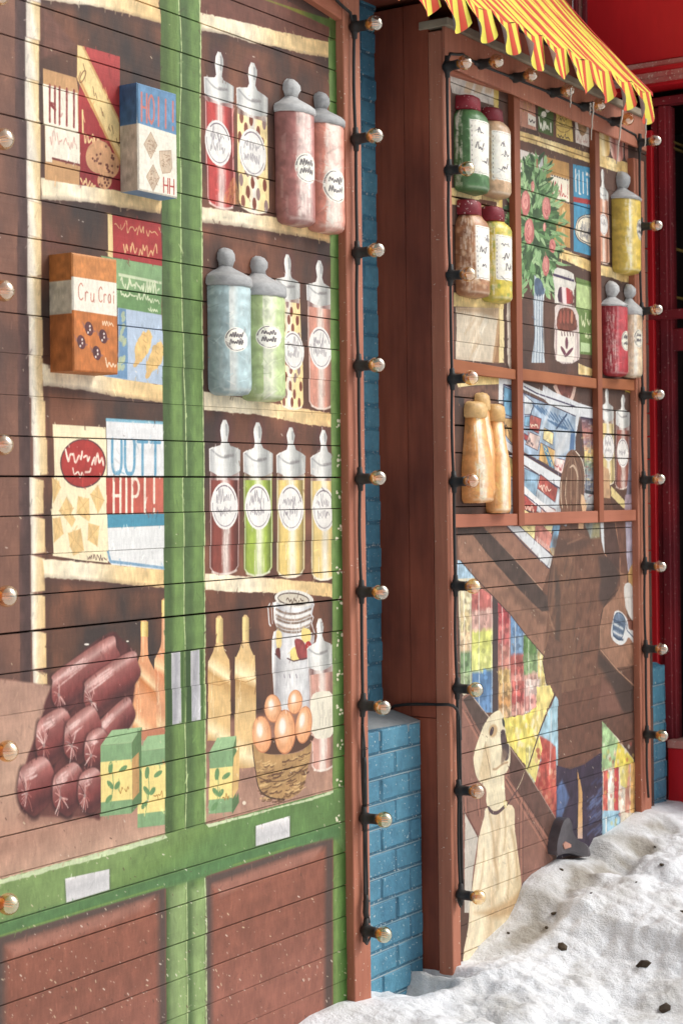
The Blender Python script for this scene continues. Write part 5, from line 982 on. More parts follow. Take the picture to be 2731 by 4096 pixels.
box('post', pr0, pr1, YF, YP + .05, -.1, 3.45, FRAME, bayB, .003)
def zline(p, q, Y, x):                      # height at x of the line through two photograph points on plane Y
    a, b = PY(p[0], p[1], Y), PY(q[0], q[1], Y); return a.z + (b.z - a.z) / (b.x - a.x) * (x - a.x)
YM = YF + .004
m1a, m1b = PY(2063, 1100, YM).x, PY(2086, 1100, YM).x
m2a, m2b = PY(2392, 1700, YM).x, PY(2410, 1700, YM).x
hl = lambda x: min(zline((1813, 296), (1994, 352), YM, x), 99) if x < m1a else zline((2079, 387), (2364, 482), YM, x)
# header boards above the painted panes
xs_ = [(pl + .002, m1a - .002), (m1b + .002, m2a - .002), (m2b + .002, pr0 - .002)]
for i, (a, b) in enumerate(xs_):
    z0a, z0b = hl(a + .001), hl(b - .001)
    box('rail', a, b, YM + .004, YP + .02, z0a, z0a + .095, RAIL, bayB, .002, zr=(z0b, z0b + .095))
ft = lambda x: zline((1750, 88), (2000, 205), YF - .012, x)
zl0 = zline((1790, 215), (2060, 330), YF, XR_)
box('fascia_board', XR_ - .003, pr1, YF - .014, YF - .0015, ft(XR_) - .15, ft(XR_) - .004, FRAME, bayB, .002, zr=(ft(pr1) - .15, ft(pr1) - .004))
box('drip_strip', XR_ - .006, pr1 + .004, YF - .03, YF + .1, ft(XR_) - .003, ft(XR_) + .028, DRIP, bayB, .003, zr=(ft(pr1) - .003, ft(pr1) + .028))
zlow = PY(2060, 2106, YM).z
for a, b in ((m1a, m1b), (m2a, m2b)): box('mullion', a, b, YM, YP + .001, zlow + .001, hl((a + b) / 2) + .06, MULL, bayB, .0015)
def railseg(a, b, tp, bt, mat):
    za, zb = zline(tp[0], tp[1], YM, a), zline(tp[0], tp[1], YM, b); ya, yb = zline(bt[0], bt[1], YM, a), zline(bt[0], bt[1], YM, b)
    box('transom', a, b, YM + .006, YP + .001, ya, za, mat, bayB, .0015, zr=(yb, zb))
railseg(xs_[0][0], xs_[0][1], ((1831, 1438), (2055, 1476)), ((1838, 1492), (2055, 1516)), TRANS)
railseg(xs_[1][0], xs_[1][1], ((2095, 1474), (2375, 1512)), ((2095, 1520), (2375, 1552)), TRANS)
railseg(xs_[2][0], xs_[2][1], ((2409, 1512), (2547, 1519)), ((2409, 1551), (2547, 1563)), TRANS)
railseg(xs_[0][0], xs_[0][1], ((1838, 2057), (2055, 2055)), ((1838, 2110), (2055, 2102)), RAIL)
railseg(xs_[1][0], xs_[1][1], ((2095, 2052), (2375, 2044)), ((2095, 2100), (2375, 2091)), RAIL)
railseg(xs_[2][0], xs_[2][1], ((2409, 2042), (2547, 2039)), ((2409, 2089), (2547, 2082)), RAIL)
# side boards of the second bay (the dark return)
YB = PX(1524, 2000, XR_).y
ysm = PX(1632, 2000, XR_).y
zcut = PX(1740, 2873, XR_).z
BT = PX(1600, 28, XR_).z
box('side_board', XR_ + .003, XR_ + .022, ysm + .0015, YB + .02, -.1, BT, BOARD, bayB, .0015)
box('side_board', XR_ + .001, XR_ + .022, YP + .032, ysm - .0015, zcut + .0015, BT, BOARD, bayB, .0015)
box('side_board', XR_ + .004, XR_ + .024, YP + .032, ysm + .001, -.1, zcut - .0015, BOARD, bayB, .0015)
box('bay_core', XR_ + .026, pr1 - .004, YP + .06, YB + .25, -.1, ft(pr1) - .01, BLACKM, bayB, 0)
box('side_board', pr1 - .003, pr1 + .012, YP + .051, YB + .25, -.1, ft(pr1) - .01, BOARD, bayB, .0015)

# ------------------------------------------------------------------ painted brickwork
def brick_mesh(lx, ly, lz, seed):
    r = random.Random(seed); n = 3
    bm = bmesh.new(); bmesh.ops.create_cube(bm, size=1)
    bmesh.ops.scale(bm, vec=(lx, ly, lz), verts=bm.verts)
    bmesh.ops.bevel(bm, geom=list(bm.edges), offset=.006, segments=1, affect='EDGES')
    for v in bm.verts: v.co += Vector((r.uniform(-1, 1), r.uniform(-.6, .6), r.uniform(-1, 1))) * .0022
    me = bpy.data.meshes.new('brick'); bm.to_mesh(me); bm.free(); me.materials.append(BLUE); me.update()
    return me
def brickwork(root, x0, x1, yf, depth, z0, z1, ch, bl, off=0., jit=.002, mort=.0015):
    cache = {}; base = parent_loc(root); row = 0; z = z1
    while z - ch > z0 - ch:
        x = x0 - (off + (bl / 2 if row % 2 else 0)) % bl
        while x < x1 - .012:
            a, b = max(x, x0), min(x + bl, x1)
            if b - a > .014:
                L = round(b - a - .009, 3); k = (L, random.randint(0, 3))
                if k not in cache: cache[k] = brick_mesh(L, depth, ch - .010, hash(k) & 1023)
                o = bpy.data.objects.new('brick', cache[k]); C.objects.link(o); o.parent = root
                o.location = Vector(((a + b) / 2, yf + depth / 2 + random.uniform(-jit, jit), z - ch / 2)) - base
                o.rotation_euler = (0, random.uniform(-.008, .008), random.uniform(-.012, .012))
            x += bl
        z -= ch; row += 1
        if z > z0 + .02 and yf < YB - .01: box('dusty_joint', x0 + .003, x1 - .003, yf + .0025, yf + .012, z - .0052, z - .0012, DUST, root, 0)
    box('mortar', x0 + .002, x1 - .002, yf + mort + .003, yf + depth - .004, z0, z1 - .004, BLUED, root, 0)
YPL = PX(1684, 2900, XR_).y                      # face of the low pier in the recess
ztop = PX(1684, 2880, XR_).z
pier = thing('brick_pier', 'low blue painted brick pier between the two brown bays, dusty ledge on top', 'brick pier', (5.5, YPL, 0))
brickwork(pier, xr - .06, XR_ - .001, YPL, YB - YPL - .004, -.15, ztop, .0905, .205, off=.07)
lb = PX(1684, 2880, XR_); 
obj('ledge', [(xr - .06, YPL + .004, ztop - .03), (XR_ - .002, YPL + .004, ztop - .001), (XR_ - .002, YB, ztop + .045), (xr - .06, YB, ztop + .03), (xr - .06, YPL + .004, ztop - .06), (XR_ - .002, YPL + .004, ztop - .03), (XR_ - .002, YB, ztop - .03), (xr - .06, YB, ztop - .06)],
    [(0, 1, 2, 3), (7, 6, 5, 4), (4, 5, 1, 0), (5, 6, 2, 1), (6, 7, 3, 2), (7, 4, 0, 3)], LEDGE, pier)
wallb = thing('brick_wall', 'deep blue brick wall at the back of the narrow recess between the bays', 'brick wall', (5.5, YB, 0))
brickwork(wallb, xr - .12, XR_ + .02, YB + .004, .1, ztop - .05, 4.15, .0905, .205, off=.12)
XQ = 8.03; YQ = 3.36
prx0, prx1 = PY(2590, 2900, YQ).x, PY(2662, 2900, YQ).x
zq = PY(2630, 2645, YQ).z
pier2 = thing('brick_pier', 'short blue painted brick pier right of the painted window, beside the red shopfront', 'brick pier', (prx0, YQ, 0))
brickwork(pier2, prx0 - .05, prx1, YQ, .16, -.1, zq - .02, .092, .2, off=.05)
cz = zq - .02
obj('ledge', [(prx0 - .05, YQ + .006, cz), (prx1 - .05, YQ + .006, cz), (prx1 - .012, YQ + .01, cz - .05), (prx1 - .012, YQ + .15, cz - .05), (prx1 - .05, YQ + .15, cz + .015), (prx0 - .05, YQ + .15, cz + .02), (prx0 - .05, YQ + .02, cz + .02), (prx1 - .06, YQ + .02, cz + .012), (prx0 - .05, YQ + .006, cz - .05), (prx1 - .012, YQ + .006, cz - .051)],
    [(0, 1, 7, 6), (6, 7, 4, 5), (1, 2, 3, 4, 7), (8, 9, 2, 1, 0)], BLUED, pier2)
# upper wall set back above the second bay
wallu = thing('upper_wall', 'dark brown boarded wall set back above the bays in the shade of the awning', 'wall', (6.3, 3.76, 0))
box('board', 3.0, 7.93, 3.80, 3.86, 4.16, 5.6, BOARD, wallu, .002); box('board', XR_ + .03, 8.6, 3.80, 3.86, 3.2, 4.155, BOARD, wallu, .002)
box('shade_soffit', xr + .004, XR_ + .3, YF + .05, 3.80, 3.80, 3.86, BOARD, wallu, .002)  # added over the recess to cut the sky light on its upper bricks
wl = box('wall', .5, xL - .09, YF + .06, YF + .2, -.1, 4.6, BOARD, None, .003); wl['kind'] = 'structure'; wl['label'] = 'plain brown boarded wall running on to the left of the green cabinet panel'
box('board', xL - .085, xr + .0, YF + .10, YF + .14, 3.845, 4.158, BOARD, wallu, .002)
# ------------------------------------------------------------------ sculpted jars, bottles and boxes fixed to the boards
NJ = 15; CW, CH = 128, 384
RC = Canvas(0, CW * NJ, 0, CH, 1.0, None, base=(120, 120, 120))
GREY = paint_mat('grey_lid_paint', (192, 192, 190), (154, 154, 154), rough=.55, grain=(40, 40, 70), bump=.8, dist=.003, wear=.9)
LIDR = paint_mat('red_cap_paint', (150, 44, 54), (104, 34, 44), rough=.5, grain=(40, 40, 60), bump=.6, dist=.003, chips=.04, chipcol=(230, 210, 205), wear=.8)
LIDG = paint_mat('gold_cap_paint', (206, 156, 88), (232, 200, 146), rough=.4, grain=(50, 50, 60), bump=.7, dist=.003, wear=.9)
jar_slots = []
def jar_paint(i, col, hl=(.62, .78), lab=None, speck=None, edge=None, labc=(232, 230, 222), script=(64, 58, 66), streak=1.):
    """unrolled front of a half-round jar: left to right as one walks past it"""
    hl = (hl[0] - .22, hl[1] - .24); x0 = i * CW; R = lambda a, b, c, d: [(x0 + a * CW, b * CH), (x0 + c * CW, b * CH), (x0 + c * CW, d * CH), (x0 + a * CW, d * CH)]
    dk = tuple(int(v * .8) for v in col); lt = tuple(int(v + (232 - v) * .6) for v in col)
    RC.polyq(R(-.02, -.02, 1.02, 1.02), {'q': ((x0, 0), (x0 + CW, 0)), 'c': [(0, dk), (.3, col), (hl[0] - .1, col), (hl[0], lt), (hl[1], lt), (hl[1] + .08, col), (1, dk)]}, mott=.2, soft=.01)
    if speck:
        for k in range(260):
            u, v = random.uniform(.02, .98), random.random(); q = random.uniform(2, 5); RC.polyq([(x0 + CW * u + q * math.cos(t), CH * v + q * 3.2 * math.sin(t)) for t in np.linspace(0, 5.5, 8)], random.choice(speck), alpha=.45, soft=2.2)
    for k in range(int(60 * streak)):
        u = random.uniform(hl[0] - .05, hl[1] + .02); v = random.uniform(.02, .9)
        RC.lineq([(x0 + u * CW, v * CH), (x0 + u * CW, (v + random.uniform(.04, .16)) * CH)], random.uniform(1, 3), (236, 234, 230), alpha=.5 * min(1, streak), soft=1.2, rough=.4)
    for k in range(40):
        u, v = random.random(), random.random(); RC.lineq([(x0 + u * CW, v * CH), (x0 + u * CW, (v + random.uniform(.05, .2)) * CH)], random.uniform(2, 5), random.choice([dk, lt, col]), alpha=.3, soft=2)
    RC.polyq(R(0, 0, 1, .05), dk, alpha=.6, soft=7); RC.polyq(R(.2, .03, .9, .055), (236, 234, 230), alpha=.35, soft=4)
    if lab and lab[0] == 'o':
        cx, cy, rx, ry = x0 + (lab[1] - .26) * CW, lab[2] * CH, lab[3] * CW * .66, lab[4] * CH * 1.12
        E = lambda q, a=0, b=6.283: [(cx + rx * q * math.cos(t), cy + ry * q * math.sin(t)) for t in np.linspace(a, b, 26)]
        RC.polyq(E(1), labc, mott=.06); RC.lineq(E(.88, 1.6, 3.0), 2, script, rough=.3); RC.lineq(E(.88, 3.3, 5.4), 2, script, alpha=.8, rough=.4)
        for dz in (.28, -.3):
            pts = [(cx - rx * .55 + rx * 1.1 * k / 11, cy + ry * (dz + (random.uniform(.1, .34) if k % 2 else -random.uniform(0, .12)))) for k in range(12)]
            RC.lineq(smooth(pts, 3, False), 2.2, script, rough=.15)
    if lab and lab[0] == 'r':
        a, b, c, d = lab[1:]; a -= .26; c -= .22; RC.polyq(R(a, b, c, d), labc, mott=.07, soft=1.5)
        for yy in (b + .02, d - .02):
            for k in range(9): u = a + .03 + (c - a - .06) * k / 9; RC.lineq([(x0 + u * CW, yy * CH), (x0 + (u + .03) * CW, yy * CH)], 1.6, (110, 100, 100))
        for k in range(10): v = b + .03 + (d - b - .06) * k / 10; RC.lineq([(x0 + (a + .03) * CW, v * CH), (x0 + (a + .03) * CW, (v + .02) * CH)], 1.4, (120, 110, 110))
        for r_ in range(3):
            yy = d - (d - b) * (.25 + .25 * r_) + random.uniform(-.02, .02); st = random.uniform(.12, .4); nn = random.randint(5, 8); xx = st; pts = []
            for k in range(nn): xx += random.uniform(.02, .08); pts.append((x0 + (a + (c - a) * xx) * CW, (yy + (random.choice([.02, .03, .075]) if k % 2 else random.uniform(-.02, .008))) * CH))
            RC.lineq(smooth(pts, 3, False), 2.2, script, rough=.1)
def half_round(name, X, prof, ratio, cell, v0, v1, mat, parent, seed, n=14, wob=.0015, ybase=None):
    """prof: (z, halfwidth) from bottom to top; the round front stands ratio*halfwidth proud of the boards"""
    r = random.Random(seed); V = []; UVl = []; F = []; yb = YP - .002 if ybase is None else ybase
    for z, hw in prof:
        vv = (z - v0) / (v1 - v0) if v1 != v0 else .5
        for k in range(n + 1):
            t = k / n; ph = math.pi * (1 - t)
            cx, sx = math.cos(ph), math.sin(ph)
            cx = math.copysign(abs(cx) ** .85, cx); sx = abs(sx) ** .85
            V.append((X + hw * cx + r.uniform(-wob, wob), yb - hw * ratio * sx + r.uniform(-wob, wob) * (1 if 0 < k < n else 0), z + r.uniform(-wob, wob)))
            UVl.append(((cell + .01 + .98 * t) / NJ, min(.995, max(.005, vv))))
    m = len(prof)
    for i in range(m - 1):
        for k in range(n): a = i * (n + 1) + k; F.append((a, a + 1, a + n + 2, a + n + 1))
    F.append(tuple(range(n, -1, -1))); F.append(tuple((m - 1) * (n + 1) + k for k in range(n + 1)))
    return obj(name, V, F, mat, parent, uvs=UVl, smooth_=True)
RATIO = 0.86
def wall_extent(xl, xr, y):
    """contact edge X and half width of a half round piece spanning photograph px xl..xr"""
    Xl = PY(xl, y, YP).x; a = PY((xl + xr) / 2, y, YP); e = .01
    kx = abs(proj(Vector((a.x + e, YP, a.z)))[0] - proj(Vector((a.x, YP, a.z)))[0]) / e
    ky = abs(proj(Vector((a.x, YP - e, a.z)))[0] - proj(Vector((a.x, YP, a.z)))[0]) / e
    q = ky * RATIO / kx; A_ = (xr - xl) / (1 + math.sqrt(1 + q * q)); return Xl, A_ / kx
def proj(p):
    q = Vector((p.x, p.y, p.z - CAMZ)); d = q.dot(_f); return CX + FOC * q.dot(RV) / d, CY - FOC * q.dot(UV_) / d
RELIEFM = None
def relief(label, kind, xl, xr, yk, yn, ys, yl, yb, col, matlid, group=None, sharp=0, **kw):
    """yk knob top, yn neck, ys top of rim, yl foot of rim, yb base (photograph px, at the middle of the piece)"""
    i = len(jar_slots); jar_slots.append(label); jar_paint(i, col, **kw)
    Xl, hw = wall_extent(xl, xr, (yk + yb) / 2); X = Xl + hw
    xc = xl + (xr - xl) * .55; z = lambda y: PY(xc + (y - (yk + yb) / 2) * .012, y, YP - hw * RATIO * .9).z
    Zk, Zn, Zs, Zl, Zb = z(yk), z(yn), z(ys), z(yl), z(yb)
    t = thing({'jar': 'sculpted_jar', 'bottle': 'sculpted_bottle'}[kind], label, kind, (X, YP, Zb), group=group)
    rb = min(.02, hw * .3)
    if kind == 'jar' and not sharp:
        body = [(Zb, hw * .62), (Zb + rb * .25, hw * .86), (Zb + rb, hw * .985), (Zb + rb * 2, hw), ((Zb + Zl) / 2, hw * .99), (Zl - .008, hw), (Zl, hw * .97)]
        lid = [(Zl - .002, hw * 1.02), (Zl + .006, hw * 1.07), (Zs - .008, hw * 1.06), (Zs, hw * .98), (Zs + (Zn - Zs) * .35, hw * .72), (Zs + (Zn - Zs) * .75, hw * .42), (Zn, hw * .3)]
        kr = (Zk - Zn) / 2; kw_ = min(kr * 1.2, hw * .56); knob = [(Zn - .001, hw * .3), (Zn + kr * .3, kw_ * .82), (Zn + kr * .7, kw_), (Zn + kr * 1.3, kw_ * .98), (Zn + kr * 1.7, kw_ * .72), (Zk - kr * .08, kw_ * .4), (Zk, kw_ * .12)]
        half_round('body', X, body, RATIO, i, Zb, Zl, RELIEFM, t, i)
        l_ = half_round('lid', X, lid, RATIO, i, Zl, Zk, matlid, t, i + 50); half_round('knob', X, knob, .95, i, Zn, Zk, matlid, l_, i + 80, wob=.002)
    elif kind == 'jar':          # screw cap preserve jar: ys shoulder, yn cap foot
        body = [(Zb, hw * .7), (Zb + rb * .3, hw * .92), (Zb + rb, hw), ((Zb + Zs) / 2, hw * .995), (Zs, hw), (Zs + (Zn - Zs) * .45, hw * .92), (Zs + (Zn - Zs) * .85, hw * .74), (Zn, hw * .68)]
        cap = [(Zn - .001, hw * .66), (Zn + .004, hw * .72), (Zk - .01, hw * .7), (Zk - .002, hw * .62), (Zk, hw * .4)]
        half_round('body', X, body, RATIO, i, Zb, Zn, RELIEFM, t, i); half_round('cap', X - hw * .12, cap, RATIO, i, Zn, Zk, matlid, t, i + 50)
    else:
        body = [(Zb, hw * .8), (Zb + rb * .3, hw * .95), (Zb + rb, hw), (Zs - (Zs - Zb) * .25, hw), (Zs, hw * .93), (Zs + (Zn - Zs) * .5, hw * .74), (Zn, hw * .62)]
        cap = [(Zn - .001, hw * .62), (Zn + .006, hw * .72), (Zn + (Zk - Zn) * .5, hw * .74), (Zk - .012, hw * .66), (Zk - .003, hw * .5), (Zk, hw * .25)]
        half_round('body', X, body, RATIO, i, Zb, Zn, RELIEFM, t, i); half_round('cap', X, cap, RATIO, i, Zn, Zk, matlid, t, i + 50)
    return t
RELIEFM, _nt, _b = newmat('relief_paint')
_ti = N(_nt, 'ShaderNodeTexImage'); _ti.extension = 'EXTEND'
_n = N(_nt, 'ShaderNodeTexNoise', Scale=1.0, Detail=5.0); _nt.links.new(coords(_nt, (45, 45, 45)), _n.inputs['Vector'])
_g = ramp(_nt, _n.outputs[0], [(.3, (.86, .86, .86, 1)), (.7, (1.08, 1.08, 1.08, 1))])
_nt.links.new(mixc(_nt, .7, _ti.outputs[0], _g, 'MULTIPLY'), _b.inputs['Base Color']); _b.inputs['Roughness'].default_value = .36; _b.inputs['Specular IOR Level'].default_value = .4
_bp = N(_nt, 'ShaderNodeBump', Strength=.7, Distance=.003); _nt.links.new(_n.outputs[0], _bp.inputs['Height']); _nt.links.new(_bp.outputs[0], _b.inputs['Normal'])

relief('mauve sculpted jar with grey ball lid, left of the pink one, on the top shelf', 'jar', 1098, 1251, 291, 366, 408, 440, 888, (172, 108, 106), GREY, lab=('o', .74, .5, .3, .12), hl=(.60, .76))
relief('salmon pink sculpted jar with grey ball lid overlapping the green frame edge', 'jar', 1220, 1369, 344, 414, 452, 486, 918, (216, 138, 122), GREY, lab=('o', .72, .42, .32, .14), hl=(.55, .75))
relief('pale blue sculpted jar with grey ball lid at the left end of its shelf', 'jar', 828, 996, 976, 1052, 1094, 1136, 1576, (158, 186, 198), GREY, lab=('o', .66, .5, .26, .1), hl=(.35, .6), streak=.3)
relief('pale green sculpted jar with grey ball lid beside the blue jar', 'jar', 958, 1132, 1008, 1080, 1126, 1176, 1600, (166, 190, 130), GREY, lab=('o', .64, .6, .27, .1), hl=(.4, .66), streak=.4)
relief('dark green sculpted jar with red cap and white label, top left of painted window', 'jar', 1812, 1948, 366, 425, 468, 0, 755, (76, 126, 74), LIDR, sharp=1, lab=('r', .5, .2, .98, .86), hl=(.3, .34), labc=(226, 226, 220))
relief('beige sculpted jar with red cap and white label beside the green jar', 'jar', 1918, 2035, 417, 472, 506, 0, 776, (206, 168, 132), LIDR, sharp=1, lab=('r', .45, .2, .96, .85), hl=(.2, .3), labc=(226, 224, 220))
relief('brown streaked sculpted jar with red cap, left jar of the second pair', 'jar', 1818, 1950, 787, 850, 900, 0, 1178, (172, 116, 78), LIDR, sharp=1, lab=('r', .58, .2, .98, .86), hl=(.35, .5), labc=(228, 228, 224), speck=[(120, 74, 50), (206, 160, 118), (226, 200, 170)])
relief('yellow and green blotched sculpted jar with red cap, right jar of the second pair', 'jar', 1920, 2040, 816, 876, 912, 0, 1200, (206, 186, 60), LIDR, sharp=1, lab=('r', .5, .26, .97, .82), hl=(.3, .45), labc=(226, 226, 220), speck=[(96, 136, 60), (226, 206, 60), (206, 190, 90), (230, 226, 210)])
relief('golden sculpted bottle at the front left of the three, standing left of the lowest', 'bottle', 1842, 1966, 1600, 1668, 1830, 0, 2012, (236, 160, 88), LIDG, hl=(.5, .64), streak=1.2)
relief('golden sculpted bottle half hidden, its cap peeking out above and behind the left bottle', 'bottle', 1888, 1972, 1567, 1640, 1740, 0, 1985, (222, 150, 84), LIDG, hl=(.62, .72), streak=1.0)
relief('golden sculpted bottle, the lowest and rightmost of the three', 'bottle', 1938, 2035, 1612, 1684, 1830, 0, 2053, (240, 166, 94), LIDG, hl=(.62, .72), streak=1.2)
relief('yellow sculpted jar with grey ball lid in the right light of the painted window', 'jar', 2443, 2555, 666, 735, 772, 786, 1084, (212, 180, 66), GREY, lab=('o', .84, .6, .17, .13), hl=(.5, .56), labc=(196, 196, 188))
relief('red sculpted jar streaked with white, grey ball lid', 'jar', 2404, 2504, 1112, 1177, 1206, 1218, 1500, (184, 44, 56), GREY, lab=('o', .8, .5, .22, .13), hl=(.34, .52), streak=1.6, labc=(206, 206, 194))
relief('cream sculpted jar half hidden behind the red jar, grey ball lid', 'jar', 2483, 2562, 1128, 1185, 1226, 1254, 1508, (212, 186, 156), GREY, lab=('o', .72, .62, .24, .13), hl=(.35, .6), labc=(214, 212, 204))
RC.a = np.clip(RC.a * 1.10, 0, .97); brushy(RC, 2600, 8, 8, 30, .5); _ti.image = RC.image('relief_paint')

# two box packets standing proud of the boards
def packet(label, xw, xc, xr, yt, yb, draw_front, side_bands, topcol):
    X0 = PY(xw, (yt + yb) / 2, YP).x; yf = PX(xc, (yt + yb) / 2, X0).y; zt, zb = PX(xc, yt, X0).z, PX(xc, yb, X0).z; X1 = PY(xr, (yt + yb) / 2, yf).x
    t = thing('sculpted_packet', label, 'packet', (X0, YP, zb), group=None)
    cv = Canvas(X0, X1, zb, zt, 900, yf, base=(230, 226, 216)); draw_front(cv)
    cv.a *= (1 + (lownoise(cv.h, cv.w, 5, sy=2) - .5) * .1)[..., None]
    mf = mural_mat('packet_front_paint', cv.image('packet_front'))
    cs = Canvas(0, YP - yf, zb, zt, 900, None, base=(200, 200, 200)); H = cs.h
    for a, b, c in side_bands: cs.polyq([(-5, a * H), (cs.w + 5, a * H), (cs.w + 5, b * H), (-5, b * H)], c, mott=.25, soft=1.2)
    ms = mural_mat('packet_side_paint', cs.image('packet_side')); mt = paint_mat('packet_top_paint', topcol, rough=.6)
    e = .004
    fr = obj('front', [(X0 + e, yf, zb + e), (X1 - e, yf, zb + e), (X1 - e, yf, zt - e), (X0 + e, yf, zt - e), (X0, yf + e, zb), (X1, yf + e, zb), (X1, yf + e, zt), (X0, yf + e, zt)],
        [(0, 1, 2, 3), (4, 5, 1, 0), (5, 6, 2, 1), (6, 7, 3, 2), (7, 4, 0, 3)], mf, t, uvs=lambda i, v: ((v[0] - X0) / (X1 - X0), (v[2] - zb) / (zt - zb)))
    obj('side', [(X0, yf + e, zb), (X0, YP - .001, zb), (X0, YP - .001, zt), (X0, yf + e, zt)], [(0, 3, 2, 1)], ms, t, uvs=lambda i, v: ((YP - v[1]) / (YP - yf), (v[2] - zb) / (zt - zb)))
    obj('body', [(X0, yf + e, zb), (X1, yf + e, zb), (X1, YP - .001, zb), (X0, YP - .001, zb), (X0, yf + e, zt), (X1, yf + e, zt), (X1, YP - .001, zt), (X0, YP - .001, zt)],
        [(0, 3, 2, 1), (4, 5, 6, 7), (1, 2, 6, 5), (2, 3, 7, 6)], mt, t)
def front1(cv):
    cv.poly(t1([(1070, 600), (1420, 700), (1420, 1070), (1085, 965)]), (92, 140, 190), mott=.15)
    cv.text('HOII!', t1([(1105, 945)])[0], (143, 42), (0, -112), 10, (206, 112, 104), rough=.1)
    for c, a in (((1182, 1145), 0), ((1300, 1265), .35), ((1200, 1400), 0)):
        q = t1([(c[0] - 52, c[1] - 15), (c[0] + 2, c[1] - 110), (c[0] + 52, c[1] - 5), (c[0] + 2, c[1] + 100)]) if a == 0 else t1([(c[0] - 50, c[1] - 80), (c[0] + 42, c[1] - 85), (c[0] + 50, c[1] + 50), (c[0] + 35, c[1] + 88), (c[0] - 25, c[1] + 95), (c[0] - 45, c[1] + 20)])
        cv.poly(q, (200, 178, 156), mott=.15)
        for k in range(22):
            p = t1([(c[0] + random.uniform(-32, 32), c[1] + random.uniform(-55, 55))])[0]; cv.line([p, (p[0] + random.uniform(2, 9), p[1] + random.uniform(-6, 6))], 2.6, (150, 116, 92), alpha=.8)
        cv.line(q + [q[0]], 2.5, (170, 140, 116))
    cv.text('HH', t1([(1278, 1505)])[0], (48, 10), (0, -58), 6, (188, 58, 52))
packet('blue and white cracker packet with pink letters, standing proud over the green stile', 480, 553, 709, 329, 760, front1, [(0, .62, (186, 178, 166)), (.62, 1.02, (52, 96, 150))], (126, 160, 196))
def front2(cv):
    cv.poly(t3([(560, 380), (960, 420), (960, 660), (560, 600)]), (206, 126, 62), mott=.2); cv.poly(t3([(560, 860), (960, 920), (960, 1400), (560, 1400)]), (196, 108, 46), mott=.22)
    cv.line(t3([(575, 420), (900, 470)]), 12, (216, 152, 106), alpha=.6, soft=4, rough=.2)
    cv.text('Cru', t3([(612, 780)])[0], (72, 12), (0, -66), 5, (196, 116, 96), rough=.1); cv.text('Crai', t3([(772, 800)])[0], (72, 6), (0, -60), 5, (196, 116, 96), rough=.1)
    for x, y in ((700, 1010), (640, 1115), (810, 1070), (760, 1200)):
        for sgn in (-1, 1): cv.poly(t3([(x - 6, y + 8 * sgn), (x - 44 * sgn - 14, y - 46 * sgn - 14), (x - 48 * sgn + 6, y - 20 * sgn), (x - 38 * sgn - 6, y - 8 * sgn)]), (150, 96, 92), alpha=.9, soft=1)
        cv.ell(t3([(x, y)])[0], 16, 29, (92, 48, 52), ang=-.2, mott=.3)
        for dx, dy in ((6, -20), (-8, 30), (8, 8)): cv.ell(t3([(x + dx, y + dy)])[0], 3, 5, (226, 214, 214))
    cv.scrib(t3([(805, 975)])[0], 50, 28, 11, (232, 206, 176), wd=6, slope=.15); cv.scrib(t3([(830, 1310)])[0], 44, 36, 9, (232, 206, 176), wd=6, slope=.1)
packet('orange and white sweet packet painted with wrapped toffees, second shelf', 199, 293, 472, 1009, 1484, front2, [(0, .49, (176, 98, 44)), (.49, .77, (190, 186, 170)), (.77, 1.02, (182, 106, 44))], (206, 126, 60))

# the shopper's shoe, a cut-out fixed low on the second bay
def shoe():
    K = 600 / 1568; tl = Tile(1800, 2750, K); yf = YP - .045
    out = smooth(tl([(1175, 1420), (1205, 1375), (1245, 1370), (1265, 1490), (1330, 1590), (1420, 1640), (1455, 1700), (1455, 1765), (1360, 1765), (1270, 1735), (1180, 1740), (1120, 1750), (1120, 1620), (1150, 1500)]), 3)
    f = [PY(x, y, yf) for x, y in out]; n = len(f); c = sum(f, Vector()) / n
    V = [tuple(c + (p - c) * .8 + Vector((0, -.008, 0))) for p in f] + [tuple(p) for p in f] + [(p.x, YP + .002, p.z) for p in f]
    F = [tuple(range(n))] + [(i, n + i, n + (i + 1) % n, (i + 1) % n) for i in range(n)] + [(n + i, 2 * n + i, 2 * n + (i + 1) % n, n + (i + 1) % n) for i in range(n)]
    t = thing('sculpted_shoe', 'dark shoe cut-out at the foot of the painted shopper, toe over the snow', 'shoe', tuple(c))
    o = obj('upper', V, F, paint_mat('shoe_paint', (48, 45, 50), (96, 90, 94), rough=.45, grain=(30, 30, 40), bump=.5, wear=.8), t, smooth_=False)
    bm = bmesh.new(); bm.from_mesh(o.data); bmesh.ops.recalc_face_normals(bm, faces=bm.faces); bm.to_mesh(o.data); bm.free()
    b = [PY(x, y, yf - .012) for x, y in tl([(1196, 1690), (1180, 1640), (1205, 1610), (1262, 1640), (1262, 1668)])]; m = len(b)
    obj('buckle', [tuple(p) for p in b] + [(p.x, yf, p.z) for p in b], [tuple(range(m))] + [(i, m + i, m + (i + 1) % m, (i + 1) % m) for i in range(m)], paint_mat('buckle_paint', (206, 150, 130), rough=.5), t)
shoe()

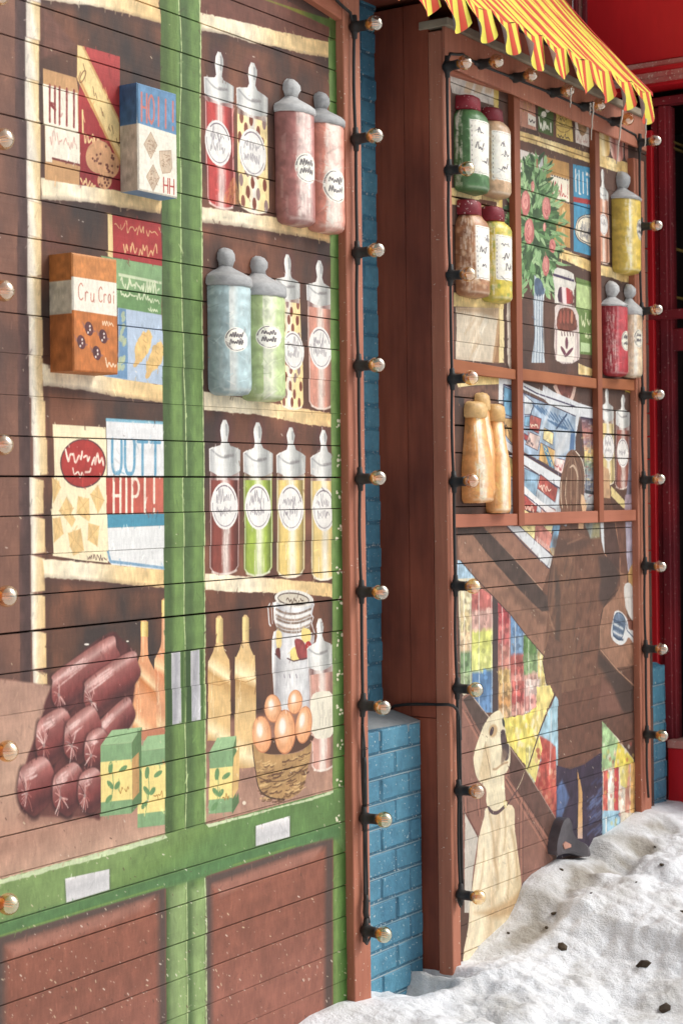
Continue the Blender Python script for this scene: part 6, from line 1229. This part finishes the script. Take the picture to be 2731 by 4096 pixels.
# ------------------------------------------------------------------ festoon lamps
GLASS, nt, b = newmat('amber_bulb_glass'); nt.nodes.remove(b)
tr = N(nt, 'ShaderNodeBsdfTransparent'); tr.inputs[0].default_value = (.99, .80, .42, 1); gl = N(nt, 'ShaderNodeBsdfGlossy'); gl.inputs['Roughness'].default_value = .03; gl.inputs[0].default_value = (1, .94, .80, 1)
fr = N(nt, 'ShaderNodeLayerWeight', Blend=.35); mx = N(nt, 'ShaderNodeMixShader'); ad = N(nt, 'ShaderNodeMath', operation='MULTIPLY_ADD'); ad.inputs[1].default_value = .5; ad.inputs[2].default_value = .34
gb = N(nt, 'ShaderNodeNewGeometry'); inv = N(nt, 'ShaderNodeMath', operation='SUBTRACT'); inv.inputs[0].default_value = 1.0; nt.links.new(gb.outputs['Backfacing'], inv.inputs[1]); mu = N(nt, 'ShaderNodeMath', operation='MULTIPLY')
nt.links.new(fr.outputs['Facing'], ad.inputs[0]); nt.links.new(ad.outputs[0], mu.inputs[0]); nt.links.new(inv.outputs[0], mu.inputs[1]); nt.links.new(mu.outputs[0], mx.inputs[0]); nt.links.new(tr.outputs[0], mx.inputs[1]); nt.links.new(gl.outputs[0], mx.inputs[2])
nt.links.new(mx.outputs[0], nt.nodes['Material Output'].inputs[0])
FIL = paint_mat('filament_coating', (236, 150, 40), (246, 190, 80), rough=.4, bump=0); FIL.node_tree.nodes['Principled BSDF'].inputs['Roughness'].default_value = .4
BRASS = paint_mat('bulb_cap_metal', (196, 140, 70), (170, 116, 50), rough=.3, bump=.1)
def lathe(prof, n=16, axis_y=True):
    V = []; F = []
    for d, r in prof:
        for k in range(n): a = 2 * math.pi * k / n; V.append((r * math.cos(a), -d, r * math.sin(a)))
    for i in range(len(prof) - 1):
        for k in range(n): F.append((i * n + k, (i + 1) * n + k, (i + 1) * n + (k + 1) % n, i * n + (k + 1) % n))
    return V, F
def mk(name, V, F, mats, fm=None, sm=True):
    me = bpy.data.meshes.new(name); me.from_pydata(V, [], F)
    for m in mats: me.materials.append(m)
    if fm:
        for p, i in zip(me.polygons, fm): p.material_index = i
    me.polygons.foreach_set('use_smooth', [sm] * len(me.polygons)); me.update(); return me
# holder: sleeve along the cable plus cup pointing at the street
V, F = lathe([(-.014, .0), (-.014, .015), (-.006, .0195), (.004, .0215), (.014, .0205), (.018, .0182), (.046, .018), (.048, .019), (.051, .019), (.051, .014)], 16)
n0 = len(V)
for i, (z, r) in enumerate(((-.042, .0065), (-.040, .0095), (-.024, .0105), (-.016, .014), (.016, .014), (.024, .0105), (.040, .0095), (.042, .0065))):
    for k in range(10): a = 2 * math.pi * k / 10; V.append((r * math.cos(a), r * math.sin(a), z))
for i in range(7):
    for k in range(10): F.append((n0 + i * 10 + k, n0 + i * 10 + (k + 1) % 10, n0 + (i + 1) * 10 + (k + 1) % 10, n0 + (i + 1) * 10 + k))
HOLD = mk('lamp_holder', V, F, [RUB])
Rb = .0285
pr = [(.048, .0145), (.054, .0155)] + [(.079 - Rb * math.cos(a), Rb * math.sin(a)) for a in np.linspace(.66, math.pi - .02, 14)]
V, F = lathe(pr, 20); F = [f[::-1] for f in F]; BULBG = mk('bulb', V, F, [GLASS])
V, F = lathe([(.049, .0), (.049, .0136), (.055, .0136), (.0565, .0)], 14); CAPM = mk('screw_cap', V, F, [BRASS])
V = []; F = []
for s_ in range(6):
    a = s_ / 6 * 2 * math.pi; x, z = .0062 * math.cos(a), .0062 * math.sin(a); m0 = len(V)
    for d, q in ((.058, .9), (.092, 1.35)):
        for k in range(5): b_ = 2 * math.pi * k / 5; V.append((x * q + .0013 * math.cos(b_), -d, z * q + .0013 * math.sin(b_)))
    for k in range(5): F.append((m0 + k, m0 + 5 + k, m0 + 5 + (k + 1) % 5, m0 + (k + 1) % 5))
m0 = len(V)
for d, r in ((.056, .004), (.066, .0035), (.07, .0012), (.09, .0010)):
    for k in range(6): a = 2 * math.pi * k / 6; V.append((r * math.cos(a), -d, r * math.sin(a)))
for i in range(3):
    for k in range(6): F.append((m0 + i * 6 + k, m0 + (i + 1) * 6 + k, m0 + (i + 1) * 6 + (k + 1) % 6, m0 + i * 6 + (k + 1) % 6))
FILM = mk('filament', V, F, [FIL])
_lr = random.Random(11)
def lamp(root, p, rot=0.):
    base = parent_loc(root); o = None
    o = bpy.data.objects.new('lamp_holder', HOLD); C.objects.link(o); o.parent = root; o.location = Vector(p) - base
    o.rotation_euler = (_lr.uniform(-.05, .05), rot + _lr.uniform(-.02, .02), _lr.uniform(-.10, .07))
    for nm, me in (('bulb', BULBG), ('screw_cap', CAPM), ('filament', FILM)):
        c = bpy.data.objects.new(nm, me); C.objects.link(c); c.parent = o; c.rotation_euler = (0, _lr.uniform(0, 3), 0)
    return o
YC = YF - .017
def lightstring(label, pts_px, bulbs_px, extra=None, r=.0058):
    pts = [PY(x, y, YC) for x, y in pts_px]
    t = thing('string_lights', label, 'string lights', tuple(pts[0]), group=None)
    fine = []
    for i in range(len(pts) - 1):
        for k in range(6):
            f = k / 6; p = pts[i].lerp(pts[i + 1], f); p = p + Vector((.004 * math.sin(math.pi * f) * (1 if i % 2 else -.6), .004 * math.sin(math.pi * f), 0)); fine.append(p)
    fine.append(pts[-1]); tube('cable', fine, r, RUB, t, n=8)
    for (x, y, rot) in bulbs_px: lamp(t, PY(x, y, YC), rot)
    return t
ysA = [108, 557, 1012, 1463, 1916, 2367, 2820, 3273, 3721]
cxA = lambda y: 1417 + .0125 * (y - 100)
sA = lightstring('black festoon string down the post beside the green cabinet, nine bulbs', [(900, -340), (1180, -130), (1330, -20), (1400, 50)] + [(cxA(y), y) for y in ysA], [(cxA(y), y, 0) for y in ysA])
# the cable end loops back up the post, tied to the string
tube('cable', [PY(x, y, YC + .004 if i % 2 else YC - .004) for i, (x, y) in enumerate(((1450, 2900), (1458, 3010), (1456, 3120), (1462, 3230), (1464, 3400), (1468, 3560), (1466, 3640), (1476, 3690)))], .0052, RUB, sA)
tube('cable_joint', [PY(x, y, YC - .002) for x, y in ((1456, 3030), (1457, 3060), (1459, 3200), (1459, 3225))], [.008, .009, .009, .008], RUB, sA)
tube('cable_joint', [PY(x, y, YC - .006) for x, y in ((1466, 3580), (1464, 3600), (1462, 3650), (1462, 3670))], [.007, .0105, .0105, .007], RUB, sA)
lp = PY(1468, 3745, YC - .004)
tube('cable', [lp + Vector((.021 * math.cos(a), -.004 * math.sin(a * 2), .021 * math.sin(a) - .006)) for a in np.linspace(0, 2 * math.pi, 16)[:-1]], .0036, RUB, sA, closed=True)
for y in (2995, 3222, 3320, 3605): 
    c = PY(cxA(y) + 4, y, YC); tube('cable_tie', [c + Vector((.012 * math.cos(a), .012 * math.sin(a), .002 * math.cos(a))) for a in np.linspace(0, 2 * math.pi, 13)[:-1]], .0014, RUB, sA, n=5, closed=True)
ysL = [-5, 575, 1176, 1785, 2386, 3000, 3606]; cxL = lambda y: -84 + .0075 * y
lightstring('black festoon string at the far left edge, mostly out of frame, bulbs over brown boards', [(cxL(y), y) for y in ([-400] + ysL + [4150])], [(cxL(y), y, 0) for y in ysL])
ysB = [267, 681, 1101, 1517, 1928, 2343, 2754, 3162, 3578]; cxB = lambda y: 1787 + .0164 * (y - 267)
ysR = [571, 906, 1245, 1582, 1920, 2263, 2596, 2937]; cxR = lambda y: 2556 + .0125 * (y - 571)
top = [(1918, 258), (2056, 312), (2204, 372), (2328, 428), (2445, 487)]
sB = lightstring('black festoon string around three sides of the painted window panel', [(cxB(y), y) for y in reversed(ysB)] + [(1800, 215), (1850, 218)] + top + [(2540, 540)] + [(cxR(y), y) for y in ysR] + [(2592, 3190)],
                 [(cxB(y), y, 0) for y in ysB] + [(x, y, math.pi / 2) for x, y in top] + [(cxR(y), y, 0) for y in ysR])
lp = PY(1842, 3600, YC - .004)
tube('cable', [lp + Vector((.017 * math.cos(a), -.004 * math.sin(a * 2), .02 * math.sin(a) - .006)) for a in np.linspace(0, 2 * math.pi, 16)[:-1]], .0036, RUB, sB, closed=True)
tube('cable', [PY(cxB(y) + 7, y, YC - .003) for y in (2880, 2960, 3100, 3200, 3330, 3450, 3560)], .0055, RUB, sB)
lk = thing('power_cable', 'black cable bent across the recess above the blue brick pier', 'cable', tuple(PX(1700, 2818, XR_)))
a0 = PX(1556, 2842, XR_ - .012); pts = [PX(x, y, XR_ - .012) for x, y in ((1548, 2850), (1560, 2836), (1578, 2824), (1610, 2819), (1660, 2817), (1710, 2817), (1752, 2818))]
pts = [PY(1520, 2868, pts[0].y - .01)] + pts + [PY(x, y, YC) for x, y in ((1792, 2818), (1812, 2823), (1826, 2838), (1834, 2866), (1838, 2910), (1841, 2960))]
tube('cable', [tuple(p) for p in pts], .006, RUB, lk)

# ------------------------------------------------------------------ striped awning
FAB, nt, b = newmat('awning_fabric'); L = nt.links.new
tc = N(nt, 'ShaderNodeUVMap'); sx = N(nt, 'ShaderNodeSeparateXYZ'); L(tc.outputs[0], sx.inputs[0])
nz = N(nt, 'ShaderNodeTexNoise', Scale=14.0, Detail=3.0); L(coords(nt), nz.inputs['Vector'])
m1 = N(nt, 'ShaderNodeMath', operation='MULTIPLY_ADD'); m1.inputs[1].default_value = .05; L(nz.outputs[0], m1.inputs[0]); L(sx.outputs[0], m1.inputs[2])
fr_ = N(nt, 'ShaderNodeMath', operation='FRACT'); L(m1.outputs[0], fr_.inputs[0])
st = ramp(nt, fr_.outputs[0], [(0, lin((200, 76, 56))), (.40, lin((214, 90, 66))), (.43, lin((170, 110, 60))), (.46, lin((228, 216, 92))), (.95, lin((224, 210, 88))), (.98, lin((176, 110, 60)))]); nt.nodes[-1].color_ramp.interpolation = 'LINEAR'
n3 = N(nt, 'ShaderNodeTexNoise', Scale=5.0, Detail=5.0); L(coords(nt), n3.inputs['Vector'])
fad = ramp(nt, n3.outputs[0], [(.3, (.84, .84, .84, 1)), (.7, (1.06, 1.06, 1.06, 1))]); c_ = mixc(nt, .7, st, fad, 'MULTIPLY')
geo = N(nt, 'ShaderNodeNewGeometry'); c_ = mixc(nt, geo.outputs['Backfacing'], c_, lin((206, 196, 204))); L(c_, b.inputs['Base Color']); b.inputs['Roughness'].default_value = .8; b.inputs['Specular IOR Level'].default_value = .15
wv = N(nt, 'ShaderNodeTexNoise', Scale=400.0); L(coords(nt), wv.inputs['Vector']); bp = N(nt, 'ShaderNodeBump', Strength=.3, Distance=.001); L(wv.outputs[0], bp.inputs['Height']); L(bp.outputs[0], b.inputs['Normal'])
THREAD = paint_mat('loose_thread', (206, 194, 180), rough=.9)
YA = 3.13
aR, aL = PY(2598, 376, YA), PY(1480, -200, YA)
zk = (aR.z - aL.z) / (aR.x - aL.x); aw = thing('awning', 'yellow and red striped fabric awning with scalloped, curling edge', 'awning', tuple(aL))
SP = (aR.x - aL.x) / 11.0; PER = SP / 3.25
foldz = lambda x: aL.z + zk * (x - aL.x) + .010 * math.sin((x - aL.x) / SP * 2 * math.pi + 1.2)
V = []; UVs = []; F = []; nx, ny = 132, 12
for j in range(ny + 1):
    t = j / ny
    for i in range(nx + 1):
        x = aL.x + (aR.x - aL.x) * i / nx
        V.append((x + .006 * math.sin(i * .31) * (1 - t), YA + .66 * t, foldz(x) + .78 * t - .02 * math.sin(math.pi * t) + .004 * math.sin(i * .9 + j) + .006 * mnoise.noise(Vector((x * 4, t * 5, 0)))))
        UVs.append(((x - aL.x) / PER, t))
for j in range(ny):
    for i in range(nx): a = j * (nx + 1) + i; F.append((a, a + 1, a + nx + 2, a + nx + 1))
obj('canopy', V, F, FAB, aw, uvs=UVs, smooth_=True)
# hem along the right edge
REDF = paint_mat('awning_hem', (204, 66, 54), (180, 52, 44), rough=.8)
V = []; F = []
for j in range(ny + 1):
    t = j / ny; z = foldz(aR.x) + .78 * t - .02 * math.sin(math.pi * t); y = YA + .66 * t
    for dx, dz in ((-.002, .003), (.030 + .004 * math.sin(j * 2.1), .002), (.032 + .004 * math.sin(j * 2.1), -.016), (-.002, -.006)): V.append((aR.x + dx, y, z + dz))
for j in range(ny):
    for k in range(4): F.append((j * 4 + k, j * 4 + (k + 1) % 4, j * 4 + 4 + (k + 1) % 4, j * 4 + 4 + k))
obj('hem', V, F + [(0, 1, 2, 3), (ny * 4 + 3, ny * 4 + 2, ny * 4 + 1, ny * 4)], REDF, aw)
_ar = random.Random(4)
for s_ in range(11):
    V = []; UVs = []; F = []; nu, nv = 14, 12; x0 = aL.x + SP * s_; curl = .032 * _ar.uniform(.8, 1.2); tw = _ar.uniform(.8, 1.2); LL = .135 * _ar.uniform(.92, 1.12)
    if s_ == 8: curl = .012
    for j in range(nv + 1):
        v = j / nv
        for i in range(nu + 1):
            u = i / nu; L_ = LL * (.64 + .36 * math.sin(math.pi * (u * .97 + .01) ** 1.15) ** .65)
            x = x0 + SP * u + .010 * v * tw; yo = -curl * max(0, 1 - u * 1.9) ** 1.15 * v ** 1.2 - .016 * v + .012 * math.sin(u * 9 + s_) * v
            V.append((x, YA + yo - .001, foldz(x0 + SP * u) - L_ * v + .012 * v * v * (1 - u)))
            UVs.append(((x0 + SP * u - aL.x) / PER, v))
    for j in range(nv):
        for i in range(nu): a = j * (nu + 1) + i; F.append((a, a + nu + 1, a + nu + 2, a + 1))
    obj('scallop', V, F, FAB, aw, uvs=UVs, smooth_=True)
for (x, y, dy, bx) in ((2282, 352, 78, -2), (2360, 412, 48, -3), (2372, 410, 150, -10), (2488, 440, 215, -24), (2582, 474, 112, -4)):
    a = PY(x, y, YA - .03); n = 8; pts = []
    for k in range(n + 1): f = k / n; p = PY(x + bx * f, y + dy * f, YA - .03); pts.append(p + Vector((.004 * math.sin(k * 2.2 + x), 0, 0)))
    tube('loose_thread', pts, [.0042 - .002 * k / n for k in range(n + 1)], THREAD, aw, n=5)
for X_ in (aL.x + .05, aR.x - .04):
    tube('bracket', [(X_, YA + .012, foldz(X_) - .012), (X_, YA + .34, foldz(X_) + .34), (X_, YA + .64, foldz(X_) + .70)], .008, RUB, aw)
tube('bracket', [(aL.x, YA + .014, foldz(aL.x) - .014), (aR.x, YA + .014, foldz(aR.x) - .014)], .007, RUB, aw)

# ------------------------------------------------------------------ red shopfront
red = thing('red_shopfront', 'red painted shopfront with worn mouldings and dark window at the right edge', 'shopfront', (XQ, 3.2, 0))
def redbox(name, xa, xb, ya, yb, X, dep, mat, bev=.003, y_ref=2000, **k):
    Y0, Y1 = PX(xb, y_ref, X).y, PX(xa, y_ref, X).y; z0, z1 = PX((xa + xb) / 2, yb, X).z, PX((xa + xb) / 2, ya, X).z
    return box(name, X, X + dep, Y0, Y1, z0, z1, mat, red, bev, **k)
redbox('corner_strip', 2584, 2621, 520, 2700, XQ - .01, .08, RED)
redbox('groove', 2619, 2648, 430, 3400, XQ + .02, .05, REDD)
redbox('pilaster', 2647, 2676, 420, 2985, XQ, .08, REDD); redbox('pilaster', 2675.5, 2693, 420, 2985, XQ + .012, .07, REDD)
redbox('rail', 2600, 2900, 1232, 1270, XQ - .012, .05, REDD)
redbox('rail', 2691, 2900, 1308, 1397, XQ + .03, .05, REDD)
redbox('rail', 2600, 2900, 372, 404, XQ - .005, .06, REDD)
redbox('sill', 2655, 3000, 2972, 3003, XQ - .05, .14, REDW); redbox('plinth', 2657, 3000, 3004, 3700, XQ - .035, .12, RED)
redbox('shade_soffit', 2350, 3000, 330, 371, XQ + .04, .3, BLACKM, 0)  # black colour stands for the shade below the fascia
redbox('painted_shadow', 2600, 3000, 322, 520, XQ + .10, .05, BLACKM, 0)  # black sheet put in as the shadow under the fascia
redbox('fascia', 2345, 3100, -900, 226, XQ - .06, .2, RED, y_ref=200)
for a, b_, dx, mt in ((228, 250, .045, REDW), (249, 272, .062, RED), (271, 292, .075, REDW), (291, 312, .068, REDW), (311, 330, .05, RED)): redbox('moulding', 2345, 3100, a, b_, XQ - dx - .035, .2, mt, .004, y_ref=200)
for a, b_, dx, mt in ((2290, 2308, .05, REDD), (2309, 2326, .03, REDW), (2327, 2346, .05, REDD)): redbox('moulding', a, b_, -900, 330, XQ - dx - .02, .2, mt, .005, y_ref=200)
DARKG, nt, b = newmat('dark_window_glass'); nt.nodes.remove(b)
tr = N(nt, 'ShaderNodeBsdfTransparent'); tr.inputs[0].default_value = (.7, .72, .72, 1); gl = N(nt, 'ShaderNodeBsdfGlossy'); gl.inputs['Roughness'].default_value = .02; mx = N(nt, 'ShaderNodeMixShader'); mx.inputs[0].default_value = .03
nt.links.new(tr.outputs[0], mx.inputs[1]); nt.links.new(gl.outputs[0], mx.inputs[2]); nt.links.new(mx.outputs[0], nt.nodes['Material Output'].inputs[0])
g0, g1 = PX(2900, 2000, XQ + .05).y, PX(2693, 2000, XQ + .05).y
obj('pane', [(XQ + .05, g0, .6), (XQ + .05, g1, .6), (XQ + .05, g1, 3.95), (XQ + .05, g0, 3.95)], [(0, 1, 2, 3)], DARKG, red)
ROOMM = paint_mat('dim_interior', (40, 36, 36), (28, 26, 26), rough=.9)
# the dim shop inside: floor, ceiling, walls
rx0, rx1, ry0, ry1, rz0, rz1 = XQ + .12, XQ + 2.2, g0 - .3, g1 + .12, .3, 4.1
obj('interior', [(rx0, ry0, rz0), (rx1, ry0, rz0), (rx1, ry1, rz0), (rx0, ry1, rz0), (rx0, ry0, rz1), (rx1, ry0, rz1), (rx1, ry1, rz1), (rx0, ry1, rz1)], [(0, 1, 2, 3), (7, 6, 5, 4), (1, 5, 6, 2), (2, 6, 7, 3), (0, 4, 5, 1)], ROOMM, red)
for y, th_ in ((566, 10), (590, 10), (990, 14), (1184, 14)):
    p = PX(2680, y, XQ + .07); box('shelf_edge', XQ + .06, XQ + .5, p.y - .02, p.y - .004, p.z - th_ / 1400, p.z, GOLD, red, 0)
# ------------------------------------------------------------------ snow
cont = [(900, 4330, YF), (1100, 4200, YF), (1268, 4069, YF), (1385, 4015, YF), (1483, 3991, YF), (1551, 3966, YPL), (1620, 3995, YPL), (1673, 3956, YPL), (1688, 3903, YPL), (1727, 3898, 3.37), (1770, 3896, YF), (1825, 3864, YF), (1874, 3839, YP), (1922, 3776, YP), (2030, 3678, YP), (2064, 3610, YP), (2088, 3537, YP), (2123, 3498, YP),
        (2220, 3436, YP), (2290, 3436, YP), (2335, 3428, YP), (2372, 3352, YP), (2411, 3338, YP), (2499, 3278, YP), (2577, 3239, YF), (2655, 3215, 3.40), (2731, 3205, 3.30)]
CP = sorted([(PY(x, y, Y).x, PY(x, y, Y).z) for x, y, Y in cont]); cxs = [c[0] for c in CP]; czs = [c[1] for c in CP]
def fb(x, y, s_, o=4):
    a = 0; amp = 1; f = s_
    for k in range(o): a += amp * mnoise.noise(Vector((x * f, y * f, 3.1 * k))); amp *= .5; f *= 2.03
    return a
GRV = []
def groove(x, y):
    if not GRV: return 0.
    b_ = 9.
    for (ax, ay), (bx, by) in zip(GRV[:-1], GRV[1:]):
        vx, vy = bx - ax, by - ay; t = max(0, min(1, ((x - ax) * vx + (y - ay) * vy) / (vx * vx + vy * vy))); b_ = min(b_, math.hypot(x - ax - t * vx, y - ay - t * vy))
    return math.exp(-(b_ / .07) ** 2)
def snow_h(x, y):
    h0 = float(np.interp(x, cxs, czs)); d = max(0., 3.31 - y)
    bank = h0 - .16 * d if d < 1.2 else h0 - .192 - .3 * (d - 1.2)
    if 5.0 < x < 6.2:
        hs = float(np.interp(x, [5.0, 5.17, 5.5, 5.75, 5.9, 6.2], [.149, .149, .135, .122, .15, .30])); k_ = min(1., d / .14); k_ = k_ * k_ * (3 - 2 * k_); e_ = max(0., min(1., (6.0 - x) / .25)); h0 += (hs - h0) * k_ * e_
        bank = h0 - .16 * d if d < 1.2 else h0 - .192 - .3 * (d - 1.2)
    f = min(1., d / .22); f = f * f * (3 - 2 * f) * .9 + min(1., d / .05) * .1
    if y > 3.31 and 5.15 < x < 5.78: bank += .012 * fb(x, y, 9, 2)
    lump = fb(x, y, 1.6, 2) * .055 + fb(x + 5, y, 5.0, 3) * .024 + (abs(fb(x, y + 2, 6.5, 2)) - .3) * .024 + abs(fb(x + 9, y, 15, 2)) * .006
    dim = mnoise.noise(Vector((x * 9, y * 9, 7))); lump -= .016 * max(0, dim) ** .8 if dim > 0 else 0
    lump -= .045 * groove(x, y)
    return max(bank + lump * f + fb(x, y, 24, 3) * .0055 * f, -.02 + fb(x, y, .8, 2) * .03)
SNOW, nt, b = newmat('old_snow'); L = nt.links.new
n1 = N(nt, 'ShaderNodeTexNoise', Scale=2.6, Detail=7.0, Roughness=.6); L(coords(nt, (1.0, 1.6, 1)), n1.inputs['Vector'])
n2 = N(nt, 'ShaderNodeTexNoise', Scale=26.0, Detail=6.0, Roughness=.7); L(coords(nt), n2.inputs['Vector'])
n3 = N(nt, 'ShaderNodeTexNoise', Scale=150.0, Detail=3.0); L(coords(nt), n3.inputs['Vector'])
d1 = ramp(nt, n1.outputs[0], [(.50, (0, 0, 0, 1)), (.72, (.8, .8, .8, 1))]); c = mixc(nt, d1, (.80, .815, .84, 1), (.50, .48, .44, 1))
d2 = ramp(nt, n2.outputs[0], [(.57, (0, 0, 0, 1)), (.8, (.5, .5, .5, 1))]); c = mixc(nt, d2, c, (.44, .42, .38, 1))
at = nt.nodes.new('ShaderNodeAttribute'); at.attribute_name = 'dirt'; c = mixc(nt, at.outputs['Fac'], c, (.27, .23, .17, 1))
d3 = ramp(nt, n3.outputs[0], [(.73, (0, 0, 0, 1)), (.78, (1, 1, 1, 1))]); c = mixc(nt, d3, c, (.22, .18, .14, 1))
L(c, b.inputs['Base Color']); b.inputs['Roughness'].default_value = .55; b.inputs['Specular IOR Level'].default_value = .35
bp = N(nt, 'ShaderNodeBump', Strength=.7, Distance=.025); L(n2.outputs[0], bp.inputs['Height']); bp2 = N(nt, 'ShaderNodeBump', Strength=.45, Distance=.005); L(n3.outputs[0], bp2.inputs['Height']); L(bp.outputs[0], bp2.inputs['Normal']); L(bp2.outputs[0], b.inputs['Normal'])
GRV[:] = [(PZ(px_, py_, z_).x, PZ(px_, py_, z_).y) for px_, py_, z_ in ((2640, 3270, .42), (2480, 3400, .36), (2300, 3530, .29), (2180, 3640, .22), (2040, 3770, .14))]
nx, ny = 560, 250; X0, X1, Y0, Y1 = 3.9, 9.0, .9, 3.62
V = []; F = []
for j in range(ny + 1):
    t = j / ny; y = Y0 + (Y1 - Y0) * (1 - (1 - t) ** 1.35)
    for i in range(nx + 1): x = X0 + (X1 - X0) * i / nx; V.append((x, y, snow_h(x, y)))
for j in range(ny):
    for i in range(nx): a = j * (nx + 1) + i; F.append((a, a + 1, a + nx + 2, a + nx + 1))
so = obj('snow_bank', V, F, SNOW, smooth_=True); at_ = so.data.attributes.new('dirt', 'FLOAT', 'POINT'); at_.data.foreach_set('value', [max(0, min(.8, groove(v.co.x, v.co.y) * (.55 + 1.2 * fb(v.co.x, v.co.y, 7, 3)) + max(0, .5 * fb(v.co.x + 3, v.co.y, 2.2, 3) - .15))) for v in so.data.vertices])
so['kind'] = 'structure'; so['label'] = 'old lumpy snow bank rising along the foot of the shopfront'
go = obj('ground', [(-60, -60, -.06), (60, -60, -.06), (60, 3.7, -.06), (-60, 3.7, -.06)], [(0, 1, 2, 3)], SNOW); go['kind'] = 'structure'; go['label'] = 'snow covered street in front of the shops'
# scraps of bark and grit on the snow
BARK = paint_mat('wet_bark', (52, 42, 34), (84, 70, 52), rough=.8, grain=(80, 80, 80), bump=.6)
K6 = 1531 / 1568
def on_snow(x, y):
    d = ray(x, y); t = 4.
    while t < 12:
        p = d * t
        if p.z + CAMZ < snow_h(p.x, p.y): break
        t += .004
    return Vector((p.x, p.y, snow_h(p.x, p.y)))
bits = [((1072, 608), .026, 'squarish dark bark chip lying alone mid way down the snow bank'), ((1038, 470), .017, 'small black bark chip on the dirty slope above the square one'), ((1408, 680), .030, 'grey brown leaf scrap sunk in the snow toward the right'),
        ((1492, 860), .030, 'largest black bark chip, near the lower right of the snow'), ((1480, 268), .015, 'small black chip high on the snow bank at the right'), ((1452, 196), .010, 'tiny black chip nearest the brown corner post foot'),
        ((1008, 526), .012, 'thin dark twig scrap beside the dirty groove'), ((1070, 288), .010, 'upright dark sliver near the painted dog\'s brown door'), ((1190, 382), .007, 'tiny dark speck in the middle of the dirty groove'), ((852, 548), .009, 'tan splinter lying close to the dog panel foot'), ((1375, 340), .006, 'tiny dark grain upper right of the groove'), ((1564, 458), .012, 'dark chip cut by the right edge of the picture')]
for i, ((zx, zy), r, lb_) in enumerate(bits):
    p = on_snow(1200 + zx * K6, 3200 + zy * K6); rr = random.Random(i + 3)
    bm = bmesh.new(); bmesh.ops.create_icosphere(bm, subdivisions=1, radius=r)
    for v in bm.verts: v.co = Vector((v.co.x * rr.uniform(.7, 1.3), v.co.y * rr.uniform(.5, 1.0), v.co.z * rr.uniform(.3, .7))); 
    me = bpy.data.meshes.new('bark_chip'); bm.to_mesh(me); bm.free(); me.materials.append(BARK)
    o = bpy.data.objects.new('bark_chip', me); C.objects.link(o); o.location = p + Vector((0, 0, r * .15)); o.rotation_euler = (rr.uniform(-.4, .4), rr.uniform(-.4, .4), rr.uniform(0, 3))
    o['label'] = lb_; o['category'] = 'bark chip'; o['group'] = 'scraps of bark on the snow'
